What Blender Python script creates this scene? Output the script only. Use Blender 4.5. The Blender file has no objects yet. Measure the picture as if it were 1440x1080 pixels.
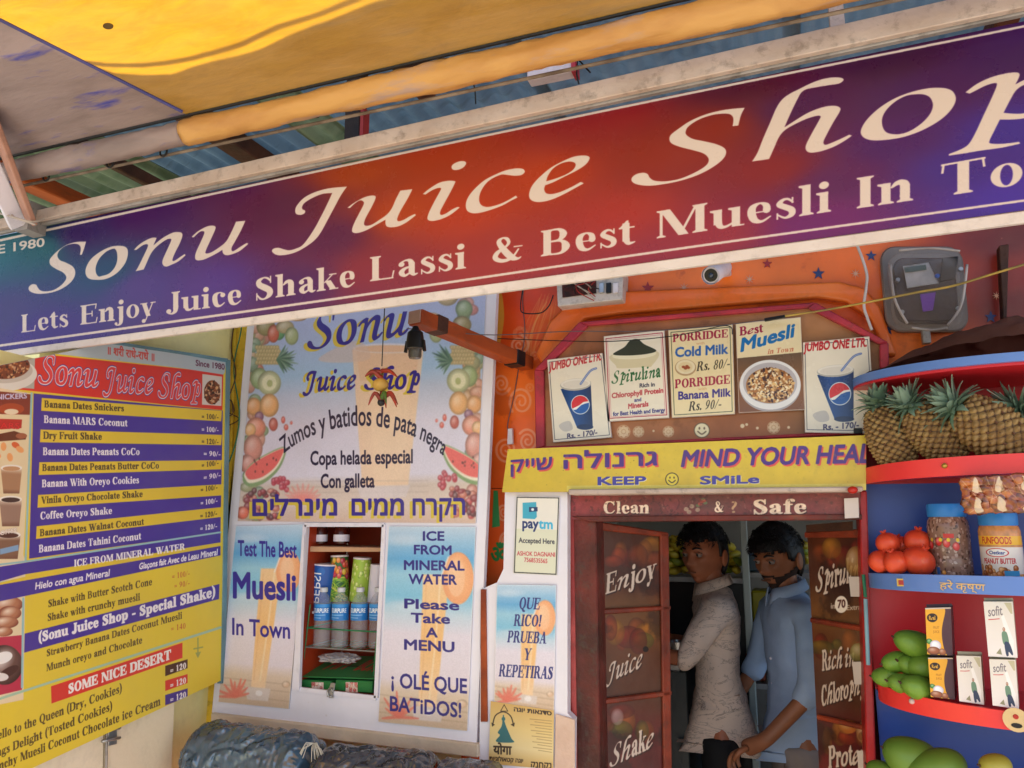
import bpy, bmesh, math, random
import numpy as np
from mathutils import Vector, Matrix
random.seed(7)
RNG = np.random.default_rng(7)
S = bpy.context.scene
COL = S.collection
rad = math.radians

# ------------------------------------------------------------------ camera
FPX, PW, PH = 1060.0, 1440, 1080
YAW, PITCH, CAMZ = rad(20.3), rad(10.4), 1.6
cam_d = bpy.data.cameras.new('camera')
cam_d.sensor_width = 36.0
cam_d.lens = FPX / PW * 36.0
cam_d.clip_start = 0.05
cam_d.clip_end = 400
cam = bpy.data.objects.new('camera', cam_d)
COL.objects.link(cam)
cam.location = (0, 0, CAMZ)
cam.rotation_euler = (math.pi / 2 + PITCH, 0, YAW)
S.camera = cam

# ------------------------------------------------------------------ sky, sun, exposure
SUN_EL, SUN_AZ = rad(56), rad(150)        # azimuth clockwise from +Y
world = bpy.data.worlds.new('World')
S.world = world
world.use_nodes = True
wn, wl = world.node_tree.nodes, world.node_tree.links
sky = wn.new('ShaderNodeTexSky')
sky.sky_type = 'NISHITA'
sky.sun_disc = False
sky.sun_elevation = SUN_EL
sky.sun_rotation = SUN_AZ
wl.new(sky.outputs[0], wn['Background'].inputs['Color'])
wn['Background'].inputs['Strength'].default_value = 0.15
sun_d = bpy.data.lights.new('sun', 'SUN')
sun_d.energy = 5.0
sun_d.angle = rad(0.5)
sun_d.color = (1.0, 0.95, 0.88)
sun = bpy.data.objects.new('sun', sun_d)
COL.objects.link(sun)
sdir = Vector((math.cos(SUN_EL) * math.sin(SUN_AZ), math.cos(SUN_EL) * math.cos(SUN_AZ), math.sin(SUN_EL)))
sun.rotation_euler = sdir.to_track_quat('Z', 'Y').to_euler()
S.view_settings.view_transform = 'Standard'
S.view_settings.look = 'None'
S.view_settings.gamma = 1.0
S.view_settings.use_curve_mapping = False
S.view_settings.exposure = 1.03
S.render.resolution_x, S.render.resolution_y = 1024, 768

# ------------------------------------------------------------------ measuring
_F = np.array([-math.sin(YAW) * math.cos(PITCH), math.cos(YAW) * math.cos(PITCH), math.sin(PITCH)])
_R = np.array([math.cos(YAW), math.sin(YAW), 0.0])
_U = np.cross(_R, _F)
EYE = np.array([0, 0, CAMZ])


class Plane:
    """vertical plane through P0; u runs along it, v is up"""
    def __init__(s, p0, ax=(1, 0, 0), az=(0, 0, 1)):
        s.o = np.array(p0, float)
        s.ax = np.array(ax, float); s.ax /= np.linalg.norm(s.ax)
        s.az = np.array(az, float); s.az /= np.linalg.norm(s.az)
        s.n = np.cross(s.ax, s.az)          # faces the street when ax is +X (0,-1,0)
        s.n /= np.linalg.norm(s.n)

    def uv(s, pts):
        p = np.asarray(pts, float).reshape(-1, 2)
        d = _F * FPX + np.outer(p[:, 0] - PW / 2, _R) - np.outer(p[:, 1] - PH / 2, _U)
        t = ((s.o - EYE) @ s.n) / (d @ s.n)
        w = EYE + d * t[:, None] - s.o
        return np.stack([w @ s.ax, w @ s.az], 1)

    def w(s, uv, off=0.0):
        uv = np.asarray(uv, float).reshape(-1, 2)
        return s.o + np.outer(uv[:, 0], s.ax) + np.outer(uv[:, 1], s.az) + s.n * off

    def shifted(s, off):
        return Plane(s.o + s.n * off, s.ax, s.az)


def WP(y):
    return Plane((0, y, 0))


def at(px, py, y):
    """world point on the wall-parallel plane Y=y seen at (px, py) of the photograph"""
    return Vector(WP(y).w(WP(y).uv([(px, py)]))[0])


# ------------------------------------------------------------------ objects
def tag(o, label=None, cat=None, group=None, kind=None):
    if label: o['label'] = label
    if cat: o['category'] = cat
    if group: o['group'] = group
    if kind: o['kind'] = kind
    return o


def empty(name, loc, label, cat, group=None):
    o = bpy.data.objects.new(name, None)
    o.empty_display_size = 0.05
    COL.objects.link(o)
    o.location = loc
    return tag(o, label, cat, group)


def link(name, me, mats, parent=None, smooth=False):
    o = bpy.data.objects.new(name, me)
    COL.objects.link(o)
    for m in (mats if isinstance(mats, (list, tuple)) else [mats]):
        me.materials.append(m)
    if smooth:
        for p in me.polygons: p.use_smooth = True
    if parent is not None:
        o.parent = parent
        if parent.parent is None:
            me.transform(Matrix.Translation(-Vector(parent.location)))
        else:
            me.transform(Matrix.Translation(-Vector(parent.parent.location)))
    return o


class MB:
    """collects shapes (world coordinates) and links them as one mesh object"""
    def __init__(s):
        s.bm = bmesh.new()

    def _mi(s, geom, mi):
        if mi:
            for f in geom: f.material_index = mi

    def hexa(s, P, mi=0):
        """8 points: bottom loop 4, top loop 4"""
        v = [s.bm.verts.new(p) for p in P]
        fs = []
        for q in ((3, 2, 1, 0), (4, 5, 6, 7), (0, 1, 5, 4), (1, 2, 6, 5), (2, 3, 7, 6), (3, 0, 4, 7)):
            fs.append(s.bm.faces.new([v[i] for i in q]))
        s._mi(fs, mi)
        return s

    def box(s, a, b, mi=0):
        x0, y0, z0 = a; x1, y1, z1 = b
        return s.hexa([(x0, y0, z0), (x1, y0, z0), (x1, y1, z0), (x0, y1, z0), (x0, y0, z1), (x1, y0, z1), (x1, y1, z1), (x0, y1, z1)], mi)

    def beam(s, p, q, w, h, up=(0, 0, 1), mi=0):
        p, q = Vector(p), Vector(q)
        d = (q - p).normalized(); up = Vector(up)
        sx = d.cross(up).normalized(); sz = sx.cross(d).normalized()
        c = [(-w / 2, -h / 2), (w / 2, -h / 2), (w / 2, h / 2), (-w / 2, h / 2)]
        return s.hexa([p + sx * a + sz * b for a, b in c] + [q + sx * a + sz * b for a, b in c], mi)

    def prism(s, loop, off, mi=0):
        off = Vector(off)
        a = [s.bm.verts.new(p) for p in loop]
        b = [s.bm.verts.new(Vector(p) + off) for p in loop]
        n = len(a)
        fs = [s.bm.faces.new(a), s.bm.faces.new(b[::-1])]
        for i in range(n):
            fs.append(s.bm.faces.new([a[i], b[i], b[(i + 1) % n], a[(i + 1) % n]]))
        s._mi(fs, mi)
        return s

    def tube(s, pts, r, n=8, mi=0, cap=True, closed=False):
        pts = [Vector(p) for p in pts]
        rs = r if isinstance(r, (list, tuple)) else [r] * len(pts)
        rings = []
        prev = None
        for i, p in enumerate(pts):
            if closed:
                d = (pts[(i + 1) % len(pts)] - pts[i - 1])
            else:
                d = (pts[min(i + 1, len(pts) - 1)] - pts[max(i - 1, 0)])
            d = d.normalized() if d.length > 1e-9 else Vector((0, 0, 1))
            if prev is None:
                a = d.orthogonal().normalized()
            else:
                a = (prev - d * prev.dot(d))
                a = a.normalized() if a.length > 1e-6 else d.orthogonal().normalized()
            prev = a
            b = d.cross(a)
            rings.append([s.bm.verts.new(p + (a * math.cos(t) + b * math.sin(t)) * rs[i]) for t in [2 * math.pi * k / n for k in range(n)]])
        fs = []
        m = len(rings)
        for i in range(m if closed else m - 1):
            A, B = rings[i], rings[(i + 1) % m]
            for k in range(n):
                fs.append(s.bm.faces.new([A[k], A[(k + 1) % n], B[(k + 1) % n], B[k]]))
        if cap and not closed:
            fs.append(s.bm.faces.new(rings[0][::-1])); fs.append(s.bm.faces.new(rings[-1]))
        s._mi(fs, mi)
        return s

    def lathe(s, prof, c, n=20, mi=0, mat=None, cap=True):
        """profile [(r,z)] around z, through matrix"""
        M = mat or Matrix.Translation(Vector(c))
        rings = []
        for r, z in prof:
            rings.append([s.bm.verts.new(M @ Vector((r * math.cos(2 * math.pi * k / n), r * math.sin(2 * math.pi * k / n), z))) for k in range(n)])
        fs = []
        for A, B in zip(rings, rings[1:]):
            for k in range(n):
                fs.append(s.bm.faces.new([A[k], A[(k + 1) % n], B[(k + 1) % n], B[k]]))
        if cap:
            fs.append(s.bm.faces.new(rings[0][::-1])); fs.append(s.bm.faces.new(rings[-1]))
        s._mi(fs, mi)
        return s

    def ball(s, c, r, sub=2, scale=(1, 1, 1), rot=None, mi=0, noise=0):
        M = Matrix.Translation(Vector(c))
        if rot is not None: M = M @ rot.to_4x4()
        M = M @ Matrix.Diagonal((scale[0], scale[1], scale[2], 1))
        res = bmesh.ops.create_icosphere(s.bm, subdivisions=sub, radius=r)
        for v in res['verts']:
            if noise: v.co *= 1 + random.uniform(-noise, noise)
            v.co = M @ v.co
        if mi:
            fs = set(f for v in res['verts'] for f in v.link_faces)
            s._mi(fs, mi)
        return s

    def bevel(s, w=0.002, seg=1, ang=40):
        bmesh.ops.remove_doubles(s.bm, verts=s.bm.verts, dist=1e-6)
        es = [e for e in s.bm.edges if len(e.link_faces) == 2 and e.calc_face_angle(0) > rad(ang)]
        bmesh.ops.bevel(s.bm, geom=es, offset=w, segments=seg, affect='EDGES', profile=0.5, clamp_overlap=True)
        return s

    def build(s, name, mats, parent=None, smooth=False, ang=None):
        bmesh.ops.recalc_face_normals(s.bm, faces=s.bm.faces)
        me = bpy.data.meshes.new(name)
        s.bm.to_mesh(me); s.bm.free()
        o = link(name, me, mats, parent, smooth)
        if ang is not None:
            for p in me.polygons: p.use_smooth = True
            me.set_sharp_from_angle(angle=rad(ang))
        return o


# ------------------------------------------------------------------ materials
def hexc(c):
    if isinstance(c, str):
        c = c.lstrip('#')
        return tuple(int(c[i:i + 2], 16) / 255 for i in (0, 2, 4))
    return c


def lin(c):
    return tuple(x / 12.92 if x <= 0.04045 else ((x + 0.055) / 1.055) ** 2.4 for x in hexc(c))


_mats = {}


def mat(name, c, rough=0.6, c2=None, scale=6.0, bump=0.15, metal=0.0, spec=0.4, detail=6, mixlo=0.35, mixhi=0.65, dirt=0.0, bscale=60, trans=0.0, coat=0.0, stretch=None, c3=None):
    """procedural material: base colour mottled to c2, fine bump, optional grime"""
    if name in _mats: return _mats[name]
    m = bpy.data.materials.new(name); m.use_nodes = True
    n, l = m.node_tree.nodes, m.node_tree.links
    b = n['Principled BSDF']
    b.inputs['Roughness'].default_value = rough
    b.inputs['Metallic'].default_value = metal
    b.inputs['Specular IOR Level'].default_value = spec
    b.inputs['Coat Weight'].default_value = coat
    tc = n.new('ShaderNodeTexCoord')
    mp = n.new('ShaderNodeMapping')
    if stretch: mp.inputs['Scale'].default_value = stretch
    l.new(tc.outputs['Object'], mp.inputs['Vector'])
    nz = n.new('ShaderNodeTexNoise'); nz.inputs['Scale'].default_value = scale; nz.inputs['Detail'].default_value = detail
    l.new(mp.outputs[0], nz.inputs['Vector'])
    r = n.new('ShaderNodeValToRGB')
    c2 = c2 or tuple(x * 0.82 for x in hexc(c))
    r.color_ramp.elements[0].position = mixlo; r.color_ramp.elements[0].color = (*lin(c2), 1)
    r.color_ramp.elements[1].position = mixhi; r.color_ramp.elements[1].color = (*lin(c), 1)
    if c3:
        e = r.color_ramp.elements.new(min(mixhi + 0.12, 0.98)); e.color = (*lin(c3), 1)
    l.new(nz.outputs[0], r.inputs[0])
    out = r.outputs[0]
    if dirt:
        n2 = n.new('ShaderNodeTexNoise'); n2.inputs['Scale'].default_value = scale * 4.3; n2.inputs['Detail'].default_value = 8
        n2.inputs['Roughness'].default_value = 0.7
        l.new(mp.outputs[0], n2.inputs['Vector'])
        r2 = n.new('ShaderNodeValToRGB')
        r2.color_ramp.elements[0].position = 0.52; r2.color_ramp.elements[0].color = (0, 0, 0, 1)
        r2.color_ramp.elements[1].position = 0.72; r2.color_ramp.elements[1].color = (dirt, dirt, dirt, 1)
        l.new(n2.outputs[0], r2.inputs[0])
        mx = n.new('ShaderNodeMix'); mx.data_type = 'RGBA'
        l.new(r2.outputs[0], mx.inputs[0]); l.new(out, mx.inputs[6]); mx.inputs[7].default_value = (0.06, 0.045, 0.03, 1)
        out = mx.outputs[2]
    l.new(out, b.inputs['Base Color'])
    if bump:
        n3 = n.new('ShaderNodeTexNoise'); n3.inputs['Scale'].default_value = bscale; n3.inputs['Detail'].default_value = 5
        l.new(mp.outputs[0], n3.inputs['Vector'])
        bp = n.new('ShaderNodeBump'); bp.inputs['Strength'].default_value = bump; bp.inputs['Distance'].default_value = 0.01
        l.new(n3.outputs[0], bp.inputs['Height']); l.new(bp.outputs[0], b.inputs['Normal'])
    if trans:
        b.inputs['Transmission Weight'].default_value = trans
        b.inputs['IOR'].default_value = 1.4
    _mats[name] = m
    return m


# ------------------------------------------------------------------ vector lettering
_sans = {}


def _mesh_of(text):
    c = bpy.data.curves.new('t', 'FONT'); c.body = text; c.resolution_u = 3
    o = bpy.data.objects.new('t', c); COL.objects.link(o)
    bpy.context.view_layer.update()
    me = bpy.data.meshes.new_from_object(o.evaluated_get(bpy.context.evaluated_depsgraph_get()))
    v = np.array([x.co[:2] for x in me.vertices]).reshape(-1, 2)
    f = [tuple(p.vertices) for p in me.polygons]
    bpy.data.objects.remove(o); bpy.data.curves.remove(c); bpy.data.meshes.remove(me)
    return v, f


def sans(ch):
    """(closed fill edges, outline edges, advance) of a character of Blender's built-in typeface; cap height = 1"""
    if ch in _sans: return _sans[ch]
    if ch == ' ':
        r = (np.zeros((0, 4)), np.zeros((0, 4)), 0.40)
    else:
        v, f = _mesh_of(ch)
        w2 = _mesh_of(ch + 'H')[0]; w1 = _mesh_of('H')[0]
        adv = float(w2[:, 0].max() - w1[:, 0].max())
        E, cnt = [], {}
        for p in f:
            q = v[list(p)]
            area = 0.5 * np.sum(q[:, 0] * np.roll(q[:, 1], -1) - np.roll(q[:, 0], -1) * q[:, 1])
            idx = list(p) if area > 0 else list(p)[::-1]
            for a, b in zip(idx, idx[1:] + idx[:1]):
                if cnt.get((b, a), 0) > 0: cnt[(b, a)] -= 1
                else: cnt[(a, b)] = cnt.get((a, b), 0) + 1
        E = np.array([[*v[a], *v[b]] for (a, b), k in cnt.items() for _ in range(k)]) / 0.686
        r = (E, E, adv / 0.686)
    _sans[ch] = r
    return r


def _loop(p):
    p = np.asarray(p, float)
    a = np.sum(p[:, 0] * np.roll(p[:, 1], -1) - np.roll(p[:, 0], -1) * p[:, 1])
    if a < 0: p = p[::-1]
    return np.concatenate([p, np.roll(p, -1, 0)], 1)


def spline(pts, n=6, closed=False):
    """Catmull-Rom; a point given twice is a corner"""
    P = [np.array(p, float) for p in pts]
    out = []
    m = len(P)
    rng = range(m if closed else m - 1)
    for i in rng:
        p1, p2 = P[i], P[(i + 1) % m]
        if np.allclose(p1, p2): continue
        p0 = P[(i - 1) % m] if (closed or i > 0) else p1
        p3 = P[(i + 2) % m] if (closed or i + 2 < m) else p2
        for k in range(n):
            t = k / n
            out.append(0.5 * ((2 * p1) + (-p0 + p2) * t + (2 * p0 - 5 * p1 + 4 * p2 - p3) * t * t + (-p0 + 3 * p1 - 3 * p2 + p3) * t ** 3))
    if not closed: out.append(P[-1])
    return np.array(out)


def stroke_edges(pts, ws, smooth=True, caps=True):
    """closed edges of a variable-width stroke; pts Nx2, ws widths"""
    q = np.column_stack([np.asarray(pts, float), np.asarray(ws, float) if np.ndim(ws) else np.full(len(pts), float(ws))])
    if smooth and len(q) > 2: q = spline(q, 5)
    out = []
    for a, b in zip(q, q[1:]):
        d = b[:2] - a[:2]; L = np.hypot(*d)
        if L < 1e-9: continue
        nrm = np.array([-d[1], d[0]]) / L / 2
        out.append(_loop([a[:2] + nrm * a[2], b[:2] + nrm * b[2], b[:2] - nrm * b[2], a[:2] - nrm * a[2]]))
    idx = range(len(q)) if caps else range(1, len(q) - 1)
    t = np.linspace(0, 2 * np.pi, 9)[:-1]
    circ = np.stack([np.cos(t), np.sin(t)], 1)
    for i in idx:
        out.append(_loop(q[i, :2] + circ * q[i, 2] / 2))
    return np.concatenate(out) if out else np.zeros((0, 4))


def _ring(cx, cy, rx, ry, ts, tt):
    t = np.linspace(0, 2 * np.pi, 29)[:-1]
    c = np.stack([np.cos(t), np.sin(t)], 1)
    a = _loop(c * [rx, ry] + [cx, cy]); b = _loop(c * [rx - ts, ry - tt] + [cx, cy])
    return np.concatenate([a, b[:, [2, 3, 0, 1]]])


def _V(x, y0, y1, w=.15, sb=1, st=1):      # stem with slab serifs at foot / head
    e = [_loop([(x, y0), (x + w, y0), (x + w, y1), (x, y1)])]
    if sb: e.append(_loop([(x - .05, y0), (x + w + .05, y0), (x + w + .05, y0 + .03), (x + w, y0 + .06), (x, y0 + .06), (x - .05, y0 + .03)]))
    if st == 1: e.append(_loop([(x - .05, y1), (x + w + .05, y1), (x + w + .05, y1 - .03), (x + w, y1 - .06), (x, y1 - .06), (x - .05, y1 - .03)]))
    if st == 2: e.append(_loop([(x - .06, y1), (x + w, y1), (x + w, y1 - .06), (x, y1 - .07), (x - .06, y1 - .04)]))
    return e


def _Hh(x0, x1, y, t=.04): return [_loop([(x0, y), (x1, y), (x1, y + t), (x0, y + t)])]
def _S(*p): return [stroke_edges([(a, b) for a, b, c in p], [c for a, b, c in p])]
def _O(cx, cy, rx, ry, ts=.135, tt=.04): return [_ring(cx, cy, rx, ry, ts, tt)]
def _D(x, y, r=.085): return [_loop([(x + r * math.cos(t), y + r * math.sin(t)) for t in [k * math.pi / 7 for k in range(14)]])]
def _G(x0, y0, x1, y1, w): return [_loop([(x0, y0), (x0 + w, y0), (x1 + w, y1), (x1, y1)])]
def _Sf(x0, x1, y): return [_loop([(x0, y), (x1, y), (x1, y + .035), (x0, y + .035)])]


_arch = lambda x, h=.47, w=.15: _S((x - .14, h - .12, .04), (x - .07, h - .05, .09), (x, h - .035, .12), (x + .05, h - .09, .15), (x + .055, h - .2, .15), (x + .055, .12, .15)) + _V(x - .02, 0, .2, w, 1, 0)
SERIF = {
 'A': (.72, _G(.05, 0, .33, .69, .045) + _G(.40, 0, .27, .69, .16)[:0] + _G(.45, 0, .28, .69, .16) + _Hh(.16, .5, .2) + _Sf(0, .2, 0) + _Sf(.42, .72, 0)),
 'B': (.66, _V(.07, 0, .68) + _S((.2, .66, .04), (.38, .65, .07), (.46, .52, .15), (.38, .38, .07), (.2, .36, .04)) + _S((.2, .355, .04), (.42, .345, .07), (.51, .19, .16), (.42, .035, .07), (.2, .02, .04))),
 'C': (.70, _S((.6, .5, .03), (.5, .62, .07), (.37, .66, .045), (.2, .6, .12), (.12, .34, .17), (.2, .08, .12), (.37, .02, .045), (.5, .05, .05), (.62, .17, .03)) + _V(.57, .46, .69, .04, 0, 0)),
 'D': (.72, _V(.07, 0, .68) + _S((.2, .66, .04), (.4, .64, .07), (.57, .54, .14), (.585, .34, .17), (.57, .14, .14), (.4, .04, .07), (.2, .02, .04))),
 'E': (.64, _V(.07, 0, .68) + _Hh(.2, .55, .64) + _Hh(.2, .42, .33) + _Hh(.2, .57, 0) + _G(.51, .5, .54, .68, .035) + _G(.4, .24, .4, .45, .035) + _G(.57, .2, .53, .0, .035)),
 'F': (.60, _V(.07, 0, .68) + _Hh(.2, .55, .64) + _Hh(.2, .42, .33) + _G(.51, .5, .54, .68, .035) + _G(.4, .24, .4, .45, .035)),
 'G': (.75, _S((.6, .5, .03), (.5, .62, .07), (.37, .66, .045), (.2, .6, .12), (.12, .34, .17), (.2, .08, .12), (.37, .02, .045), (.52, .06, .06)) + _V(.57, .46, .69, .04, 0, 0) + _V(.5, 0.02, .32, .14, 0, 1)),
 'H': (.78, _V(.07, 0, .68) + _V(.56, 0, .68) + _Hh(.2, .58, .33)),
 'I': (.36, _V(.10, 0, .68, .16)),
 'J': (.46, _V(.22, .12, .68, .15, 0, 1) + _S((.3, .2, .15), (.28, .04, .12), (.18, -.03, .06), (.08, 0, .05)) + _D(.09, .06, .075)),
 'K': (.76, _V(.07, 0, .68) + _G(.21, .3, .54, .66, .05) + _G(.53, 0, .29, .42, .17) + _Sf(.46, .76, 0) + _Sf(.44, .7, .645)),
 'L': (.62, _V(.07, 0, .68) + _Hh(.2, .55, 0) + _G(.54, .22, .5, 0, .035)),
 'M': (.92, _V(.09, 0, .68, .05) + _V(.68, 0, .68) + _G(.4, 0, .09, .68, .17) + _G(.4, 0, .67, .68, .05)),
 'N': (.74, _V(.09, 0, .68, .05) + _V(.6, 0, .68, .05) + _G(.5, 0, .08, .68, .17)),
 'O': (.74, _O(.37, .34, .32, .355, .16, .04)),
 'P': (.62, _V(.07, 0, .68) + _S((.2, .66, .04), (.4, .65, .07), (.48, .49, .16), (.4, .33, .07), (.2, .31, .04))),
 'Q': (.74, _O(.37, .34, .32, .355, .16, .04) + _S((.36, .02, .06), (.5, -.1, .13), (.66, -.14, .05))),
 'R': (.72, _V(.07, 0, .68) + _S((.2, .66, .04), (.38, .65, .07), (.47, .51, .15), (.38, .36, .07), (.2, .34, .04)) + _G(.5, 0, .28, .36, .17) + _Sf(.5, .74, 0)),
 'S': (.56, _S((.44, .52, .03), (.36, .63, .06), (.25, .66, .05), (.13, .58, .12), (.15, .46, .16), (.28, .36, .18), (.41, .25, .17), (.41, .12, .14), (.3, .02, .06), (.18, .03, .06), (.08, .17, .03)) + _V(.42, .47, .69, .035, 0, 0) + _V(.06, -.01, .22, .035, 0, 0)),
 'T': (.66, _V(.25, 0, .68, .16, 1, 0) + _Hh(.03, .63, .64) + _G(.03, .48, .05, .68, .035) + _G(.595, .48, .575, .68, .035)),
 'U': (.74, _V(.07, .2, .68, .15, 0, 1) + _V(.6, .2, .68, .05, 0, 1) + _S((.145, .3, .15), (.16, .12, .14), (.34, .02, .05), (.56, .1, .05), (.625, .3, .05))),
 'V': (.70, _G(.3, 0, .06, .68, .17) + _G(.34, 0, .58, .68, .045) + _Sf(0, .29, .645) + _Sf(.5, .7, .645)),
 'W': (.98, _G(.27, 0, .05, .68, .16) + _G(.31, 0, .46, .6, .05) + _G(.58, 0, .37, .68, .16) + _G(.64, 0, .86, .68, .045) + _Sf(0, .27, .645) + _Sf(.32, .58, .645) + _Sf(.78, .98, .645)),
 'Y': (.70, _V(.27, 0, .34, .15, 1, 0) + _G(.28, .3, .06, .68, .17) + _G(.37, .3, .58, .68, .045) + _Sf(0, .29, .645) + _Sf(.5, .7, .645)),
 'Z': (.64, _Hh(.05, .58, .64) + _Hh(.05, .6, 0) + _G(.05, 0, .4, .68, .17)),
 'a': (.50, _V(.27, .05, .36, .14, 0, 0) + _S((.34, .34, .14), (.3, .43, .1), (.2, .45, .045), (.1, .4, .05)) + _D(.11, .35, .07) + _S((.34, .27, .04), (.18, .22, .08), (.11, .12, .13), (.18, .03, .08), (.3, .09, .04)) + _S((.34, .1, .13), (.39, .03, .08), (.47, .05, .03))),
 'b': (.56, _V(.06, 0, .69, .14, 0, 2) + _S((.18, .38, .04), (.3, .44, .07), (.42, .34, .14), (.425, .2, .15), (.38, .06, .12), (.26, .02, .05), (.14, .08, .04))),
 'c': (.46, _S((.38, .36, .05), (.32, .43, .05), (.24, .45, .045), (.13, .38, .13), (.12, .22, .15), (.17, .06, .12), (.28, .025, .06), (.4, .11, .03)) + _D(.35, .36, .075)),
 'd': (.56, _V(.34, 0.02, .69, .14, 0, 2) + _S((.38, .38, .04), (.26, .44, .07), (.14, .36, .13), (.12, .22, .15), (.15, .08, .12), (.26, .02, .06), (.38, .09, .04)) + _Sf(.4, .54, 0)),
 'e': (.47, _S((.13, .245, .03), (.4, .245, .03)) + _S((.36, .26, .13), (.35, .38, .11), (.25, .45, .045), (.13, .38, .12), (.11, .23, .14), (.16, .07, .12), (.28, .02, .06), (.42, .11, .03))),
 'f': (.36, _V(.09, 0, .52, .14, 1, 0) + _Hh(.02, .32, .42) + _S((.16, .5, .14), (.18, .63, .11), (.28, .68, .05), (.35, .66, .05)) + _D(.34, .62, .06)),
 'g': (.50, _O(.22, .31, .17, .155, .1, .035) + _S((.1, .2, .05), (.06, .1, .08), (.2, .07, .11), (.4, .03, .11), (.42, -.08, .09), (.25, -.17, .05), (.07, -.13, .06), (.06, -.04, .05), (.16, .02, .04)) + _S((.34, .4, .04), (.42, .46, .06), (.48, .45, .06))),
 'h': (.58, _V(.06, 0, .69, .14, 1, 2) + _arch(.36)),
 'i': (.29, _V(.075, 0, .46, .14, 1, 2) + _D(.145, .61)),
 'j': (.31, _V(.1, .0, .46, .14, 0, 2) + _D(.17, .61) + _S((.17, .1, .14), (.16, -.1, .12), (.08, -.18, .05), (0, -.16, .05)) + _D(.0, -.12, .05)),
 'k': (.58, _V(.06, 0, .69, .14, 1, 2) + _G(.19, .22, .4, .44, .045) + _G(.37, 0, .22, .28, .16) + _Sf(.34, .58, 0) + _Sf(.33, .53, .43)),
 'l': (.29, _V(.075, 0, .69, .14, 1, 2)),
 'm': (.86, _V(.06, 0, .46, .14, 1, 2) + _arch(.36) + _arch(.64)),
 'n': (.58, _V(.06, 0, .46, .14, 1, 2) + _arch(.36)),
 'o': (.50, _O(.25, .235, .215, .24, .13, .035)),
 'p': (.56, _V(.07, -.2, .46, .14, 1, 2) + _S((.18, .38, .04), (.3, .44, .07), (.42, .36, .13), (.43, .22, .15), (.39, .07, .12), (.28, .02, .06), (.18, .08, .04))),
 'q': (.56, _V(.35, -.2, .46, .14, 1, 0) + _S((.38, .38, .04), (.26, .44, .07), (.14, .36, .13), (.12, .22, .15), (.15, .08, .12), (.26, .02, .06), (.38, .09, .04))),
 'r': (.44, _V(.06, 0, .46, .14, 1, 2) + _S((.18, .32, .04), (.26, .42, .07), (.34, .43, .09)) + _D(.35, .38, .075)),
 's': (.40, _S((.32, .35, .03), (.24, .44, .05), (.15, .43, .07), (.1, .34, .11), (.2, .26, .12), (.3, .18, .12), (.3, .07, .1), (.19, .02, .05), (.07, .11, .03)) + _V(.3, .33, .47, .03, 0, 0) + _V(.05, 0, .15, .03, 0, 0)),
 't': (.34, _V(.08, .1, .56, .14, 0, 0) + _Hh(.01, .32, .42) + _S((.15, .15, .14), (.2, .04, .09), (.32, .06, .03)) + [_loop([(.01, .44), (.16, .62), (.2, .62), (.2, .42)])]),
 'u': (.58, _V(.06, .1, .46, .14, 0, 2) + _V(.36, 0, .46, .14, 0, 2) + _Sf(.44, .57, 0) + _S((.13, .2, .14), (.17, .05, .1), (.27, .03, .06), (.4, .11, .04))),
 'v': (.52, _G(.2, 0, .05, .46, .15) + _G(.25, 0, .4, .46, .04) + _Sf(0, .24, .43) + _Sf(.34, .52, .43)),
 'w': (.74, _G(.18, 0, .04, .46, .14) + _G(.22, 0, .34, .42, .04) + _G(.42, 0, .28, .46, .14) + _G(.48, 0, .63, .46, .04) + _Sf(0, .22, .43) + _Sf(.25, .44, .43) + _Sf(.57, .74, .43)),
 'x': (.52, _G(.32, 0, .05, .46, .15) + _G(.06, 0, .4, .46, .04) + _Sf(0, .24, .43) + _Sf(.3, .5, .43) + _Sf(.0, .18, 0) + _Sf(.27, .52, 0)),
 'y': (.52, _G(.2, 0, .05, .46, .15) + _G(.16, -.14, .4, .46, .04) + _Sf(0, .24, .43) + _Sf(.34, .52, .43) + _D(.12, -.15, .07)),
 'z': (.46, _Hh(.05, .4, .42) + _Hh(.04, .42, 0) + _G(.05, 0, .26, .46, .15)),
 '&': (.80, _S((.68, .3, .04), (.56, .12, .06), (.42, .03, .09), (.24, .03, .11), (.11, .13, .13), (.17, .27, .11), (.34, .38, .06), (.44, .5, .08), (.4, .62, .09), (.3, .66, .05), (.21, .6, .1), (.22, .5, .13), (.36, .27, .17), (.52, .08, .16), (.66, .03, .07), (.74, .07, .03)) + _Sf(.56, .78, .36)),
 '(': (.30, _S((.26, .76, .03), (.14, .58, .1), (.1, .3, .13), (.14, .02, .1), (.26, -.15, .03))),
 ')': (.30, _S((.04, .76, .03), (.16, .58, .1), (.2, .3, .13), (.16, .02, .1), (.04, -.15, .03))),
 '-': (.34, [_loop([(.04, .2), (.3, .2), (.3, .28), (.04, .28)])]),
 '=': (.5, [_loop([(.04, .14), (.44, .14), (.44, .21), (.04, .21)]), _loop([(.04, .3), (.44, .3), (.44, .37), (.04, .37)])]),
 '/': (.36, _G(.0, 0, .28, .68, .05)),
 '.': (.25, _D(.12, .07, .08)), ',': (.25, _D(.12, .07, .08) + _S((.16, .05, .07), (.1, -.1, .03))),
 '!': (.32, _D(.15, .07, .08) + _G(.13, .2, .07, .68, .05) + _G(.13, .2, .18, .68, .05)[:1] + [_loop([(.13, .2), (.19, .2), (.23, .62), (.16, .69), (.08, .62)])]),
 '0': (.5, _O(.25, .33, .2, .34, .12, .04)),
 '1': (.5, _V(.19, 0, .68, .13, 1, 0) + _G(.08, .58, .2, .66, .1)),
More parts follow.
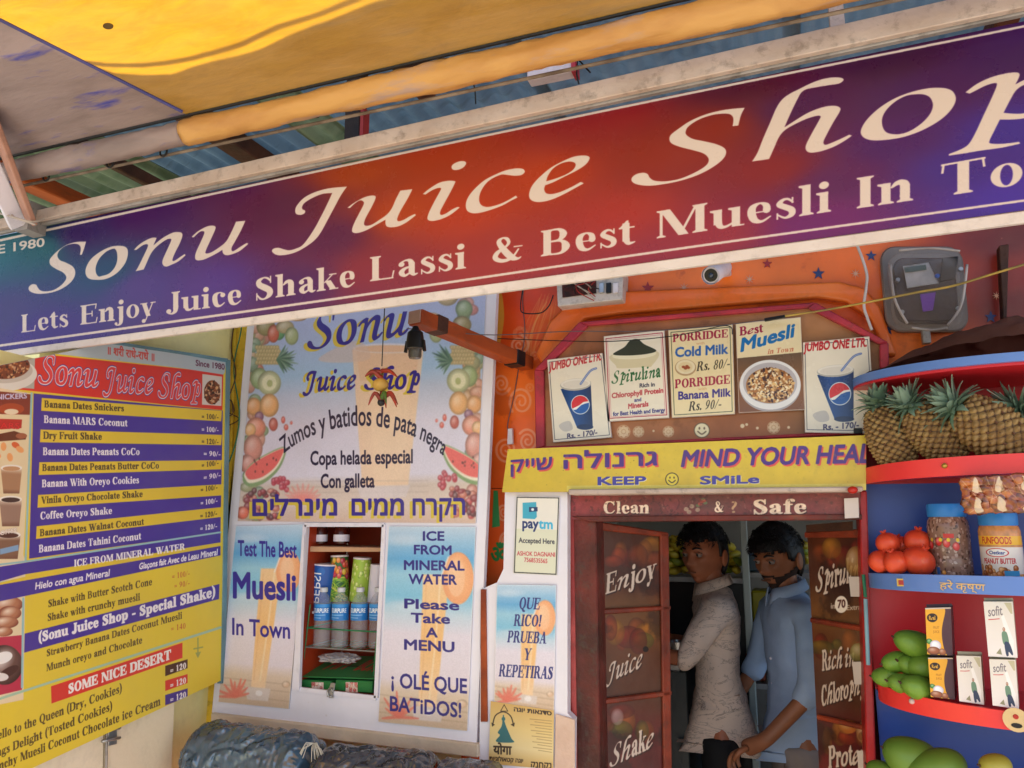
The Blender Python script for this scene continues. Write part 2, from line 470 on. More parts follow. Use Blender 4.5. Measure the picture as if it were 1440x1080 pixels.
 '2': (.5, _S((.09, .5, .09), (.16, .63, .08), (.3, .64, .11), (.36, .48, .14), (.28, .3, .09), (.1, .08, .05)) + [_loop([(.05, 0), (.42, 0), (.46, .16), (.42, .13), (.07, .13)])]),
 '3': (.5, _S((.09, .54, .06), (.2, .64, .07), (.34, .58, .13), (.32, .42, .1), (.2, .36, .04)) + _S((.2, .36, .04), (.36, .29, .12), (.38, .14, .14), (.24, .02, .07), (.08, .06, .08))),
 '4': (.5, _V(.27, 0, .68, .12, 0, 0) + _Hh(.02, .46, .16, .1) + _G(.02, .2, .29, .66, .05)),
 '5': (.5, _Hh(.12, .42, .57, .1) + _G(.08, .36, .13, .66, .04) + _S((.1, .38, .05), (.28, .38, .1), (.38, .22, .15), (.28, .05, .08), (.08, .05, .08))),
 '6': (.5, _O(.26, .21, .19, .225, .11, .04) + _S((.4, .64, .04), (.22, .52, .09), (.13, .3, .12))),
 '7': (.5, _Hh(.06, .44, .55, .12) + _G(.12, 0, .36, .6, .08)),
 '8': (.5, _O(.25, .18, .2, .2, .11, .04) + _O(.25, .51, .17, .17, .1, .04)),
 '9': (.5, _O(.24, .46, .19, .225, .11, .04) + _S((.1, .03, .04), (.28, .15, .09), (.37, .37, .12))),
 ' ': (.30, []),
}
for _k, _v in list(SERIF.items()):
    _e = np.concatenate(_v[1]) if _v[1] else np.zeros((0, 4))
    SERIF[_k] = (_e / .68, _v[0] / .68)

# outlines of the big calligraphic letters of the fascia: crop origin, zoom, contours (a point twice = corner)
def _t(s):
    out = []
    for w in s.split():
        c = w.endswith('*'); w = w.rstrip('*')
        x, y = w.split(',')
        out.append((float(x), float(y)))
        if c: out.append((float(x), float(y)))
    return out


FASCIA = [
 (30, 290, 7.2, ["655,358* 560,362 460,390 370,450 300,520 285,560 300,600 360,640 420,670 455,715 440,760 390,810 320,850 240,862 190,850 165,820 150,795 110,790 75,820 85,860 150,885 230,885 320,870 410,835 490,780 535,720 545,660 520,610 450,570 390,545 365,500 385,450 440,405 510,382 570,385 598,410 600,450 592,492* 612,492* 635,430"]),
 (30, 290, 7.2, ["985,400 900,412 800,460 710,530 660,610 650,680 680,730 750,745 850,738 950,690 1030,610 1070,530 1078,450 1050,410", "930,430 860,460 790,530 755,610 755,670 780,710 820,705 890,680 945,620 970,550 970,480 955,440"]),
 (0, 0, 1, ["188.3,351.4* 195,344.5 205,338 214,334.3 220.3,334.5* 215.8,345* 227.8,335.3 241.7,327.6 250,326.3 255.6,327.6 256.3,332.5 252.8,342.2 245.8,356.1 242.4,365.8 245.8,366.5 252.8,361.7 259.7,357.2* 261,358.9* 251.4,367.2 241.7,372 233.3,374.9 228.5,371.4 229.2,364.4 234.7,352 240.3,339.4 240.3,336 234.7,336.7 225,343 216.7,350.6 211,359 205.5,371.4 202,379* 190.4,381.4* 194,376 202.2,359.4 207.8,347 207,343.5 200.8,344.9 191.8,351.4*"]),
 (200, 270, 7.2, ["500,455* 560,400 640,355 700,340 740,350 735,390 690,490 645,590 645,622 700,610 780,560 850,500 905,400 950,300* 1045,290* 1000,390 940,500 905,565 910,598 940,590 1000,550 1060,515* 1075,525* 990,595 910,630 850,640 818,620 812,585* 760,618 690,655 620,685 560,692 535,670 545,610 590,510 628,420 620,398 580,405 520,460*"]),
 (370, 220, 7.2, ["850,305* 790,390 720,520 650,650 590,760 530,840 440,910 330,970 220,998 140,998 95,970 92,945 120,928 160,925 210,940 270,950 340,930 390,905 440,850 520,730 590,600 650,480 700,370* 600,380 500,420 420,470 395,510 400,535 425,548 420,575 380,592 335,582 325,545 340,500 400,430 480,380 590,340 700,318"]),
 (370, 220, 7.2, ["852,520* 920,470 1010,420 1080,398 1130,398 1138,425 1100,510 1040,620 1022,680 1040,702 1100,690 1180,640 1250,590 1300,530 1345,430 1389,346* 1512,331* 1464,426 1394,546 1359,626 1369,656 1424,641 1484,606 1539,581* 1546,596* 1454,666 1374,706 1294,718 1249,706 1238,670 1240,640* 1150,690 1050,745 960,775 910,770 900,740 920,680 970,580 1018,485 1012,455 980,445 930,475 880,522*"]),
 (540, 200, 7.2, ["392,525* 460,470 560,410 650,390 718,395 715,420 670,510 610,620 570,700 575,735 620,725 690,680 745,655* 768,660* 680,730 590,775 500,797 450,790 440,760 460,700 510,600 570,490 575,465 540,465 480,490 420,530*", "685,262 690,232 730,205 785,190 825,198 830,222 800,258 750,280 705,280"]),
 (540, 200, 7.2, ["1425,290 1400,268 1330,265 1230,285 1120,330 1010,390 910,480 850,560 828,630 840,690 890,718 970,715 1080,685 1200,640 1290,590 1352,560* 1335,540* 1250,590 1160,630 1060,655 1000,645 968,610 965,550 990,480 1040,410 1110,360 1190,328 1250,332 1330,340 1390,332 1420,310"]),
 (700, 180, 7.2, ["930,310 915,285 860,278 770,290 660,335 540,400 430,490 350,580 318,660 325,715 370,745 450,748 560,720 680,665 790,605 872,560* 840,545* 750,595 640,645 550,668 490,660 470,620 480,580* 560,550 680,490 800,430 890,370", "490,540* 510,480 560,410 640,360 720,340 775,350 788,380 760,425 690,470 590,510"]),
 (880, 130, 7.2, ["1205,155* 1080,165 950,185 800,225 650,290 530,370 455,430 442,480 470,520 560,555 680,585 780,615 830,655 838,700 800,750 700,810 560,870 420,898 300,895 245,865 220,825 170,812 100,830 58,870 70,910 130,935 240,945 380,930 550,895 720,840 860,770 970,690 1015,620 1000,565 920,525 800,495 680,470 615,430 608,390 640,340 740,275 870,230 980,215 1050,220 1085,250 1088,300 1080,342* 1140,335* 1160,250 1180,200"]),
 (1040, 90, 7.2, ["125,988* 180,900 240,750 310,590 370,450 430,360 510,300 600,255 700,205 800,165 900,140 1000,135 1050,150 1045,175 1000,200 900,215 780,235 680,255 625,290 590,350 540,450 490,560 455,640* 550,580 680,500 800,450 900,425 980,425 1022,450 1005,500 950,590 880,720 850,790 870,818 950,790 1050,745 1110,715* 1140,725* 1060,780 950,840 820,885 720,898 675,875 670,830 700,760 760,650 810,560 820,530 780,525 680,555 560,610 460,670 400,740 350,850 300,962*"]),
 (1190, 90, 5.76, ["740,192 640,200 500,235 370,290 250,370 160,460 118,540 135,590 200,617 320,615 470,590 620,535 760,455 850,370 888,290 870,230 820,200", "570,245 480,260 390,310 320,380 290,450 300,520 340,560 430,568 520,540 610,480 675,410 702,340 685,280 640,250"]),
 (1190, 90, 5.76, ["965,230* 1060,160 1180,105 1300,75 1380,68 1405,85 1390,130 1370,165* 1440,130 1530,105 1620,120 1660,190 1640,280 1570,360 1500,415 1440,440 1340,450 1245,450* 1200,540 1160,625 1180,645 1280,645 1400,630* 1410,645* 1250,680 1100,700 950,725 830,742* 830,730* 930,690 990,650 1040,570 1110,420 1180,270 1220,170 1200,155 1130,175 1040,220 1000,240*", "1275,395* 1340,270 1380,210 1440,170 1500,170 1530,220 1510,300 1470,375 1430,400 1350,402"]),
]


def traced(i):
    ox, oy, s, cs = FASCIA[i]
    return [spline(_t(c), 4, closed=True) / s + [ox, oy] for c in cs]


# calligraphic alphabet: the fascia letters brought upright (their slope taken out), x height about .62
def _callig():
    out = {}
    for ch, i in zip('SonuJ icehp', [0, 1, 2, 3, 4, None, 6, 7, 8, 10, 12]):
        if i is None: continue
        cs = traced(i)
        P = np.concatenate(cs)
        uv = [WP(1.3).uv(c) for c in cs]
        a = np.concatenate(uv)
        zb = {'J': .0, 'S': .0, 'p': 0.0}.get(ch, 0.0)
        base = a[:, 1].min() + (0.0 if ch not in 'Jp' else 0.022)
        x0, x1 = a[:, 0].min(), a[:, 0].max()
        k = 1 / 0.128
        E = []
        for j, q in enumerate(uv):
            q = (q - [x0, base]) * [k * .8, k]
            e = _loop(q)
            if j and ch in 'oep': e = e[:, [2, 3, 0, 1]]
            E.append(e)
        out[ch] = (np.concatenate(E), (x1 - x0) * k * .8 + .06)
    return out


CALLIG = _callig()

# ------------------------------------------------------------------ flat print, drawn in code
def fbm(h, w, cells=6, octv=5, seed=0, pers=0.55):
    r = np.random.default_rng(seed)
    out = np.zeros((h, w)); amp = 1.0; tot = 0
    asp = w / max(h, 1)
    for o in range(octv):
        gy = max(2, int(cells * 2 ** o)); gx = max(2, int(gy * asp))
        gy = min(gy, h); gx = min(gx, w)
        g = r.random((gy + 1, gx + 1))
        yy = np.linspace(0, gy - 1e-6, h); xx = np.linspace(0, gx - 1e-6, w)
        iy = yy.astype(int); ix = xx.astype(int); fy = yy - iy; fx = xx - ix
        fy = fy * fy * (3 - 2 * fy); fx = fx * fx * (3 - 2 * fx)
        a = g[iy][:, ix] * (1 - fx) + g[iy][:, ix + 1] * fx
        b = g[iy + 1][:, ix] * (1 - fx) + g[iy + 1][:, ix + 1] * fx
        out += amp * (a * (1 - fy[:, None]) + b * fy[:, None]); tot += amp; amp *= pers
    return out / tot


def coverage(E, W, H, ss=3):
    """anti-aliased coverage of closed edges (tex px, y down) -> (x0,y0,array)"""
    if not len(E): return None
    x0 = int(max(0, math.floor(min(E[:, 0].min(), E[:, 2].min())))); x1 = int(min(W, math.ceil(max(E[:, 0].max(), E[:, 2].max())) + 1))
    y0 = int(max(0, math.floor(min(E[:, 1].min(), E[:, 3].min())))); y1 = int(min(H, math.ceil(max(E[:, 1].max(), E[:, 3].max())) + 1))
    if x1 <= x0 or y1 <= y0: return None
    w, h = x1 - x0, y1 - y0
    E = E[np.abs(E[:, 1] - E[:, 3]) > 1e-9]
    yc = y0 + (np.arange(h * ss) + .5) / ss
    buf = np.zeros((h * ss, w + 2))
    CH = max(1, int(4e6 // max(1, len(yc))))
    for k in range(0, len(E), CH):
        e = E[k:k + CH]
        lo = np.minimum(e[:, 1], e[:, 3]); hi = np.maximum(e[:, 1], e[:, 3])
        m = (lo[:, None] <= yc) & (yc < hi[:, None])
        ei, ri = np.nonzero(m)
        if not len(ei): continue
        q = e[ei]; y = yc[ri]
        x = q[:, 0] + (y - q[:, 1]) / (q[:, 3] - q[:, 1]) * (q[:, 2] - q[:, 0]) - x0
        sg = np.where(q[:, 3] > q[:, 1], 1.0, -1.0)
        x = np.clip(x, 0, w)
        ix = x.astype(int); fr = x - ix
        np.add.at(buf, (ri, ix), sg * (1 - fr))
        np.add.at(buf, (ri, ix + 1), sg * fr)
    c = np.clip(np.abs(np.cumsum(buf, 1)[:, :w]), 0, 1)
    return x0, y0, c.reshape(h, ss, w).mean(1)


def rgb(c): return np.array(hexc(c), float)


class Print:
    """a flat print on a plane; everything is drawn in the photograph's pixels and squared up onto the plane"""
    def __init__(s, plane, quad, base='#ffffff', ppm=900, pad=0.0):
        s.pl = plane if isinstance(plane, Plane) else WP(plane)
        s.quad = quad
        uv = s.pl.uv(quad)
        s.lo = uv.min(0) - pad; s.hi = uv.max(0) + pad
        s.W = int(math.ceil((s.hi[0] - s.lo[0]) * ppm)); s.H = int(math.ceil((s.hi[1] - s.lo[1]) * ppm))
        s.ppm = ppm
        s.img = np.empty((s.H, s.W, 3)); s.img[:] = rgb(base)

    def tx(s, P):
        uv = s.pl.uv(P)
        return np.stack([(uv[:, 0] - s.lo[0]) * s.ppm, (s.hi[1] - uv[:, 1]) * s.ppm], 1)

    def edges(s, E):
        if not len(E): return E
        return np.concatenate([s.tx(E[:, :2]), s.tx(E[:, 2:])], 1)

    def fill(s, E, col, a=1.0, ss=3):
        r = coverage(s.edges(E), s.W, s.H, ss)
        if r is None: return s
        x0, y0, c = r
        h, w = c.shape
        c = (c * a)[..., None]
        reg = s.img[y0:y0 + h, x0:x0 + w]
        if callable(col):
            yy, xx = np.mgrid[0:h, 0:w]
            cc = col((xx + .5) / w, (yy + .5) / h)
        else: cc = rgb(col)
        reg[:] = reg * (1 - c) + cc * c
        return s

    def poly(s, pts, col, a=1.0, smooth=False, hole=None):
        p = spline(pts, 6, closed=True) if smooth else np.array(pts, float)
        # long straight sides are cut so that perspective stays right
        E = _loop(p)
        if hole is not None: E = np.concatenate([E, _loop(hole)[:, [2, 3, 0, 1]]])
        return s.fill(E, col, a)

    def frame(s, q, w, col, a=1.0):
        for i in range(4): s.line([q[i], q[(i + 1) % 4]], w, col, a)
        return s

    def line(s, pts, w, col, a=1.0, smooth=True):
        return s.fill(stroke_edges(pts, w, smooth), col, a)

    def ell(s, cx, cy, rx, ry, col, rot=0, a=1.0):
        t = np.linspace(0, 2 * np.pi, 65)[:-1]; r = rad(rot)
        x, y = rx * np.cos(t), ry * np.sin(t)
        return s.fill(_loop(np.stack([cx + x * math.cos(r) - y * math.sin(r), cy + x * math.sin(r) + y * math.cos(r)], 1)), col, a)

    def ball(s, cx, cy, rx, ry, c, hi=None, lo=None, rot=0, a=1.0, hx=.38, hy=.35):
        """printed picture of a round fruit"""
        c = rgb(c); hi = c * .55 + .45 if hi is None else rgb(hi); lo = c * .6 if lo is None else rgb(lo)

        def f(u, v):
            d = np.sqrt((u - hx) ** 2 + (v - hy) ** 2)[..., None]
            e = np.sqrt((u - .5) ** 2 + (v - .5) ** 2)[..., None] * 2
            o = hi * np.clip(1 - d * 2.6, 0, 1) + c * (1 - np.clip(1 - d * 2.6, 0, 1))
            k = np.clip((e - .55) / .45, 0, 1) ** 1.5 * .8
            return o * (1 - k) + lo * k
        return s.ell(cx, cy, rx, ry, f, rot, a)

    def gradient(s, pts, stops, horizontal=False):
        """linear gradient inside a polygon; stops [(t, colour)]"""
        T = np.array([t for t, _ in stops]); C = np.array([rgb(c) for _, c in stops])

        def f(u, v):
            q = u if horizontal else v
            return np.stack([np.interp(q, T, C[:, k]) for k in range(3)], -1)
        return s.poly(pts, f)

    def text(s, txt, p0, p1, h, col, font='sans', h1=None, bold=0.0, ital=0.0, track=0.0, shadow=None, outline=None, arc=None, a=1.0, lean=None):
        """txt from p0 to p1 (photo px of the baseline), cap height h px; squeezed to fit"""
        items, x = [], 0.0
        for ch in txt:
            if font == 'serif' and ch in SERIF: E, adv = SERIF[ch]; K = E; xh = 1
            elif font == 'callig' and ch in CALLIG:
                E, adv = CALLIG[ch]; K = E
            elif font == 'callig' and ch in SERIF: E, adv = SERIF[ch]; K = E
            else: E, K, adv = sans(ch)
            items.append((E, K, x)); x += adv + track
        x -= track
        if x <= 0: return s
        Es, Ks = [], []
        for E, K, ox in items:
            if len(E):
                Es.append(E + [ox, 0, ox, 0])
        if not Es: return s
        E = np.concatenate(Es)

        def bolden(E, b):
            d = E[:, 2:] - E[:, :2]; L = np.hypot(d[:, 0], d[:, 1]); k = L > 1e-6
            e = E[k]; d = d[k] / L[k][:, None]; n = np.stack([-d[:, 1], d[:, 0]], 1) * b
            a1, b1 = e[:, :2] - d * b * .4, e[:, 2:] + d * b * .4
            q = [a1 + n, a1 - n, b1 - n, b1 + n]      # counter-clockwise
            out = [E]
            for i in range(4): out.append(np.concatenate([q[i], q[(i + 1) % 4]], 1))
            return np.concatenate(out)
        p0 = np.array(p0, float); p1 = np.array(p1, float); hh1 = h if h1 is None else h1
        d = p1 - p0
        up = np.array([0, -1.0]) if lean is None else np.array([lean, -1.0])

        def mp(P):
            u = (P[:, 0] + P[:, 1] * ital) / x; v = P[:, 1]
            if arc is not None: return arc(u, v * h)
            hh = (h + (hh1 - h) * u) * v
            return p0 + np.outer(u, d) + np.outer(hh, up)

        def conv(E): return np.concatenate([mp(E[:, :2]), mp(E[:, 2:])], 1)
        if outline: s.fill(conv(bolden(E, outline[1])), outline[0], a)
        EB = bolden(E, bold) if bold else E
        EB = conv(EB)
        if shadow: s.fill(EB + [shadow[1], shadow[2], shadow[1], shadow[2]], shadow[0], a)
        s.fill(EB, col, a)
        return s

    def mottle(s, amt=0.06, cells=8, seed=1, tint=(1, .97, .9)):
        n = fbm(s.H, s.W, cells, 6, seed)[..., None] - .5
        s.img *= 1 + n * 2 * amt
        s.img += n * amt * .3 * (np.array(tint) - .9)
        return s

    def soften(s, r=2, pale=0.0):
        for ax in (0, 1):
            c = s.img; s.img = sum(np.roll(c, k, ax) for k in range(-r, r + 1)) / (2 * r + 1)
        if pale: s.img = s.img * (1 - pale) + np.array([.93, .92, .96]) * pale
        g = RNG.random((s.H // 3 + 1, s.W // 3 + 1, 1)) - .5
        s.img = s.img + np.repeat(np.repeat(g, 3, 0), 3, 1)[:s.H, :s.W] * .035
        return s

    def specks(s, n=60, col='#3a2c20', r=(.6, 2.2), a=.5, seed=3):
        q = np.random.default_rng(seed)
        for _ in range(n):
            x, y, rr = q.random() * s.W, q.random() * s.H, r[0] + q.random() ** 3 * (r[1] - r[0])
            X0, Y0 = int(max(0, x - rr - 1)), int(max(0, y - rr - 1)); X1, Y1 = int(min(s.W, x + rr + 2)), int(min(s.H, y + rr + 2))
            yy, xx = np.mgrid[Y0:Y1, X0:X1]
            k = (np.clip(rr - np.hypot(xx - x, yy - y) + .5, 0, 1) * a * q.random())[..., None]
            s.img[Y0:Y1, X0:X1] = s.img[Y0:Y1, X0:X1] * (1 - k) + rgb(col) * k
        return s

    def wear(s, amt=.35, col='#5a4634', cells=10, seed=4, thr=.62):
        n = fbm(s.H, s.W, cells, 6, seed, .62)
        k = (np.clip((n - thr) / .08, 0, 1) * amt)[..., None]
        s.img = s.img * (1 - k) + rgb(col) * k
        return s

    def material(s, name, rough=.45, bump=.0, spec=.4, coat=0.0, bscale=30, dust=.12):
        im = bpy.data.images.new(name, s.W, s.H)
        buf = np.ones((s.H, s.W, 4), np.float32)
        buf[..., :3] = np.clip(s.img[::-1], 0, 1)
        im.pixels.foreach_set(buf.ravel()); im.update(); im.pack()
        m = bpy.data.materials.new(name); m.use_nodes = True
        n, l = m.node_tree.nodes, m.node_tree.links
        b = n['Principled BSDF']
        t = n.new('ShaderNodeTexImage'); t.image = im; t.extension = 'EXTEND'; t.interpolation = 'Cubic'
        tc = n.new('ShaderNodeTexCoord')
        nz = n.new('ShaderNodeTexNoise'); nz.inputs['Scale'].default_value = 5; nz.inputs['Detail'].default_value = 7; nz.inputs['Roughness'].default_value = .65
        l.new(tc.outputs['Object'], nz.inputs['Vector'])
        mr = n.new('ShaderNodeMapRange'); mr.inputs['To Min'].default_value = max(.05, rough - .12); mr.inputs['To Max'].default_value = min(1, rough + .15)
        l.new(nz.outputs[0], mr.inputs['Value']); l.new(mr.outputs[0], b.inputs['Roughness'])
        # dust: a thin even film broken by noise
        mx = n.new('ShaderNodeMix'); mx.data_type = 'RGBA'
        r = n.new('ShaderNodeMapRange'); r.inputs['From Min'].default_value = .45; r.inputs['From Max'].default_value = .8; r.inputs['To Max'].default_value = dust
        l.new(nz.outputs[0], r.inputs['Value']); l.new(r.outputs[0], mx.inputs[0])
        l.new(t.outputs['Color'], mx.inputs[6]); mx.inputs[7].default_value = (.32, .27, .22, 1)
        l.new(mx.outputs[2], b.inputs['Base Color'])
        b.inputs['Specular IOR Level'].default_value = spec
        b.inputs['Coat Weight'].default_value = coat
        if bump:
            n3 = n.new('ShaderNodeTexNoise'); n3.inputs['Scale'].default_value = bscale; n3.inputs['Detail'].default_value = 3
            l.new(tc.outputs['Object'], n3.inputs['Vector'])
            bp = n.new('ShaderNodeBump'); bp.inputs['Strength'].default_value = bump; bp.inputs['Distance'].default_value = .01
            l.new(n3.outputs[0], bp.inputs['Height']); l.new(bp.outputs[0], b.inputs['Normal'])
        return m

    def board(s, name, th, side, parent=None, quad=None, off=0.0, holes=None, **kw):
        """a real sheet of thickness th whose front carries the print; front at plane+off"""
        q = s.quad if quad is None else quad
        uv = s.pl.uv(q)
        m = s.material(name + '_print', **kw)
        bm = bmesh.new()
        if holes is None:
            fr = [bm.verts.new(p) for p in s.pl.w(uv, off)]
            bk = [bm.verts.new(p) for p in s.pl.w(uv, off - th)]
            f = bm.faces.new(fr); f.material_index = 0
            g = bm.faces.new(bk[::-1]); g.material_index = 1
            nn = len(fr)
            for i in range(nn):
                h = bm.faces.new([fr[i], bk[i], bk[(i + 1) % nn], fr[(i + 1) % nn]]); h.material_index = 1
        else:
            # outer quad and one inner quad joined as a ring of four faces
            ho = s.pl.uv(holes)
            R = [s.pl.w(a, o) for a in (uv, ho) for o in (off, off - th)]
            V = [[bm.verts.new(p) for p in r] for r in R]      # outer front, outer back, inner front, inner back
            for i in range(4):
                j = (i + 1) % 4
                for a, b, mi in ((V[0], V[2], 0), (V[3], V[1], 1), (V[1], V[0], 1), (V[2], V[3], 1)):
                    f = bm.faces.new([a[i], a[j], b[j], b[i]]); f.material_index = mi
        bmesh.ops.recalc_face_normals(bm, faces=bm.faces)
        ul = bm.loops.layers.uv.new('UVMap')
        for f in bm.faces:
            for lp in f.loops:
                w = np.array(lp.vert.co) - s.pl.o
                u, v = w @ s.pl.ax, w @ s.pl.az
                lp[ul].uv = ((u - s.lo[0]) * s.ppm / s.W, 1 - (s.hi[1] - v) * s.ppm / s.H)
        me = bpy.data.meshes.new(name); bm.to_mesh(me); bm.free()
        return link(name, me, [m, side], parent)

# ------------------------------------------------------------------ the prints
def bil(q):
    q = [np.array(p, float) for p in q]        # tl, tr, br, bl
    return lambda u, v: tuple((q[0] * (1 - u) + q[1] * u) * (1 - v) + (q[3] * (1 - u) + q[2] * u) * v)


def field(s, pts):
    """colour field from scattered control colours (photo px)"""
    P = s.tx([(x, y) for x, y, c in pts]) / s.ppm; C = np.array([rgb(c) for x, y, c in pts])
    yy, xx = np.mgrid[0:s.H:4, 0:s.W:4] / s.ppm
    d = ((xx[..., None] - P[:, 0]) ** 2 + (2.2 * (yy[..., None] - P[:, 1])) ** 2) + 1e-3
    w = d ** -1.6
    f = (w @ C) / w.sum(-1)[..., None]
    f = np.repeat(np.repeat(f, 4, 0), 4, 1)[:s.H, :s.W]
    s.img[:f.shape[0], :f.shape[1]] = f


def print_fascia():
    quad = [(-80, 349), (1640, -12), (1640, 268), (-80, 506)]
    s = Print(1.30, quad, '#3a1a55', 1050)
    field(s, [(0, 350, '#2c6a78'), (60, 350, '#23606c'), (0, 440, '#4a3c78'), (110, 330, '#3a2060'), (150, 380, '#2e4c70'), (-80, 400, '#2c6a78'), (-80, 480, '#43268a'),
              (200, 300, '#45135c'), (200, 400, '#58408a'), (60, 470, '#4a2c86'), (330, 250, '#52124c'), (300, 400, '#5c3a8c'), (420, 400, '#56205c'),
              (400, 290, '#551040'), (470, 330, '#5a164a'), (500, 235, '#a03c1c'), (560, 300, '#b04222'), (520, 380, '#8c2c3a'), (620, 200, '#a03218'), (650, 300, '#b43a24'),
              (700, 360, '#a03028'), (760, 250, '#b03a22'), (850, 170, '#8c1e28'), (870, 300, '#a8302a'), (930, 220, '#8e2420'), (1000, 180, '#86201e'),
              (1050, 120, '#501030'), (1080, 240, '#84202e'), (1000, 330, '#962a38'), (1120, 150, '#481050'), (1180, 250, '#5a1858'), (1150, 310, '#701a66'),
              (1250, 80, '#3c0c3c'), (1260, 200, '#481464'), (1300, 130, '#421058'), (1350, 230, '#402084'), (1440, 80, '#3a1058'), (1420, 180, '#3c2890'), (1440, 270, '#48289c'), (1620, 100, '#3c2890'), (1620, 230, '#44309c')])
    s.img = np.clip(s.img * .84 + (s.img - s.img.mean(-1, keepdims=True)) * .10, 0, 1)
    W = '#cabbb2'
    for i in range(13):
        e = []
        for j, c in enumerate(traced(i)):
            q = _loop(c); e.append(q[:, [2, 3, 0, 1]] if j and i in (1, 8, 11, 12) else q)
        s.fill(np.concatenate(e), W)
    for w, a, b, h0, h1 in [('Lets', (29, 468), (97, 459), 25, 26), ('Enjoy', (112, 457), (219, 443), 27, 28), ('Juice', (233, 441), (341, 427), 29, 30), ('Shake', (357, 423), (501, 402), 31, 33),
                            ('Lassi', (519, 396), (657, 377), 34, 35), ('&', (690, 370), (736, 364), 34, 34), ('Best', (759, 361), (894, 343), 36, 38), ('Muesli', (920, 336), (1171, 297), 38, 43),
                            ('In', (1200, 294), (1288, 281), 43, 44), ('Town', (1320, 277), (1580, 238), 45, 52)]:
        s.text(w, a, b, h0, W, 'serif', h1=h1)
    s.text('SINCE 1980', (-58, 366), (63, 346), 12, W, bold=.03)
    s.line([(-80, 355), (0, 338), (480, 233.5), (960, 133), (1440, 37), (1640, -5)], 3.4, W)
    s.line([(-80, 497), (0, 486), (480, 419), (960, 349), (1440, 282), (1640, 256)], 3.4, W)
    return s


def glass_scene(s, q, seed=1, slim=True):
    """beach print: sky, sea, pale sand, a tall glass of juice and a red coral"""
    B = bil(q)
    s.gradient([B(0, 0), B(1, 0), B(1, 1), B(0, 1)], [(0, '#b9cfe4'), (.1, '#7fb6dd'), (.17, '#4f9fd6'), (.25, '#8cc4e0'), (.36, '#6fb9dc'), (.45, '#b9d0e2'), (.55, '#dcd4e4'), (.78, '#dfd2dc'), (.84, '#d8bfa6'), (1, '#caa988')])
    # drifting soft cloud
    for k, (u, v, r) in enumerate([(.2, .07, .3), (.8, .3, .25), (.3, .4, .3)]):
        x, y = B(u, v); ex = B(u + r, v)
        for j in range(4): s.ell(x, y, (ex[0] - x) * (1 - j * .2), (ex[0] - x) * .25 * (1 - j * .2), '#e8e8f2', a=.12)
    # planks at the foot
    for v in (.86, .9, .95): s.line([B(0, v), B(1, v + .01)], 1.2, '#9c7a5c', .5, False)
    x0, x1 = (.40, .72)
    s.gradient([B(x0 + .02, .24), B(x1, .24), B(x1 - .08, .9), B(x0 + .04, .9)], [(0, '#efc48e'), (.5, '#edb46c'), (1, '#f2ca9c')], False)
    s.poly([B(x0 - .04, .9), B(x1, .9), B(x1 - .02, .97), B(x0, .97)], '#d8c8c0', .9)
    s.ell(*B(.56, .93), 5, 4, '#efe6e2')
    cx, cy = B(.82, .24); ex = B(1.02, .24)
    r = (ex[0] - cx)
    s.line([B(.62, .27), B(.60, .55), B(.56, .86)], 2.5, '#f8e0b8', .6); s.line([B(.46, .27), B(.47, .55), B(.47, .86)], 1.5, '#d8985c', .4)
    s.ball(cx, cy + 4, r * .9, r * 1.5, '#f0a56c', hi='#f8d0a0', lo='#e8905c')
    s.ell(cx - r * .1, cy + 4, r * .5, r * 1.05, '#f4bd90', a=.7)
    s.line([B(.7, .15), B(.62, .26)], 2.0, '#f0efe8', .8)
    rr = np.random.default_rng(seed)
    cx, cy = B(.22, .93)
    for k in range(9):
        a = rad(180 + k * 22 + rr.uniform(-8, 8)); L = r * rr.uniform(.8, 1.3)
        s.line([(cx, cy + r * .4), (cx + math.cos(a) * L * .6, cy + r * .4 + math.sin(a) * L * .7), (cx + math.cos(a) * L, cy + r * .4 + math.sin(a) * L * 1.3)], [5, 4, 2], '#e0644e', .85)
    s.ball(*B(.93, .87), r * .3, r * .25, '#d8b08c')


def print_test():
    q = [(332, 740), (429, 737), (406, 997), (307, 987)]
    s = Print(1.994, q, '#ffffff', 1100); glass_scene(s, q, 1); s.soften(2, .16)
    c = '#3a2f92'
    s.text('Test The Best', (334.5, 781), (417, 784), 21, c, bold=.035)
    s.text('Muesli', (326, 840), (417, 843.5), 35, c, bold=.045)
    s.text('In Town', (325, 892), (409, 898), 23, c, bold=.025)
    return s


def print_ice():
    q = [(547, 740), (669, 741), (657, 1028), (532, 1015)]
    s = Print(1.994, q, '#ffffff', 1100); glass_scene(s, q, 2); s.soften(2, .16)
    c = '#332c80'
    for t, a, b, h in [('ICE', (593.5, 760), (625, 760), 12.5), ('FROM', (581, 779), (636, 780), 12.5), ('MINERAL', (567, 801), (653, 802), 13), ('WATER', (575, 821), (642, 822), 13.5),
                       ('Please', (567, 855), (646, 858), 13), ('Take', (578, 875), (633, 877), 13), ('A', (599.5, 896), (615, 896), 13), ('MENU', (567, 913), (640, 917), 14)]:
        s.text(t, a, b, h, c, bold=.04)
    s.text('¡ OLÉ QUE', (549, 966), (657, 975), 20, c, bold=.03)
    s.text('BATiDOS!', (547, 999), (650, 1009), 20, c, bold=.03)
    return s


def print_rico():
    q = [(699, 822), (782, 823), (779, 1000), (695, 988)]
    s = Print(1.994, q, '#ffffff', 1100); glass_scene(s, q, 3); s.soften(2, .14)
    c = '#2a2f78'
    for t, a, b, h in [('QUE', (729, 856), (759, 857), 16), ('RICO!', (722, 880), (761, 881), 16), ('PRUEBA', (713, 903), (768, 905), 16), ('Y', (736, 928), (746, 928), 16), ('REPETIRAS', (701, 951), (777, 955), 17)]:
        s.text(t, a, b, h, c, 'serif', ital=.22, bold=.012)
    return s


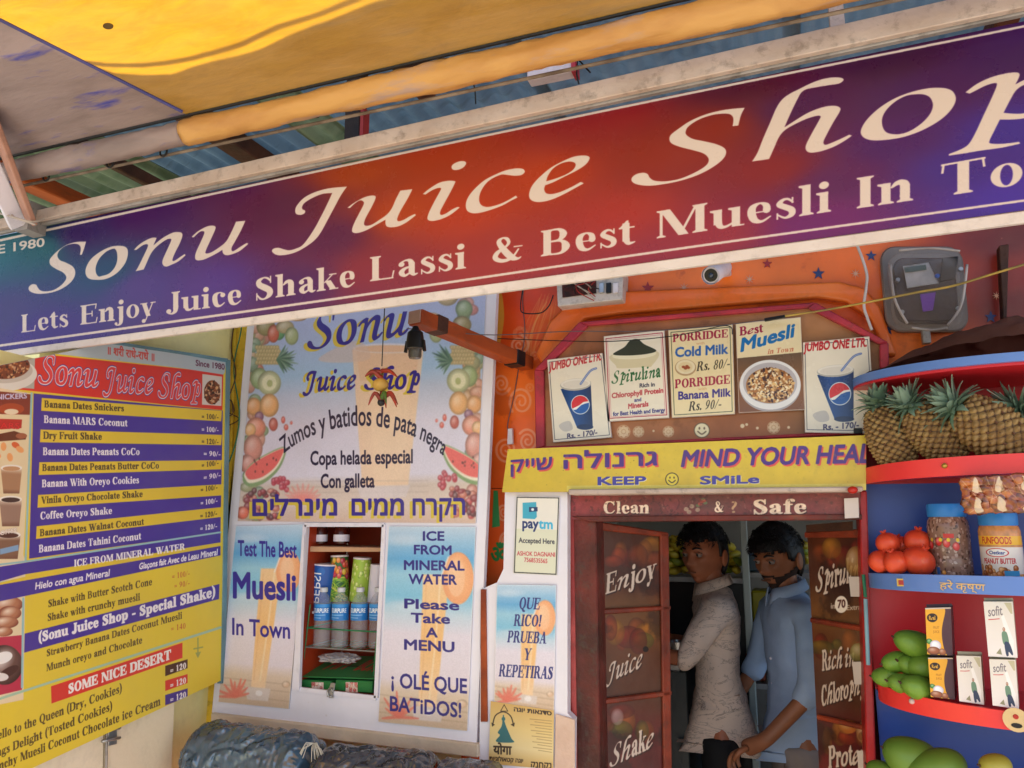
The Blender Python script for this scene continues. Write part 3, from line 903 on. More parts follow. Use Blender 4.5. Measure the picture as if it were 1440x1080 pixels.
def print_fruit():
    q = [(364, 395), (686, 370), (669, 736), (334, 733)]
    s = Print(1.994, q, '#c9c4de', 1000)
    B = bil(q)
    s.gradient([B(0, 0), B(1, 0), B(1, 1), B(0, 1)], [(0, '#b8b4d8'), (.25, '#aab8e0'), (.42, '#9cbfe2'), (.5, '#bcc8e4'), (.62, '#d8d2e8'), (.82, '#dcd4e4'), (.86, '#d2beb0'), (.93, '#dcc6b8'), (1, '#cfae9c')])
    K = lambda x, y: (300 + x / 3.176, 400 + y / 3.176)
    k = 1 / 3.176
    # big glass of banana shake
    s.poly([K(620, 290), K(940, 280), K(870, 900), K(665, 905)], '#efc9a4', .9)
    s.poly([K(640, 300), K(920, 290), K(905, 420), K(655, 430)], '#e6b890', .7)
    s.poly([K(700, 430), K(880, 425), K(850, 880), K(720, 885)], '#f0cfae', .55)
    s.ell(*K(780, 285), 50, 7, '#e6dfe8', a=.8); s.ell(*K(780, 287), 46, 5, '#e2b590')
    s.poly([K(470, 330), K(640, 250), K(700, 330), K(560, 350)], '#d8b9a6', .6, smooth=True)
    for yy in (880, 905, 930): s.line([K(330, yy), K(960, yy - 4)], 1.3, '#a98f84', .35, False)
    s.poly([K(640, 900), K(880, 895), K(860, 950), K(660, 955)], '#d9cdd2', .6)
    rr = np.random.default_rng(5)

    def pineapple(X, Y, sg):
        for i in range(8):
            for j in range(5):
                s.ball(*K(X - 45 + i * 13 + (j % 2) * 6, Y - 34 + j * 17), 9 * k, 10 * k, '#b9a070', hi='#d8c490', lo='#80804e')
        for i in range(13):
            a = rad(-65 + i * 11) if sg > 0 else rad(115 + i * 11)
            L = rr.uniform(60, 95)
            x, y = X + sg * 48, Y + 22
            s.line([K(x, y), K(x + math.cos(a) * L * .6, y + math.sin(a) * L * .5), K(x + math.cos(a) * L, y + math.sin(a) * L * .9)], [4.5, 3.4, .6], ['#4c7258', '#7d9a86', '#2f4d40'][i % 3], .9)
    for sg, X in ((1, 0), (-1, 1)):
        M0 = (lambda x, y, sg=sg: K(x, y) if sg > 0 else K(1345 - x, y - 10))
        for _ in range(46):
            yy_ = rr.uniform(-10, 1040); s.ball(*M0(rr.uniform(150, 215) + (70 * rr.random() if yy_ < 240 else 0), yy_), rr.uniform(6, 12), rr.uniform(7, 13), ['#9a9a70', '#c89c70', '#8aa478', '#d09078', '#b8b088', '#c8786a', '#7c9a80'][rr.integers(7)], a=.9)
        M = (lambda x, y, X=X, sg=sg: K(x, y) if sg > 0 else K(1345 - x, y - 10 + (0)))
        for (x, y, rx, ry, c) in [(225, 120, 38, 40, '#8aa070'), (300, 60, 50, 45, '#c0a878'), (235, 190, 42, 40, '#9a8a58'), (290, 215, 30, 34, '#5f9a64'), (268, 220, 26, 40, '#d0604a'), (320, 190, 40, 30, '#b8a478'), (375, 150, 40, 14, '#c8955c'), (350, 230, 30, 40, '#a6b078'),
                                  (205, 420, 40, 48, '#9db37a'), (250, 440, 52, 55, '#c7cc9a')]:
            s.ball(*M(x, y), rx * k, ry * k, c)
        s.ell(*M(250, 440), 10, 11, '#e8e6c0'); s.ell(*M(252, 442), 4, 5, '#b0b878')
        pineapple(240 if sg > 0 else 1110, 315, sg)
        for (x, y, rx, ry, c) in [(180, 545, 34, 40, '#e8a468'), (250, 540, 42, 52, '#eeb070'), (205, 590, 20, 22, '#8d5a7a'), (268, 625, 20, 30, '#c05a50'), (312, 605, 9, 16, '#d85c50'), (325, 638, 10, 14, '#d85c50'), (348, 618, 6, 8, '#d85c50'),
                                  (190, 640, 44, 46, '#e88e74'), (165, 650, 25, 30, '#f0b478'), (178, 730, 42, 60, '#d88c7c'), (150, 800, 40, 40, '#d98d80')]:
            s.ball(*M(x, y), rx * k, ry * k, c)
        # watermelon wedge
        w = [(135, 850), (170, 800), (240, 755), (315, 725), (322, 760), (290, 830), (230, 885), (170, 905), (135, 885)]
        s.poly([M(*p) for p in w], '#7f9a66', smooth=True)
        w2 = [(140, 842), (175, 800), (240, 760), (312, 730), (314, 760), (282, 822), (225, 870), (165, 888), (142, 868)]
        s.poly([M(*p) for p in w2], '#efe0c8', smooth=True)
        w3 = [(145, 835), (178, 800), (240, 763), (310, 733), (308, 760), (276, 815), (222, 858), (168, 872), (148, 858)]
        s.poly([M(*p) for p in w3], '#e8605a', smooth=True)
        for _ in range(9): s.ell(*M(rr.uniform(180, 290), rr.uniform(775, 840)), 1.0, 1.7, '#3a2020', a=.8)
        for _ in range(16): s.ball(*M(rr.uniform(265, 335), rr.uniform(850, 920)), 3.6, 4, '#b83a48')
        for _ in range(46): s.ball(*M(rr.uniform(140, 285), rr.uniform(920, 1045)), rr.uniform(3, 6), rr.uniform(3, 6), ['#8a3038', '#b8484a', '#5c3038', '#c06a5a'][rr.integers(4)])
        s.ball(*M(130, 1020), 9, 9, '#e86a50')
    cx = K(400, 960)
    for kx in range(11):
        a = rad(180 + kx * 18)
        s.line([cx, (cx[0] + math.cos(a) * 16, cx[1] + math.sin(a) * 11), (cx[0] + math.cos(a) * 26, cx[1] + math.sin(a) * 22)], [7, 5, 2], '#e8867c', .6)
    s.soften(2, .12)
    V, Y = '#3b2d8c', '#d9c04a'
    s.text('Sonu', K(420, 295), K(880, 225), 54, V, 'callig', shadow=(Y, -5, 3), bold=.008)
    s.text('Juice', K(400, 480), K(640, 468), 31, V, 'callig', shadow=(Y, -5, 2), bold=.03)
    s.text('Shop', K(675, 470), K(925, 465), 31, V, 'callig', shadow=(Y, -5, 2), bold=.03)
    # the arched line
    C = np.array(K(665, 1040)); R0 = 480 * k * 1.02
    D = '#2c2440'

    def arc(u, vh):
        th = np.radians(-137 + 96 * u)
        # an arch that is flatter than a circle
        X = C[0] + np.cos(th) * (R0 * .98) ; Yb = C[1] - 6 + np.sin(th) * (R0 * .80)
        nx, ny = np.cos(th) * .35, np.sin(th)
        return np.stack([X + nx * vh, Yb + ny * vh], 1)
    s.text('Zumos y batidos de pata negra', (0, 0), (1, 0), 28, D, arc=arc, bold=.02)
    s.text('Copa helada especial', K(432, 806), K(893, 797), 19, D, bold=.035)
    s.text('Con galleta', K(478, 908), K(720, 905), 19, D, bold=.035)
    for w, a, b in [('םילרנימ', (168, 1032), (560, 1030)), ('םיממ', (612, 1030), (858, 1030)), ('חרקה', (884, 1030), (1130, 1027))]:
        s.text(w, K(*a), K(*b), 26, V, shadow=(Y, -4, 4), bold=.035)
    s.mottle(.03, 5, 3)
    return s


def print_paytm():
    q = [(726, 698), (787, 699), (783, 809), (722, 806)]
    s = Print(1.994, q, '#e9e4dc', 1300)
    B = bil(q)
    s.poly([B(0, .42), B(1, .42), B(1, 1), B(0, 1)], '#dcdcc6')
    s.frame([B(.02, .012), B(.98, .012), B(.98, .988), B(.02, .988)], 1.4, '#34343c')
    s.poly([(735, 707), (754, 706), (755, 727), (752, 730), (735, 729)], '#3fa9c8')
    s.poly([(744, 713), (756, 713), (756, 719), (744, 720)], '#203a6a')
    s.ell(749, 716.5, 2, 2, '#e8f0f4')
    s.text('pay', (734, 742), (757, 743), 13.5, '#1d3270', bold=0.041)
    s.text('tm', (758, 743), (778, 744), 13.5, '#3fb2dc', bold=0.041)
    s.text('Accepted Here', (729.5, 763), (780, 765), 7, '#3c3c48', bold=.03)
    s.text('ASHOK DAGNANI', (727, 781), (781, 783), 6, '#c04450', bold=.02)
    s.text('7568535565', (737, 790), (770, 792), 6, '#c04450', bold=.02)
    return s


def print_yoga():
    q = [(690, 986), (779, 999), (778, 1082), (687, 1074)]
    s = Print(1.992, q, '#d8b46c', 1300)
    B = bil(q); d = '#3a2c22'
    s.gradient([B(0, 0), B(1, 0), B(1, 1), B(0, 1)], [(0, '#d0a863'), (.4, '#e2c684'), (.7, '#e4cf9a'), (1, '#c9a25c')])
    t = [(709, 991), (714, 1000), (704, 1000)]
    s.frame(t + [t[0]], 1, d)
    s.line([(693, 1018), (697, 1006), (708, 1001), (718, 1007), (722, 1019)], 1.6, d)
    s.poly([(691, 1016), (696, 1019), (692, 1022)], d); s.poly([(724, 1016), (718, 1019), (723, 1022)], d)
    s.poly([(708, 1012), (712, 1022), (719, 1038), (722, 1044), (698, 1043), (703, 1034), (700, 1030), (705, 1022)], '#2d6a70', smooth=True)
    s.ell(708, 1011, 2.6, 3, '#2d6a70')
    s.line([(707, 1016), (708, 1006)], 1.6, '#2d6a70')
    s.text('योगा', (694, 1060), (719, 1061), 12, d, bold=.05)
    for i, (x0, x1) in enumerate([(722, 776)]): s.text('הגוי תואנדס', (x0, 1000), (x1, 1006), 6, d, bold=.05)
    for i in range(12): s.line([(745 + (i * 7) % 13, 1011 + i * 4), (776, 1014 + i * 4)], 1.1, '#8b6c44', .55, False)
    s.text('תויגולואטק הגוי', (688, 1069), (736, 1073), 6, d, bold=.04)
    s.text('קנחקנ', (746, 1079), (776, 1081), 9, d, bold=0.038)
    return s


def print_yellow():
    q = [(714, 632), (1218, 612), (1218, 689), (706, 692)]
    s = Print(1.965, q, '#d4b838', 1150)
    s.gradient(q, [(0, '#d8bc34'), (1, '#ccae38')])
    V = '#4b2a80'; sh = ('#d8504a', 2.2, 2.2)
    # visual order, left to right
    s.text('קייש', (716, 664), (777, 659), 19, V, shadow=sh, bold=.03)
    s.text('הלונרג', (789, 659), (925, 654), 22, V, shadow=sh, bold=.03)
    s.text('MIND YOUR HEALTH', (956, 656), (1266, 649), 22, V, shadow=sh, bold=.045, ital=.18, h1=26)
    s.text('KEEP', (839, 682), (908, 681), 11, '#3c3a9a', shadow=('#efe6c0', .8, .8), bold=0.049)
    s.text('SMiLe', (984, 681), (1068, 679), 11, '#3c3a9a', shadow=('#efe6c0', .8, .8), bold=0.049)
    smiley(s, 945, 674, 9.5, 9.5, '#dcc540')
    s.poly([(797, 683), (1232, 680), (1232, 690), (797, 693)], '#e6dc7c', .55)
    s.mottle(.05, 6, 8).specks(120, r=(.5, 1.8)).wear(.25, '#b09a3c', 9, 5, .66)
    return s


def smiley(s, x, y, rx, ry, c, line='#2c2620'):
    s.ell(x, y, rx, ry, line); s.ell(x, y, rx * .87, ry * .87, c)
    s.ell(x - rx * .3, y - ry * .25, rx * .1, ry * .17, line); s.ell(x + rx * .3, y - ry * .25, rx * .1, ry * .17, line)
    s.line([(x - rx * .5, y + ry * .15), (x, y + ry * .5), (x + rx * .5, y + ry * .15)], rx * .14, line)


OCT = [(757, 631), (755, 520), (818, 454), (1143, 427), (1246, 482), (1247, 607)]


def print_octboard():
    s = Print(2.045, OCT, '#b4764c', 800)
    field(s, [(770, 500, '#a96a44'), (830, 470, '#9c6240'), (900, 600, '#b4744c'), (1000, 610, '#a56540'), (1150, 450, '#ac784e'), (1200, 480, '#9c6a40'), (1230, 590, '#8e6440'), (800, 620, '#b0744c')])
    f = '#ecd6b4'
    for x, y, r in [(877, 607, 9), (898, 607, 7.5), (940, 607, 7.5), (1088, 601, 8.5)]:
        for k in range(8):
            a = k * math.pi / 4
            s.ell(x + math.cos(a) * r * .62, y + math.sin(a) * r * .62, r * .3, r * .3, f, a=.8)
        s.ell(x, y, r * .3, r * .3, f, a=.9)
        s.line([(x + math.cos(a) * r, y + math.sin(a) * r) for a in np.linspace(0, 6.28, 13)], 1, f, .6)
    smiley(s, 987, 605, 11.5, 11, '#f0e6c4', '#6c5a44')
    for x, y, r in [(919, 606, 1.6), (1044, 599, 3), (1050, 597, 2), (1065, 602, 2), (1109, 601, 2)]: s.ell(x, y, r, r, f)
    s.mottle(.12, 5, 13).wear(.3, '#6e4228', 6, 14, .6)
    return s


def pepsi_cup(s, q):
    """printed picture of a cola cup"""
    B = bil(q)
    s.poly([B(.12, .8), B(.3, .76), B(.35, .86), B(.2, .88)], '#9a9aa6', .5, smooth=True)
    s.gradient([B(.20, .37), B(.74, .32), B(.70, .845), B(.43, .855)], [(0, '#14386f'), (.35, '#1d4c94'), (.7, '#16407f'), (1, '#0d2b5e')], True)
    s.ell(*B(.565, .85), (B(.72, 0)[0] - B(.42, 0)[0]) / 2, 4, '#0d2b5e')
    w = (B(.74, 0)[0] - B(.2, 0)[0]) / 2
    c = B(.47, .335)
    s.ell(c[0], c[1], w + 1, 8.5, '#b9b6b0', rot=-4); s.ell(c[0], c[1] - 1.2, w, 7, '#ebe6de', rot=-4)
    s.ell(c[0], c[1] - .4, w * .86, 5.4, '#ded8d0', rot=-4)
    s.line([B(.56, .335), B(.74, .20), B(.86, .17)], 2.8, '#4666b0'); s.line([B(.56, .335), B(.74, .20), B(.86, .17)], 1, '#b4c2e4')
    x, y = B(.52, .58); r = w * .6
    s.ell(x, y, r * 1.05, r * 1.08, '#e8eef6'); s.ell(x, y, r * .98, r, '#1f5fb4')
    t = np.linspace(math.pi * .86, math.pi * 1.93, 20)
    top = [(x + math.cos(a) * r * .98, y + math.sin(a) * r) for a in t]
    s.poly(top + [(x + r * .6, y - r * .15), (x + r * .1, y + .05 * r), (x - r * .45, y + r * .55), (x - r * .75, y + r * .6)], '#f4f2f2')
    s.poly(top[:-1] + [(x + r * .35, y - r * .3), (x - r * .1, y + r * .05), (x - r * .8, y + r * .4)], '#d8303c')


def print_card(q, kind):
    s = Print(2.024, q, '#ece4d4', 1300)
    B = bil(q)
    if kind == 'cola_left' or kind == 'cola_right':
        s.frame([B(.03, .03), B(.97, .03), B(.97, .97), B(.03, .97)], .9, '#4b4b5c')
        pepsi_cup(s, q)
        if kind == 'cola_left':
            s.text('JUMBO ONE LTR.', (773, 521), (846, 506), 11, '#c03038', bold=.05, ital=.15)
            s.text('Rs. - 170/-', (797, 617), (840, 611), 7, '#3a3560', bold=0.043)
        else:
            s.text('JUMBO ONE LTR.', (1131, 494), (1219, 487), 12, '#c03038', bold=.05, ital=.15)
            s.text('Rs. - 170/-', (1157, 605), (1208, 601), 8, '#3a3560', bold=0.043)
    if kind == 'spirulina':
        s.frame([B(.035, .03), B(.965, .03), B(.965, .965), B(.035, .965)], 1.3, '#b44c5c'); s.frame([B(.06, .05), B(.94, .05), B(.94, .95), B(.06, .95)], .6, '#d08890')
        s.poly([(860, 499), (924, 494), (917, 514), (908, 516), (872, 518), (866, 514)], '#d9cfae', smooth=True)
        s.ell(892, 499, 31, 6, '#e8e2c8', rot=-4)
        s.poly([(862, 498), (878, 488), (886, 479), (897, 477), (906, 484), (923, 493), (908, 498), (880, 500)], '#3d4238', smooth=True)
        s.text('Spirulina', (860, 540), (929, 530), 18, '#2c6a3c', 'callig', bold=.012)
        for t, a, b, h, c in [('Rich in', (899, 545), (921, 543), 5.5, '#4a4a5a'), ('Chlorophyll Protein', (860, 560), (933, 552), 7, '#b83a44'), ('and', (892, 565), (902, 564), 5, '#4a4a88'), ('Minerals', (883, 575), (912, 571), 7, '#b83a44'), ('for Best Health and Energy', (862, 585), (935, 579), 5.5, '#3c3c80')]:
            s.text(t, a, b, h, c, bold=.05)
    if kind == 'porridge':
        s.img[:] = rgb('#ead9ae')
        s.frame([B(.04, .03), B(.96, .03), B(.96, .97), B(.04, .97)], 1, '#4a5a4c')
        s.text('PORRIDGE', (946, 481), (1024, 474), 11, '#a02848', 'serif', bold=.015)
        s.text('with', (979, 485), (991, 484), 4, '#d09a70')
        s.text('Cold Milk', (949, 502), (1023, 497), 13, '#2d62b0', bold=0.046)
        s.ell(964, 517, 15, 11.5, '#b99a74'); s.ell(964, 516, 13.5, 10, '#e9dcbc'); s.ell(964, 516, 10, 7, '#e2cfa4')
        for dx, dy in [(-3, 0), (2, -1), (0, 2), (4, 1)]: s.ell(964 + dx, 516 + dy, 2.4, 1.8, '#9c4a2c')
        s.text('Rs. 80/-', (979, 522), (1026, 517), 13, '#37322c', 'serif', ital=.25)
        s.text('PORRIDGE', (949, 546), (1027, 539), 12, '#a02848', 'serif', bold=.015)
        s.text('with', (982, 549), (994, 548), 4, '#d09a70')
        s.text('Banana Milk', (953, 562), (1027, 557), 11, '#3a2f88', bold=0.043)
        s.text('Rs. 90/-', (968, 578), (1014, 574), 13, '#37322c', 'serif', ital=.25)
    if kind == 'muesli':
        s.img[:] = rgb('#eadbb4')
        s.poly([B(0, .39), B(1, .38), B(1, 1), B(0, 1)], '#80583e')
        s.gradient([B(0, .39), B(1, .38), B(1, 1), B(0, 1)], [(0, '#6a5648'), (.5, '#8a5c3c'), (1, '#7a4c32')])
        s.text('Best', (1040, 472), (1073, 467), 12, '#9c2c4c', 'callig', bold=.02)
        s.text('Muesli', (1040, 495), (1117, 473), 18, '#2470b4', bold=0.051, ital=.1)
        s.text('in Town', (1079, 498), (1116, 494), 7, '#c8765a', 'serif', ital=.2)
        x, y = 1083, 541
        s.ell(x, y + 2, 43, 36, '#aaa6ae', rot=0); s.ell(x, y, 43, 35, '#e6e6ea'); s.ell(x, y - 2, 38, 29, '#b8b4bc')
        rr = np.random.default_rng(4)
        s.ell(x, y + 1, 34, 25, '#a8784c')
        for i in range(520):
            a, r = rr.random() * 6.28, math.sqrt(rr.random())
            c = ['#e8d2a8', '#caa070', '#8c5a34', '#5a3424', '#e4bc80', '#f2e4c8', '#b87844', '#3c2a34'][rr.integers(8)]
            s.ell(x + math.cos(a) * r * 33, y + 1 + math.sin(a) * r * 24, rr.uniform(1, 3), rr.uniform(.8, 2), c, rot=rr.uniform(0, 180), a=.95)
    s.frame([B(0, 0), B(1, 0), B(1, 1), B(0, 1)], 1.6, '#cdb8ae', .8)
    s.mottle(.03, 4, 31)
    return s


# menu board hangs crooked on the side wall
_mr = np.array(at(317, 720, 1.95))
MENU = Plane(_mr, (math.sin(rad(-7.8)), math.cos(rad(-7.8)), 0))
MENU_Q = [(-90, 526), (0, 514), (70, 500), (152, 482), (318, 506), (311, 957), (-90, 1143)]


def print_menu():
    s = Print(MENU, MENU_Q, '#d9bd2c', 1200)
    s.n = None
    A = lambda x, y: (x / 3.485, 470 + y / 3.485)
    C = lambda x, y: (x / 3.176, 740 + y / 3.176)
    s.img[:] = rgb('#e8cc40')
    # pale top band
    s.poly([(-95, 420), (319, 506), A(1100, 190), (-95, 478)], '#b9c4cc')
    s.line([(100, 468), (318, 507)], 5, '#5f94ae')
    s.text('॥ श्री राधे-राधे ॥', (150, 498), (218, 508), 11, '#d05048', bold=.04)
    s.text('Since 1980', (275, 514), (316, 520), 8, '#6a3050', bold=0.038)
    # red head
    s.poly([(-95, 440), A(175, 95), A(1095, 190), A(1090, 372), A(0, 262), (-95, 530)], '#dc3c34')
    s.poly([A(175, 80), A(345, 70), A(1100, 188), A(1095, 198), A(345, 84), A(175, 96)], '#b9c4cc')
    for w, a, b, h0, h1 in [('Sonu', (188, 240), (486, 262), 40, 36), ('Juice', (505, 280), (755, 295), 37, 33), ('Shop', (775, 310), (985, 322), 35, 31)]:
        s.text(w, A(*a), A(*b), h0 * 1.05, '#dc3c34', 'callig', h1=h1 * 1.05, outline=('#4a3c96', .075))
        s.text(w, A(*a), A(*b), h0 * 1.05, '#f4eaee', 'callig', h1=h1 * 1.05, bold=.045)
        s.text(w, A(*a), A(*b), h0 * 1.05, '#e4484c', 'callig', h1=h1 * 1.05, bold=.012)
    # bowl pictures
    def nuts(x, y, rx, ry, sd, n=120, clip=None):
        rr = np.random.default_rng(sd)
        s.ell(x, y, rx, ry, '#7c4028')
        for i in range(n):
            a, r = rr.random() * 6.28, math.sqrt(rr.random())
            s.ell(x + math.cos(a) * r * rx * .95, y + math.sin(a) * r * ry * .95, rr.uniform(.8, 2.6), rr.uniform(.8, 2.2), ['#a86034', '#5c2c1c', '#d8a878', '#8c4828', '#caa080', '#3c1c18'][rr.integers(6)], rot=rr.uniform(0, 180))
    s.poly([(-95, 487), A(172, 98), A(168, 268), (-95, 535)], '#b8b4ac')
    s.ell(6, 526, 46, 24, '#e4e0da'); s.ell(4, 521, 42, 18, '#c9c0b8'); nuts(6, 514, 36, 19, 3, 200)
    s.poly([A(992, 195), A(1088, 208), A(1085, 352), A(990, 345)], '#dcd2cc'); nuts(*A(1040, 285), 11.5, 17, 4, 90)
    # picture strip on the left
    s.poly([(-95, 530), A(155, 290), A(115, 1080), (36, 790), (33, 1012 - 28), (-95, 1010)], '#ead6b0')
    s.poly([(-95, 541), A(152, 295), A(148, 395), (-95, 580)], '#8a4030'); s.text('SNICKERS', (-10, 562), (38, 560), 7, '#d8cce4', bold=0.043, outline=('#3c3c98', .06)); s.ell(16, 575, 18, 8, '#b05030')
    s.ell(16, 579, 10, 4, '#f0dcc0')
    s.poly([(-95, 586), A(108, 418), A(105, 460), (-95, 610)], '#c03830'); s.text('MARS', (-12, 602), (28, 603), 8, '#d83434', bold=0.049, outline=('#3a1c18', .06))
    s.poly([(-20, 614), (20, 606), (38, 612), (36, 618), (8, 620), (-20, 622)], '#6e3a26'); s.ell(30, 613, 8, 4, '#a86448')
    rr = np.random.default_rng(8)
    for (x, y) in [(5, 628), (22, 626), (14, 643), (-4, 640), (28, 632)]: s.ell(x, y, 6, 4, ['#e06a3c', '#f0a86c'][rr.integers(2)], rot=rr.uniform(0, 90))

    def cup(x, y, w, h, c, top):
        s.gradient([(x - w, y), (x + w, y), (x + w * .75, y + h), (x - w * .75, y + h)], [(0, '#f0e0cc'), (.25, c), (.8, c), (1, '#7a5240')])
        s.ell(x, y, w, w * .3, '#f6efe6'); s.ell(x, y + 1, w * .82, w * .22, top)
    cup(16, 658, 15, 36, '#b08464', '#c89870'); cup(15, 702, 16, 38, '#a08070', '#4a3430'); cup(12, 752, 17, 34, '#8a6650', '#5c3a30')
    s.poly([(0, 772), (26, 766), (26, 774), (0, 780)], '#88a8cc')
    s.text('COFFEE', (-6, 754), (24, 748), 6, '#f0e4dc', bold=0.049, outline=('#5a3428', .06))
    for i, (x, y, w, h) in enumerate([(10, 850, 22, 12), (14, 862, 16, 10), (6, 875, 20, 9), (4, 888, 14, 7)]): s.ball(x, y, w, h, '#b87c5c', hi='#f0dcc8', lo='#7c3c2c')
    s.poly([(-95, 905), (32, 893), (31, 970), (-95, 1000)], '#c03850'); s.ball(6, 935, 26, 28, '#6c4c44', hi='#f4ece6', lo='#3c2420'); s.ell(4, 925, 14, 8, '#f4f0ee', rot=-20); s.ell(12, 945, 16, 6, '#4c2c26', rot=-30); s.ell(0, 952, 12, 6, '#e8e0dc')
    # blue field with rows
    BL, YW = '#4e3a9c', '#e8c840'
    s.poly([A(165, 290), A(1092, 374), (310, 748), C(130, 145)], BL)
    s.line([(44.5, 553), (36, 789)], 3, '#9cc4c8', 1, False)
    rows = [(559.5, 577.6, 577.6, 592.5, 58.8), (604, 611.5, 622, 626, 57), (650, 647, 668, 660, 55.4), (696, 681, 714, 696.7, 53.7), (740, 713, 758, 727, 51.6)]
    for yl, yr, yl2, yr2, x0 in rows: s.poly([(x0, yl), (312, yr), (311, yr2), (x0 - 1, yl2)], YW)
    T = [('Banana Dates Snickers', (217, 358), (608, 378), 9.5, 0, '100/-', (1010, 405)), ('Banana MARS Coconut', (215, 434), (625, 452), 10.5, 1, '100/-', (1010, 468)), ('Dry Fruit Shake', (212, 512), (500, 517), 10, 0, '120/-', (1010, 527)),
         ('Banana Dates Peanats CoCo', (210, 592), (685, 592), 10.5, 1, '90/-', (1020, 587)), ('Banana Dates Peanats Butter CoCo', (207, 670), (780, 658), 9.5, 0, '100/-', (1010, 645)),
         ('Banana With Oreyo Cookies', (205, 750), (682, 730), 10.5, 1, '90/-', (1020, 705)), ('Vinila Oreyo Chocolate Shake', (202, 830), (700, 797), 9.5, 0, '100/-', (1005, 765)), ('Coffee Oreyo Shake', (197, 908), (550, 880), 10.5, 1, '100/-', (1005, 830)),
         ('Banana Dates Walnat Coconut', (195, 990), (706, 933), 9.5, 0, '120/-', (1003, 893)), ('Banana Dates Tahini Coconut', (190, 1070), (692, 1005), 10.5, 1, '120/-', (1003, 955))]
    for t, a, b, h, wh, pr, pp in T:
        c = '#f2ecf2' if wh else '#5a4a30'
        s.text(t, A(*a), A(*b), h, c, 'serif', bold=.02, h1=h * .92)
        p = A(pp[0] - 22, pp[1] + 8)
        s.text('= ' + pr, p, (p[0] + 24, p[1] + (.06 if pp[1] < 600 else -.14) * 24), 7, c, 'serif', bold=.03)
    # lower part
    s.poly([(-95, 812), C(985, 25), C(985, 72), C(110, 215), (-95, 845)], BL)
    s.line([(-95, 805), C(120, 157), C(985, 27)], 2.6, '#9cc4c8', 1, False); s.line([(-95, 838), C(110, 232)], 2.6, '#9cc4c8', 1, False)
    s.text('ICE FROM MINERAL WATER', C(330, 181), C(828, 106), 9.5, '#f4eef4', 'serif', bold=.03)
    s.poly([(-95, 866), C(0, 262), C(985, 85), C(985, 130), C(0, 335), (-95, 890)], BL)
    s.poly([(-95, 842), C(110, 226), C(985, 78), C(985, 88), C(0, 262), (-95, 862)], YW)
    s.text('Hielo con agua Mineral', C(155, 283), C(490, 222), 9.5, '#f4eef4', bold=0.038, ital=.12)
    s.text('Glaçons fait Avec de Leau Mineral', C(620, 193), C(972, 128), 8.5, '#f4eef4', bold=.05, ital=.12)
    s.line([C(104, 322), C(98, 720)], 3, '#9cc4c8', 1, False)
    dk = '#5c4a2c'
    s.text('Shake with Butter Scotch Cone', C(215, 362), C(680, 262), 10, dk, 'serif', bold=.01)
    s.text('= 100/-', C(768, 236), C(848, 222), 8, '#c8643c', 'serif'); s.text('= 90/-', C(778, 278), C(848, 265), 8, '#c8643c', 'serif')
    s.text('Shake with crunchy muesli', C(212, 424), C(626, 330), 10, dk, 'serif', bold=.01)
    s.poly([C(110, 480), C(980, 258), C(978, 325), C(108, 565)], BL)
    s.text('(Sonu Juice Shop - Special Shake)', C(172, 518), C(962, 312), 13.5, '#f6f0f4', 'serif', bold=.045)
    s.text('Strawberry Banana Dates Coconut Muesli', C(208, 582), C(814, 412), 9.5, dk, 'serif', bold=.01)
    s.text('= 140', C(763, 470), C(830, 456), 8, '#c8643c', 'serif')
    s.text('Munch oreyo and Chocolate', C(207, 648), C(636, 522), 10, dk, 'serif', bold=.01)
    s.line([(-95, 1010), C(0, 770), C(985, 452)], 3.4, '#a9c8ae', 1, False)
    s.poly([C(228, 715), C(815, 520), C(815, 588), C(230, 792)], '#dc3c30')
    s.text('SOME NICE DESERT', C(305, 748), C(764, 592), 13, '#f8f0ec', 'serif', bold=.05)
    for y, c in ((622, '#4a2c20'), (688, '#dc3c30'), (752, '#46308c')):
        s.poly([C(738, y + 2), C(838, y - 28), C(838, y + 12), C(738, y + 48)], c)
        s.text('= 120', C(760, y + 35), C(832, y + 12), 8.5, '#f6eeee', 'serif', bold=.03)
    s.text('Hello to the Queen (Dry, Cookies)', C(-40, 965), C(545, 740), 12, dk, 'serif', bold=.01)
    s.text('Kings Delight (Tosted Cookies)', C(-60, 1050), C(502, 820), 12, dk, 'serif', bold=.01)
    s.text('Crunchy Muesli Coconut Chocolate ice Cream', C(-70, 1115), C(718, 798), 12, dk, 'serif', bold=.01)
    # little pump-bottle mark
    s.line([C(884, 500), C(884, 580)], 2, '#98a05c', .8); s.line([C(866, 548), C(905, 540)], 2, '#98a05c', .8); s.poly([C(872, 565), C(898, 560), C(884, 590)], '#98a05c', .8)
    s.mottle(.03, 5, 21)
    return s

# ------------------------------------------------------------------ more measuring helpers
def proj(p):
    d = np.array(p, float) - EYE
    z = d @ _F
    return (PW / 2 + FPX * (d @ _R) / z, PH / 2 - FPX * (d @ _U) / z)


def atz(px, py, z):
    d = _F * FPX + _R * (px - PW / 2) - _U * (py - PH / 2)
    return Vector(EYE + d * ((z - CAMZ) / d[2]))


def on(pl, px, py, off=0.0):
    return Vector(pl.w(pl.uv([(px, py)]), off)[0])


def strip(name, pts, r, m, parent=None, n=6, smooth=True):
    return MB().tube(pts, r, n).build(name, m, parent, smooth=smooth)


def cat3(pts, n=8):
    return [Vector(p) for p in spline([tuple(p) for p in pts], n)]


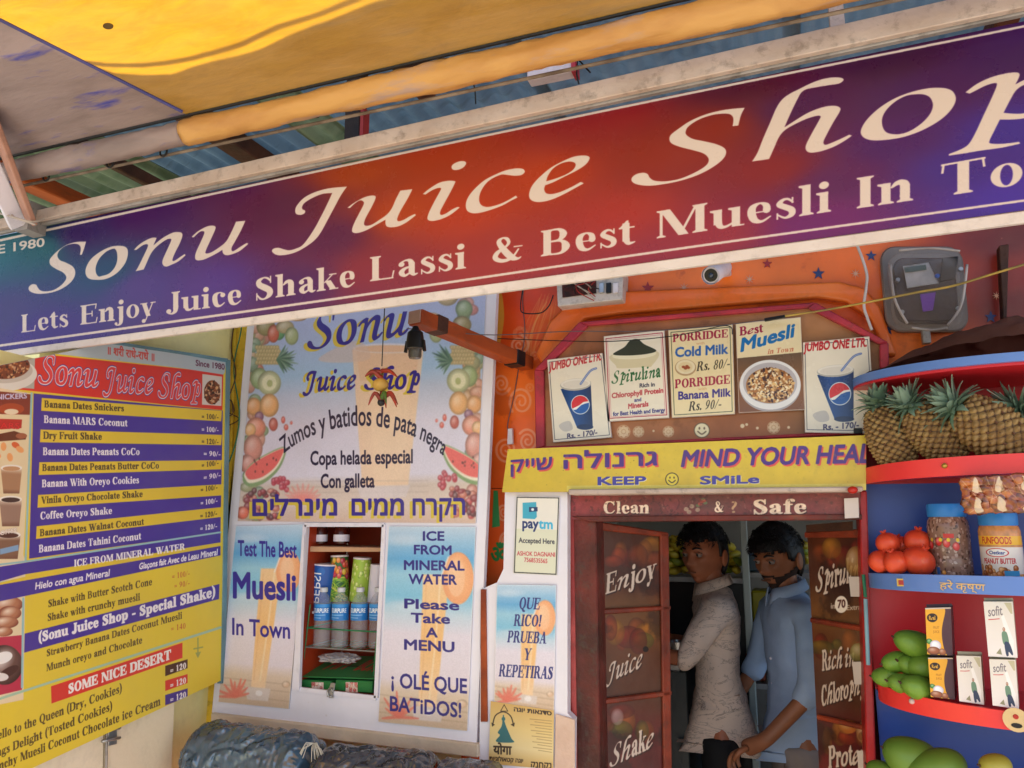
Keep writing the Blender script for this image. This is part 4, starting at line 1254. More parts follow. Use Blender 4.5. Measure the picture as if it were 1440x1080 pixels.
# ------------------------------------------------------------------ materials used all over
M_white = mat('white_painted_board', '#e9e4ee', .45, '#dcd5e0', 3, .08, dirt=.25)
from mathutils import noise as mnoise
M_cream = mat('cream_painted_metal', '#c8b4a8', .5, '#b49e90', 9, .2, dirt=.55)
M_greymetal = mat('grey_dusty_metal', '#a39c98', .5, '#7e7874', 8, .15, dirt=.6, metal=.3)
M_orange = mat('orange_gloss_paint', '#e4501a', .38, '#d23e10', 5, .2, dirt=.25)
M_wood = mat('old_orange_wood', '#b4501e', .6, '#7c2f12', 9, .3, stretch=(1, .25, 1), dirt=.4)
M_darkwood = mat('dark_brown_wood', '#5c3526', .7, '#38201a', 8, .35, dirt=.4)
M_pink = mat('pink_red_painted_wood', '#c23a48', .5, '#a02c40', 9, .25, dirt=.5)
M_redwood = mat('worn_red_painted_wood', '#74291f', .55, '#431a12', 7, .35, dirt=.8, c3='#98583c')
M_yellowpost = mat('yellow_painted_wood', '#ecc63c', .5, '#d8ae30', 6, .2, dirt=.6)
M_yellowwall = mat('pale_yellow_wall_paint', '#f8f0b4', .7, '#f2e6a0', 3, .2, dirt=.12)
M_beige = mat('beige_cupboard_paint', '#f0e2c6', .5, '#e8d8ba', 3, .1, dirt=.15)
def film(name, c, clear=.75, rough=.1):
    m = bpy.data.materials.new(name); m.use_nodes = True
    n, l = m.node_tree.nodes, m.node_tree.links
    b = n['Principled BSDF']; b.inputs['Roughness'].default_value = rough; b.inputs['Specular IOR Level'].default_value = .8
    tc = n.new('ShaderNodeTexCoord'); nz = n.new('ShaderNodeTexNoise'); nz.inputs['Scale'].default_value = 20
    l.new(tc.outputs['Object'], nz.inputs['Vector'])
    r = n.new('ShaderNodeMapRange'); r.inputs['To Min'].default_value = 1 - clear - .08; r.inputs['To Max'].default_value = 1 - clear + .1
    l.new(nz.outputs[0], r.inputs['Value'])
    b.inputs['Base Color'].default_value = (*lin(c), 1)
    bp = n.new('ShaderNodeBump'); bp.inputs['Strength'].default_value = .15; bp.inputs['Distance'].default_value = .01
    l.new(nz.outputs[0], bp.inputs['Height']); l.new(bp.outputs[0], b.inputs['Normal'])
    t = n.new('ShaderNodeBsdfTransparent'); ms = n.new('ShaderNodeMixShader')
    l.new(r.outputs[0], ms.inputs[0]); l.new(t.outputs[0], ms.inputs[1]); l.new(b.outputs[0], ms.inputs[2]); l.new(ms.outputs[0], n['Material Output'].inputs['Surface'])
    return m


M_redball_ = mat('red_bracket_paint', '#a8302c', .5)
M_black = mat('black_plastic', '#16161a', .4, '#0e0e10', 8, .05)
M_wire = mat('black_wire', '#1a181a', .5)
M_greywire = mat('grey_wire', '#b6a89c', .5)
M_greenwire = mat('green_wire', '#1f7a58', .45)
M_yelwire = mat('yellow_cable', '#c8a850', .5, '#8c7a4a', 14)
M_concrete = mat('concrete_floor', '#8c8378', .8, '#756c62', 4, .4, dirt=.4)
M_street = mat('street_stone_paving', '#b8b0a2', .85, '#a49c8e', 1.5, .4, dirt=.3)
M_inwall = mat('inner_wall_plaster', '#a39e92', .8, '#8e8a80', 2, .2, dirt=.2)
M_side = mat('board_edge', '#cfc7c4', .5)
M_steel = mat('bare_steel', '#b8b8b8', .3, '#909090', 9, .05, metal=.8)
M_blueboard = mat('royal_blue_laminate', '#2c4c9e', .35, '#274490', 3, .05)
M_redboard = mat('bright_red_laminate', '#d02430', .35, '#c01e2a', 3, .05)
M_deepred = mat('deep_red_laminate', '#a5121c', .4, '#8e0f18', 3, .05)
M_lipblue = mat('pale_blue_edge_band', '#6488d0', .3, '#5c80c8', 4, .04, dirt=.1)
M_lipred = mat('coral_red_edge_band', '#f0403c', .3, '#e4363a', 4, .04, dirt=.1)

# ------------------------------------------------------------------ the setting
YW = 2.10
tag(MB().box((-60, -60, -.3), (60, 1.9, 0)).build('ground', M_street), kind='structure')
tag(MB().box((-3.2, 1.9, -.3), (2.6, 4.6, .004)).build('shop_floor', M_concrete), kind='structure')
tag(MB().box((-1.0, 4.3, 0), (1.9, 4.4, 2.8)).build('shop_back_wall', M_inwall), kind='structure')
tag(MB().box((-1.05, 2.26, 0), (-.95, 4.4, 2.8)).build('shop_side_wall', M_inwall), kind='structure')
tag(MB().box((.95, 2.26, 0), (1.05, 2.7, 2.45)).box((.95, 2.7, 0), (1.05, 4.0, .9)).box((.95, 4.0, 0), (1.05, 4.3, 2.45)).box((.95, 2.7, 2.1), (1.05, 4.0, 2.45)).build('shop_inner_wall', M_inwall), kind='structure')  # open gap is an added, unseen window that lets skylight brighten the shop
tag(MB().box((-1.05, 2.1, 2.45), (1.9, 4.4, 2.5)).build('shop_ceiling', M_inwall), kind='structure')


def wquad(x0, z0, x1, z1, y=YW):
    return [proj((x0, y, z1)), proj((x1, y, z1)), proj((x1, y, z0)), proj((x0, y, z0))]


def spiral(s, cx, cy, r, turns, a0, w, col, a, sq=1.0):
    t = np.linspace(0, turns * 2 * math.pi, int(14 * turns))
    s.line([(cx + math.cos(a0 + q) * r * (1 - .88 * q / t[-1]), cy + math.sin(a0 + q) * r * sq * (1 - .88 * q / t[-1])) for q in t], [w * (1 - .4 * i / len(t)) for i in range(len(t))], col, a)


def paint_wall(s):
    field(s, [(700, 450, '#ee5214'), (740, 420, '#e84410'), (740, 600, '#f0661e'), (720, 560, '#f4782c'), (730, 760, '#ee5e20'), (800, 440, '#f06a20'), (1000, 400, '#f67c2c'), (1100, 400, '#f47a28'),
              (1200, 370, '#f07020'), (1200, 450, '#e85a1c'), (1255, 420, '#f0741c'), (1245, 470, '#f47c22'), (1330, 400, '#c03c12'), (1385, 400, '#84180a'), (1430, 420, '#6c0e06'), (1430, 330, '#6c0e06'), (700, 850, '#e46c34')])  # dark red at right: own paint colour deepened by shade painted in
    p = '#f6a07c'
    for x, y, r, a0, sq in [(733, 565, 17, 2.4, 1.2), (705, 540, 13, .4, 1.2), (712, 632, 16, 1.2, 1.1), (742, 620, 14, 3.8, 1.2), (722, 680, 11, 2, 1.2), (708, 720, 9, .3, 1.4), (712, 760, 9, 2.6, 1.4), (730, 485, 14, 5, 1), (705, 500, 9, 1, 1)]:
        spiral(s, x, y, r, 2.2, a0, 3.4, p, .85, sq)
    for x, y, r in [(732, 470, 14), (752, 500, 8), (745, 545, 8)]:
        for k in range(7):
            a = k * 2 * math.pi / 7
            s.ell(x + math.cos(a) * r * .6, y + math.sin(a) * r * .6, r * .22, r * .34, p, rot=math.degrees(a), a=.4)
        s.ell(x, y, r * .22, r * .22, p, a=.5)
    for k in range(16):
        x0 = 770 + random.uniform(-12, 14)
        s.line([(x0, 420 + random.uniform(-8, 8)), (x0 - 14 + random.uniform(-8, 8), 460), (x0 - 26, 500 + random.uniform(-10, 10))], 1.1, '#f8b060', .35)
    # yellow curved band beside the kiosk
    s.poly([(697, 400), (705, 410), (709, 445), (704, 480), (700, 500), (690, 520), (690, 400)], '#e8b040', .85, smooth=True)
    # green lettering low on the pilaster
    s.text('ॐ', (690, 790), (712, 792), 22, '#2a8a48', bold=.05)
    s.poly([(694, 690), (700, 690), (703, 740), (692, 742)], '#3a9a58')
    s.mottle(.12, 7, 51).wear(.3, '#8a2a10', 9, 52, .64).specks(160, '#f4d0b0', (.5, 1.6), .5, 9)
    return s


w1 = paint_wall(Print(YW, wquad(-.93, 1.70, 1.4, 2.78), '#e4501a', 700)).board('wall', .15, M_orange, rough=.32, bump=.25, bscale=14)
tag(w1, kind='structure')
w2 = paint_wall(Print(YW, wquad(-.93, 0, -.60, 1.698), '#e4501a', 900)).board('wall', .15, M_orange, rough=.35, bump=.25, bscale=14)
tag(w2, kind='structure')
nz0, nz1, nx0, nx1 = 1.10, 1.60, -1.452, -1.135
mb = MB()
mb.box((-3.2, YW, 0), (nx0 - .02, 2.25, 2.78)); mb.box((nx1 + .02, YW + .002, 0), (-.932, 2.25, 2.78))
mb.box((nx0 - .018, YW + .001, nz1 + .02), (nx1 + .018, 2.25, 2.779)); mb.box((nx0 - .018, YW + .001, 0), (nx1 + .018, 2.25, nz0 - .02))
tag(mb.build('wall', M_yellowwall), kind='structure')
tag(MB().box((.162, YW + .001, 0), (1.9, 2.25, 1.698)).build('wall', M_deepred), kind='structure')

# side wall with the cupboard, a hand's breadth behind the menu board
SIDE = MENU.shifted(-.07)
sdv = Vector(SIDE.ax)
p_far = Vector(SIDE.o) + sdv * .12
p_near = Vector(SIDE.o) - sdv * 2.6
nrm = Vector(SIDE.n)
mb = MB()
p_mid = Vector(SIDE.o) + sdv * ((1.37 - SIDE.o[1]) / sdv.y)
for a0, b0, z1 in ((p_mid, p_far, 2.36), (p_near, p_mid - sdv * .001, 1.98)):
    a, b = a0.copy(), b0.copy()
    a.z = b.z = 0
    mb.hexa([a, b, b - nrm * .12, a - nrm * .12] + [v + Vector((0, 0, z1)) for v in (a, b, b - nrm * .12, a - nrm * .12)])
tag(mb.build('side_wall', M_yellowwall), kind='structure')

def tarp_mat(name, c, c2, streak, tl, amt, thru=None):
    m = bpy.data.materials.new(name); m.use_nodes = True
    n, l = m.node_tree.nodes, m.node_tree.links
    b = n['Principled BSDF']; out = n['Material Output']
    tc = n.new('ShaderNodeTexCoord'); mp = n.new('ShaderNodeMapping'); mp.inputs['Scale'].default_value = (2.2, 7, 5); mp.inputs['Rotation'].default_value = (0, 0, rad(-28))
    l.new(tc.outputs['Object'], mp.inputs['Vector'])
    nz = n.new('ShaderNodeTexNoise'); nz.inputs['Scale'].default_value = 2.2; nz.inputs['Detail'].default_value = 6; nz.inputs['Distortion'].default_value = .4
    l.new(mp.outputs[0], nz.inputs['Vector'])
    r = n.new('ShaderNodeValToRGB')
    e = r.color_ramp.elements
    e[0].position = .36; e[0].color = (*lin(c2), 1)
    e[1].position = .56; e[1].color = (*lin(c), 1)
    l.new(nz.outputs[0], r.inputs[0])
    wv = n.new('ShaderNodeTexNoise'); wv.inputs['Scale'].default_value = 1.0; wv.inputs['Detail'].default_value = 7; wv.inputs['Roughness'].default_value = .6
    mp2 = n.new('ShaderNodeMapping'); mp2.inputs['Scale'].default_value = (4, 26, 8); mp2.inputs['Rotation'].default_value = (0, 0, rad(8))
    l.new(tc.outputs['Object'], mp2.inputs['Vector']); l.new(mp2.outputs[0], wv.inputs['Vector'])
    r2 = n.new('ShaderNodeValToRGB'); r2.color_ramp.elements[0].position = .56; r2.color_ramp.elements[1].position = .68
    r2.color_ramp.elements[1].color = (amt, amt, amt, 1)
    l.new(wv.outputs[0], r2.inputs[0])
    mx = n.new('ShaderNodeMix'); mx.data_type = 'RGBA'
    l.new(r2.outputs[0], mx.inputs[0]); l.new(r.outputs[0], mx.inputs[6]); mx.inputs[7].default_value = (*lin(streak), 1)
    l.new(mx.outputs[2], b.inputs['Base Color'])
    b.inputs['Roughness'].default_value = .55
    tr = n.new('ShaderNodeBsdfTranslucent')
    if thru:
        rt = n.new('ShaderNodeValToRGB'); ee = rt.color_ramp.elements
        ee[0].position = .38; ee[0].color = (*[x * .74 for x in lin(thru)], 1); ee[1].position = .6; ee[1].color = (*lin(thru), 1)
        n5 = n.new('ShaderNodeTexNoise'); n5.inputs['Scale'].default_value = 3.2; n5.inputs['Detail'].default_value = 8; n5.inputs['Roughness'].default_value = .68; n5.inputs['Distortion'].default_value = 1.2
        l.new(mp.outputs[0], n5.inputs['Vector']); l.new(n5.outputs[0], rt.inputs[0]); l.new(rt.outputs[0], tr.inputs['Color'])
    else: l.new(mx.outputs[2], tr.inputs['Color'])
    ms = n.new('ShaderNodeMixShader'); ms.inputs[0].default_value = tl
    l.new(b.outputs[0], ms.inputs[1]); l.new(tr.outputs[0], ms.inputs[2]); l.new(ms.outputs[0], out.inputs['Surface'])
    bp = n.new('ShaderNodeBump'); bp.inputs['Strength'].default_value = .16; bp.inputs['Distance'].default_value = .03
    l.new(wv.outputs[0], bp.inputs['Height']); l.new(bp.outputs[0], b.inputs['Normal']); l.new(bp.outputs[0], tr.inputs['Normal'])
    return m


# ------------------------------------------------------------------ roof over the counter
R0, R1 = 1.12, 2.3
ZR = 2.80
M_blueroof = tarp_mat('blue_corrugated_sheet', '#5c7890', '#4c6880', '#405464', .10, .6)
M_greenroof = tarp_mat('pale_green_fibre_sheet', '#6c7c66', '#586c54', '#405444', .10, .6)
roof = empty('corrugated_roof', (-.3, 1.8, ZR), 'blue corrugated roof sheets on wooden rafters above the fascia sign', 'roof')


def corrugated(x0, x1, z, m, amp=.012, per=.075):
    bm = bmesh.new(); n = int((x1 - x0) / per * 8)
    rows = []
    for y in (R0, R1):
        rows.append([bm.verts.new((x0 + (x1 - x0) * i / n, y, z + amp * math.cos(2 * math.pi * (x0 + (x1 - x0) * i / n) / per) + (y - R0) * .03)) for i in range(n + 1)])
    for i in range(n): bm.faces.new([rows[0][i], rows[0][i + 1], rows[1][i + 1], rows[1][i]])
    me = bpy.data.meshes.new('roof_sheet'); bm.to_mesh(me); bm.free()
    o = link('roof_sheet', me, m, roof, True)
    return o


xs = [-3.0, -2.05, -1.42, -1.28, -.62, .05, .72, 1.6]
for i, (a, b) in enumerate(zip(xs, xs[1:])):
    o = corrugated(a, b + .04, ZR + .008 * (i % 2), M_greenroof if i in (0, 2) else M_blueroof)
for (x, y0, y1, w, h, m) in [(-2.42, 1.3, 2.2, .07, .05, M_wood), (-2.02, 1.3, 2.2, .025, .04, M_darkwood), (-1.58, 1.3, 2.2, .07, .05, M_darkwood), (-.86, 1.3, 1.62, .05, .08, M_darkwood), (.5, 1.3, 2.2, .05, .05, M_darkwood)]:
    MB().box((x, y0, ZR - .03 - h), (x + w, y1, ZR - .025)).bevel(.004).build('rafter', m, roof)
MB().box((-3.0, 2.02, ZR - .14), (1.6, 2.07, ZR - .08)).bevel(.004).build('rafter', M_darkwood, roof)

a_, b_ = at(482, 215, 1.34), at(508, 120, 1.34)
MB().box(tuple(a_), (b_.x, 1.37, ZR - .03)).bevel(.003).build('hanger_post', mat('dark_oily_wood', '#2c2018', .6, '#1c1410', 8, .3), roof)
MB().box((b_.x + .004, 1.335, a_.z), (b_.x + .012, 1.36, a_.z + .10)).build('red_bracket', M_redball_, roof)

# ------------------------------------------------------------------ fascia sign
fas = empty('fascia_sign', tuple(at(720, 300, 1.30)), 'long purple and red sign reading Sonu Juice Shop in white script above the shop', 'sign')
print_fascia().board('sign_face', .004, M_side, fas, rough=.26, coat=.0, spec=.32, bump=.07, bscale=2.2, dust=.02)
def fbar(name, a, b, y0, y1, m, parent=fas):
    """bar between two edges given as (left px,py)-(right px,py), top then bottom"""
    P = [at(*a[0], y0), at(*a[1], y0), at(*b[1], y0), at(*b[0], y0)]
    return MB().prism(P, (0, y1 - y0, 0)).bevel(.0015).build(name, m, parent)
fbar('bottom_frame', [(-90, 506), (1660, 266)], [(-90, 515), (1660, 284)], 1.294, 1.304, mat('dusty_white_frame', '#d6ccc8', .5, '#c6bab4', 6, .1, dirt=.35))
fbar('backing_frame', [(-90, 350), (1660, -16)], [(-90, 505), (1660, 265)], 1.3045, 1.325, M_greymetal)
bm_ = empty('fascia_beam', tuple(at(720, 150, 1.28)), 'rusty cream painted steel channel running along the top of the fascia sign', 'beam')
fbar('beam_face', [(-120, 335), (1700, -86)], [(-120, 347), (1700, -47)], 1.27, 1.283, M_cream, bm_)
fbar('beam_lip', [(-120, 346), (1700, -48)], [(-120, 354), (1700, -37)], 1.282, 1.294, M_greymetal, bm_)

# steel strut and pipe stub holding the beam
t = empty('steel_strut', tuple(at(20, 240, 1.2)), 'white slanting steel strut at the left end of the fascia beam', 'strut')
MB().beam(at(-24, 130, 1.0), at(44, 312, 1.24), .044, .012, up=(0, 1, 0)).bevel(.002).build('flange', mat('strut_rose', '#b98a76', .5, '#a87864', 6, .2, dirt=.4), t)
MB().beam(at(-44, 165, 1.02), at(26, 318, 1.245), .014, .04, up=(0, 1, 0)).bevel(.002).build('web', M_white, t)
MB().box(tuple(at(38, 322, 1.25)), tuple(at(52, 296, 1.3))).build('gusset', M_greymetal, t)
cw = tag(MB().tube(cat3([at(0, 300, 1.22), at(20, 306, 1.2), at(45, 312, 1.22), at(62, 308, 1.25)], 6), .0028).tube(cat3([at(4, 290, 1.22), at(8, 260, 1.2), at(14, 300, 1.21), at(50, 316, 1.22)], 6), .002).build('tie_wire', M_greywire), 'loose grey wire knotted where the strut meets the beam', 'wire')
pipe = empty('conduit_pipe', tuple(at(800, 90, 1.45)), 'flaking thin pipe running behind the fascia beam under the roof', 'pipe')
MB().tube([at(470, 150, 1.45), at(700, 104, 1.45), at(960, 46, 1.45), at(1300, -28, 1.45)], .007, 8).build('pipe', M_greymetal, pipe, smooth=True)
MB().tube([at(500, 138, 1.44), at(720, 94, 1.44), at(960, 40, 1.44), at(1240, -20, 1.44)], .0022, 6).build('cable', M_wire, pipe, smooth=True)
MB().box(tuple(at(1168, 40, 1.36)), tuple(at(1184, 4, 1.38))).build('stub', M_cream, pipe)
lt = empty('tube_light', tuple(at(780, 105, 1.42)), 'small white batten light fitting hung below the thin pipe', 'light fitting')
MB().beam(at(744, 111, 1.42), at(812, 97, 1.42), .03, .024).bevel(.003, 2).build('housing', M_white, lt)
MB().beam(at(754, 92, 1.42), at(812, 80, 1.42), .02, .007).build('reflector', M_cream, lt)
MB().beam(at(806, 99, 1.414), at(812, 97.5, 1.414), .034, .028).build('end_cap', M_pink, lt)
for a in (cat3([at(800, 66, 1.43), at(812, 82, 1.43), at(830, 102, 1.42)], 5), cat3([at(812, 84, 1.42), at(811, 104, 1.4), at(814, 118, 1.4)], 5), cat3([at(660, 108, 1.43), at(667, 122, 1.43), at(669, 146, 1.43)], 5)):
    MB().tube(a, .0018).build('flex', M_wire, lt)
# wire hooks under the tarpaulin roll
for i, (x, y) in enumerate([(63, 247), (153, 228), (228, 212), (330, 182), (445, 156), (585, 124), (710, 84), (985, 18)]):
    c = at(x, y, 1.2)
    o = MB().tube([c + Vector((.010 * math.cos(a), .004, .012 * math.sin(a))) for a in np.linspace(2.6, 7.2, 9)], .0022, 5).build('wire_hook', M_wire, smooth=True)
    tag(o, 'bent rusty wire hook under the tarpaulin roll, above ' + ['the words SINCE 1980', 'the S of Sonu', 'the n of Sonu', 'the gap after Sonu', 'the J of Juice', 'the i of Juice', 'the e of Juice', 'the S of Shop'][i], 'hook', 'hooks under the tarpaulin roll')

# ------------------------------------------------------------------ tarpaulin awning
TARP = Plane((0, 1.17, 2.47), (1, 0, 0), (0, -1, .20))
aw = empty('tarpaulin_awning', (-.6, 1.17, 2.47), 'yellow and lavender tarpaulin awning with its edge rolled round a pole above the fascia', 'awning')


M_ty = tarp_mat('yellow_tarpaulin', '#c89a66', '#b88850', '#9c8474', .42, .5, '#f2b010')
M_tr = tarp_mat('yellow_tarpaulin_roll', '#cf9c58', '#bc8648', '#a8908c', .08, .8)
M_tl = tarp_mat('lavender_tarpaulin', '#9c8884', '#8a7874', '#4a4a9c', .10, 1.0)



def tarp_sheet(name, pts, m, sag=.05, seed=1, sub=46, off=0.0):
    """sheet on the sloping tarp plane; outline in plane coordinates (u along X, v towards the street)"""
    lo, hi = np.min(pts, 0), np.max(pts, 0)
    bm = bmesh.new()
    vs = [bm.verts.new((p[0], p[1], 0)) for p in pts]
    bm.faces.new(vs)
    for k in range(1, sub):
        for ax in (0, 1):
            q = lo[ax] + (hi[ax] - lo[ax]) * k / sub
            no = (1, 0, 0) if ax == 0 else (0, 1, 0); co = (q, 0, 0) if ax == 0 else (0, q, 0)
            bmesh.ops.bisect_plane(bm, geom=bm.verts[:] + bm.edges[:] + bm.faces[:], plane_co=co, plane_no=no)
    for v in bm.verts:
        u, w = v.co.x, v.co.y
        h = off - sag * .25 * math.sin(max(0, min(1, w / 2.2)) * math.pi) + .006 * math.sin(u * 9 + seed) * min(1, w * 3) * math.cos(w * 4) + .003 * math.sin(u * 31 + w * 17) * min(1, w * 3)
        v.co = Vector(TARP.w([(u, w)])[0]) - Vector(TARP.n) * h
    bmesh.ops.triangulate(bm, faces=bm.faces)
    me = bpy.data.meshes.new(name); bm.to_mesh(me); bm.free()
    return link(name, me, m, aw, True)


su = TARP.uv([(257, 155), (0, 25)])
sd_ = (su[1] - su[0]) / np.linalg.norm(su[1] - su[0])
farp = su[0] + sd_ * ((1.45 - su[0][1]) / sd_[1])
tarp_sheet('yellow_sheet', [(su[0][0] - .0, 0.0), (2.3, 0.0), (2.3, 1.45), tuple(farp), tuple(su[0] + sd_ * .4)], M_ty, seed=2)
tarp_sheet('lavender_sheet', [(-2.5, 0.0), (su[0][0], 0.0), tuple(su[0] + sd_ * .4), tuple(farp), (-2.5, 1.45)], M_tl, seed=3)
pt = Vector(TARP.w(TARP.uv([(155, 28)]))[0]) + Vector(TARP.n) * .016
MB().lathe([(.011, 0), (.011, .0015)], None, 16, mat=Matrix.Translation(pt) @ Matrix.Rotation(rad(-11), 4, 'X') @ Matrix.Diagonal((1, .6, 1, 1))).build('patch', mat('dark_patch', '#6c5428', .8), aw)
# stitched seam cord
MB().tube([Vector(TARP.w([tuple(su[0] + sd_ * k * .12)])[0]) + Vector(TARP.n) * .004 for k in range(int(1.45 / sd_[1] / .12))], .0035, 6).build('seam', mat('blue_seam', '#4a4a8c', .6), aw)


def roll(x0, x1, m, seed):
    n = int((x1 - x0) / .012); pts = []; rs = []
    bm = bmesh.new(); rings = []
    for i in range(n + 1):
        x = x0 + (x1 - x0) * i / n
        ring = []
        for k in range(28):
            a = 2 * math.pi * k / 28
            q_ = Vector((x * 16 + a * .9, math.cos(a) * 1.3, math.sin(a) * 1.3 + seed))
            r = .0285 + .0016 * math.sin(x * 11 + a * 2 + seed) + .0052 * (mnoise.turbulence(q_, 4, True) - .7)
            ring.append(bm.verts.new((x, 1.185 + math.cos(a) * r * .95, 2.441 + math.sin(a) * r)))
        rings.append(ring)
    for A, B in zip(rings, rings[1:]):
        for k in range(28): bm.faces.new([A[k], A[(k + 1) % 28], B[(k + 1) % 28], B[k]])
    bm.faces.new(rings[0][::-1]); bm.faces.new(rings[-1])
    bmesh.ops.recalc_face_normals(bm, faces=bm.faces)
    me = bpy.data.meshes.new('roll'); bm.to_mesh(me); bm.free()
    return link('rolled_edge', me, m, aw, True)


xs_ = at(262, 170, 1.185).x
roll(-2.6, xs_, M_tl, 1); roll(xs_ + .001, 3.0, M_tr, 4)
MB().tube([(-4.2, 1.21, 2.414), (3.0, 1.21, 2.414)], .0035, 8).build('hem_cord', mat('dusty_hem', '#8c7c6c', .8, '#5c4c40', 20, .3), aw)
MB().tube([(-4.2, 1.165, 2.468), (3.0, 1.165, 2.468)], .0035, 6).build('rope', M_wire, aw)

# unseen added cloth, edge shaped to throw the shadow line on the yellow sheet
edge = [(60, 60), (110, 84), (160, 100), (200, 102), (240, 100), (270, 90), (300, 83), (330, 76), (370, 65), (405, 50), (440, 35), (480, 20), (530, 1), (640, -30), (900, -120)]
bl = empty('unseen_shade_cloth', (0, 1.6, 3.05), 'unseen grey cloth added above, its edge shaped to shade the yellow tarpaulin', 'awning')
bm = bmesh.new(); ea = []
for x, y in edge:
    p = Vector(TARP.w(TARP.uv([(x, y)]))[0])
    k = (3.05 - p.z) / sdir.z
    ea.append(p + sdir * k)
ea = [Vector((-4.5, ea[0].y, 3.05))] + ea + [Vector((4.5, ea[-1].y, 3.05))]
va = [bm.verts.new(p) for p in ea]; vb = [bm.verts.new((p.x, max(1.02, p.y + .1), 3.06)) for p in ea]
for i in range(len(ea) - 1): bm.faces.new([va[i], va[i + 1], vb[i + 1], vb[i]])
me = bpy.data.meshes.new('cloth'); bm.to_mesh(me); bm.free()
link('cloth', me, mat('grey_cloth', '#8a8880', .8), bl)
hem = [Vector(TARP.w(TARP.uv([q]))[0]) for q in [(120, 86), (150, 88), (200, 87), (240, 82), (270, 78), (300, 71), (340, 58), (380, 42), (430, 25), (470, 10), (520, -8)]]
MB().tube([p + sdir * ((3.05 - p.z) / sdir.z) for p in hem], .0045, 6).build('hem_cord', M_wire, bl)  # unseen cord added to cast the thin line beside that shadow

# ------------------------------------------------------------------ menu board, cupboard, corner post
mn = empty('menu_board', tuple(on(MENU, 160, 720)), 'tall yellow and blue price board on the side wall listing shakes and desserts', 'menu board')
mnb = print_menu().board('board_face', .006, M_side, mn, rough=.4, spec=.4)
e1, e2 = (318, 506), (311, 957)
MB().beam(on(MENU, 320, 506, -.004), on(MENU, 313, 960, -.004), .016, .02).build('edge_strip', mat('teal_edge', '#6f95a2', .5), mn)
MB().beam(on(MENU, 152, 481, -.004), on(MENU, 319, 506, -.004), .016, .008).build('edge_strip', mat('teal_edge', '#6f95a2'), mn)
CUP = SIDE.shifted(.045)
cup = empty('side_cupboard', tuple(on(CUP, 150, 1060)), 'beige cupboard with a steel latch under the yellow menu board', 'cupboard')


def slab(pl, q, th, name, m, parent=None, bev=.002, off=0.0):
    P = [on(pl, x, y, off) for x, y in q]
    return MB().prism(P, -Vector(pl.n) * th).bevel(bev).build(name, m, parent)


slab(CUP, [(-60, 985), (147, 985), (143, 1200), (-60, 1260)], .03, 'door', M_beige, cup)
slab(CUP, [(151, 985), (246, 985), (238, 1160), (147, 1198)], .03, 'door', M_beige, cup)
for z in (1026, 1040): MB().tube([on(CUP, 138, z + 2, .012), on(CUP, 163, z - 3, .012)], .004, 6).build('latch_bar', M_steel, cup, smooth=True)
slab(CUP, [(150, 1022), (162, 1020), (162, 1046), (150, 1049)], .006, 'latch_plate', M_steel, cup, .001, .006)
MB().tube([on(CUP, 148, 985, .006), on(CUP, 146, 1100, .006)], .003, 6).build('door_rod', M_greymetal, cup)
# corner post with its cables
PST = WP(2.02)
post = empty('corner_post', tuple(at(335, 700, 2.02)), 'yellow painted wooden post in the corner between menu board and fruit poster', 'post')
slab(PST, [(319, 440), (353, 440), (330, 640), (318, 760), (306, 1000), (292, 1130), (238, 1130), (246, 960), (312, 900)], .05, 'post', M_yellowpost, post, .004)
for q in ([(322, 440), (319, 520), (321, 640)], [(333, 440), (330, 540), (326, 640)]):
    MB().tube([on(PST, x, y, .006) for x, y in q], .006, 8).build('batten', M_yellowpost, post, smooth=True)
g1 = cat3([on(PST, *p) for p in [(347, 440, .02), (344, 470, .02), (336, 520, .025), (345, 580, .03), (341, 620, .03), (331, 650, .03), (318, 660, .02), (313, 664, .0)]], 8)
tag(MB().tube(g1, .0022, 6).build('green_cable', M_greenwire, smooth=True), 'thin green cable hanging in a loop down the yellow corner post', 'cable')
g2 = cat3([on(PST, *p) for p in [(338, 440, .02), (331, 490, .02), (340, 530, .03), (327, 575, .03), (343, 590, .025), (330, 600, .03)]], 8)
tag(MB().tube(g2, .002, 6).build('dark_cable', mat('brown_cable', '#5c3a24', .5), smooth=True), 'dark knotted cable looped on the yellow corner post', 'cable')
kb = MB()
for _ in range(5): kb.tube([on(PST, 328 + 9 * math.cos(a), 575 + 12 * math.sin(a), .03 + random.uniform(-.006, .006)) for a in np.linspace(random.uniform(0, 3), random.uniform(5, 9), 12)], .0016, 5)
tag(kb.build('cable_knot', mat('brown_cable', '#5c3a24')), 'tangle of brown cable tied half way up the yellow corner post', 'cable knot')

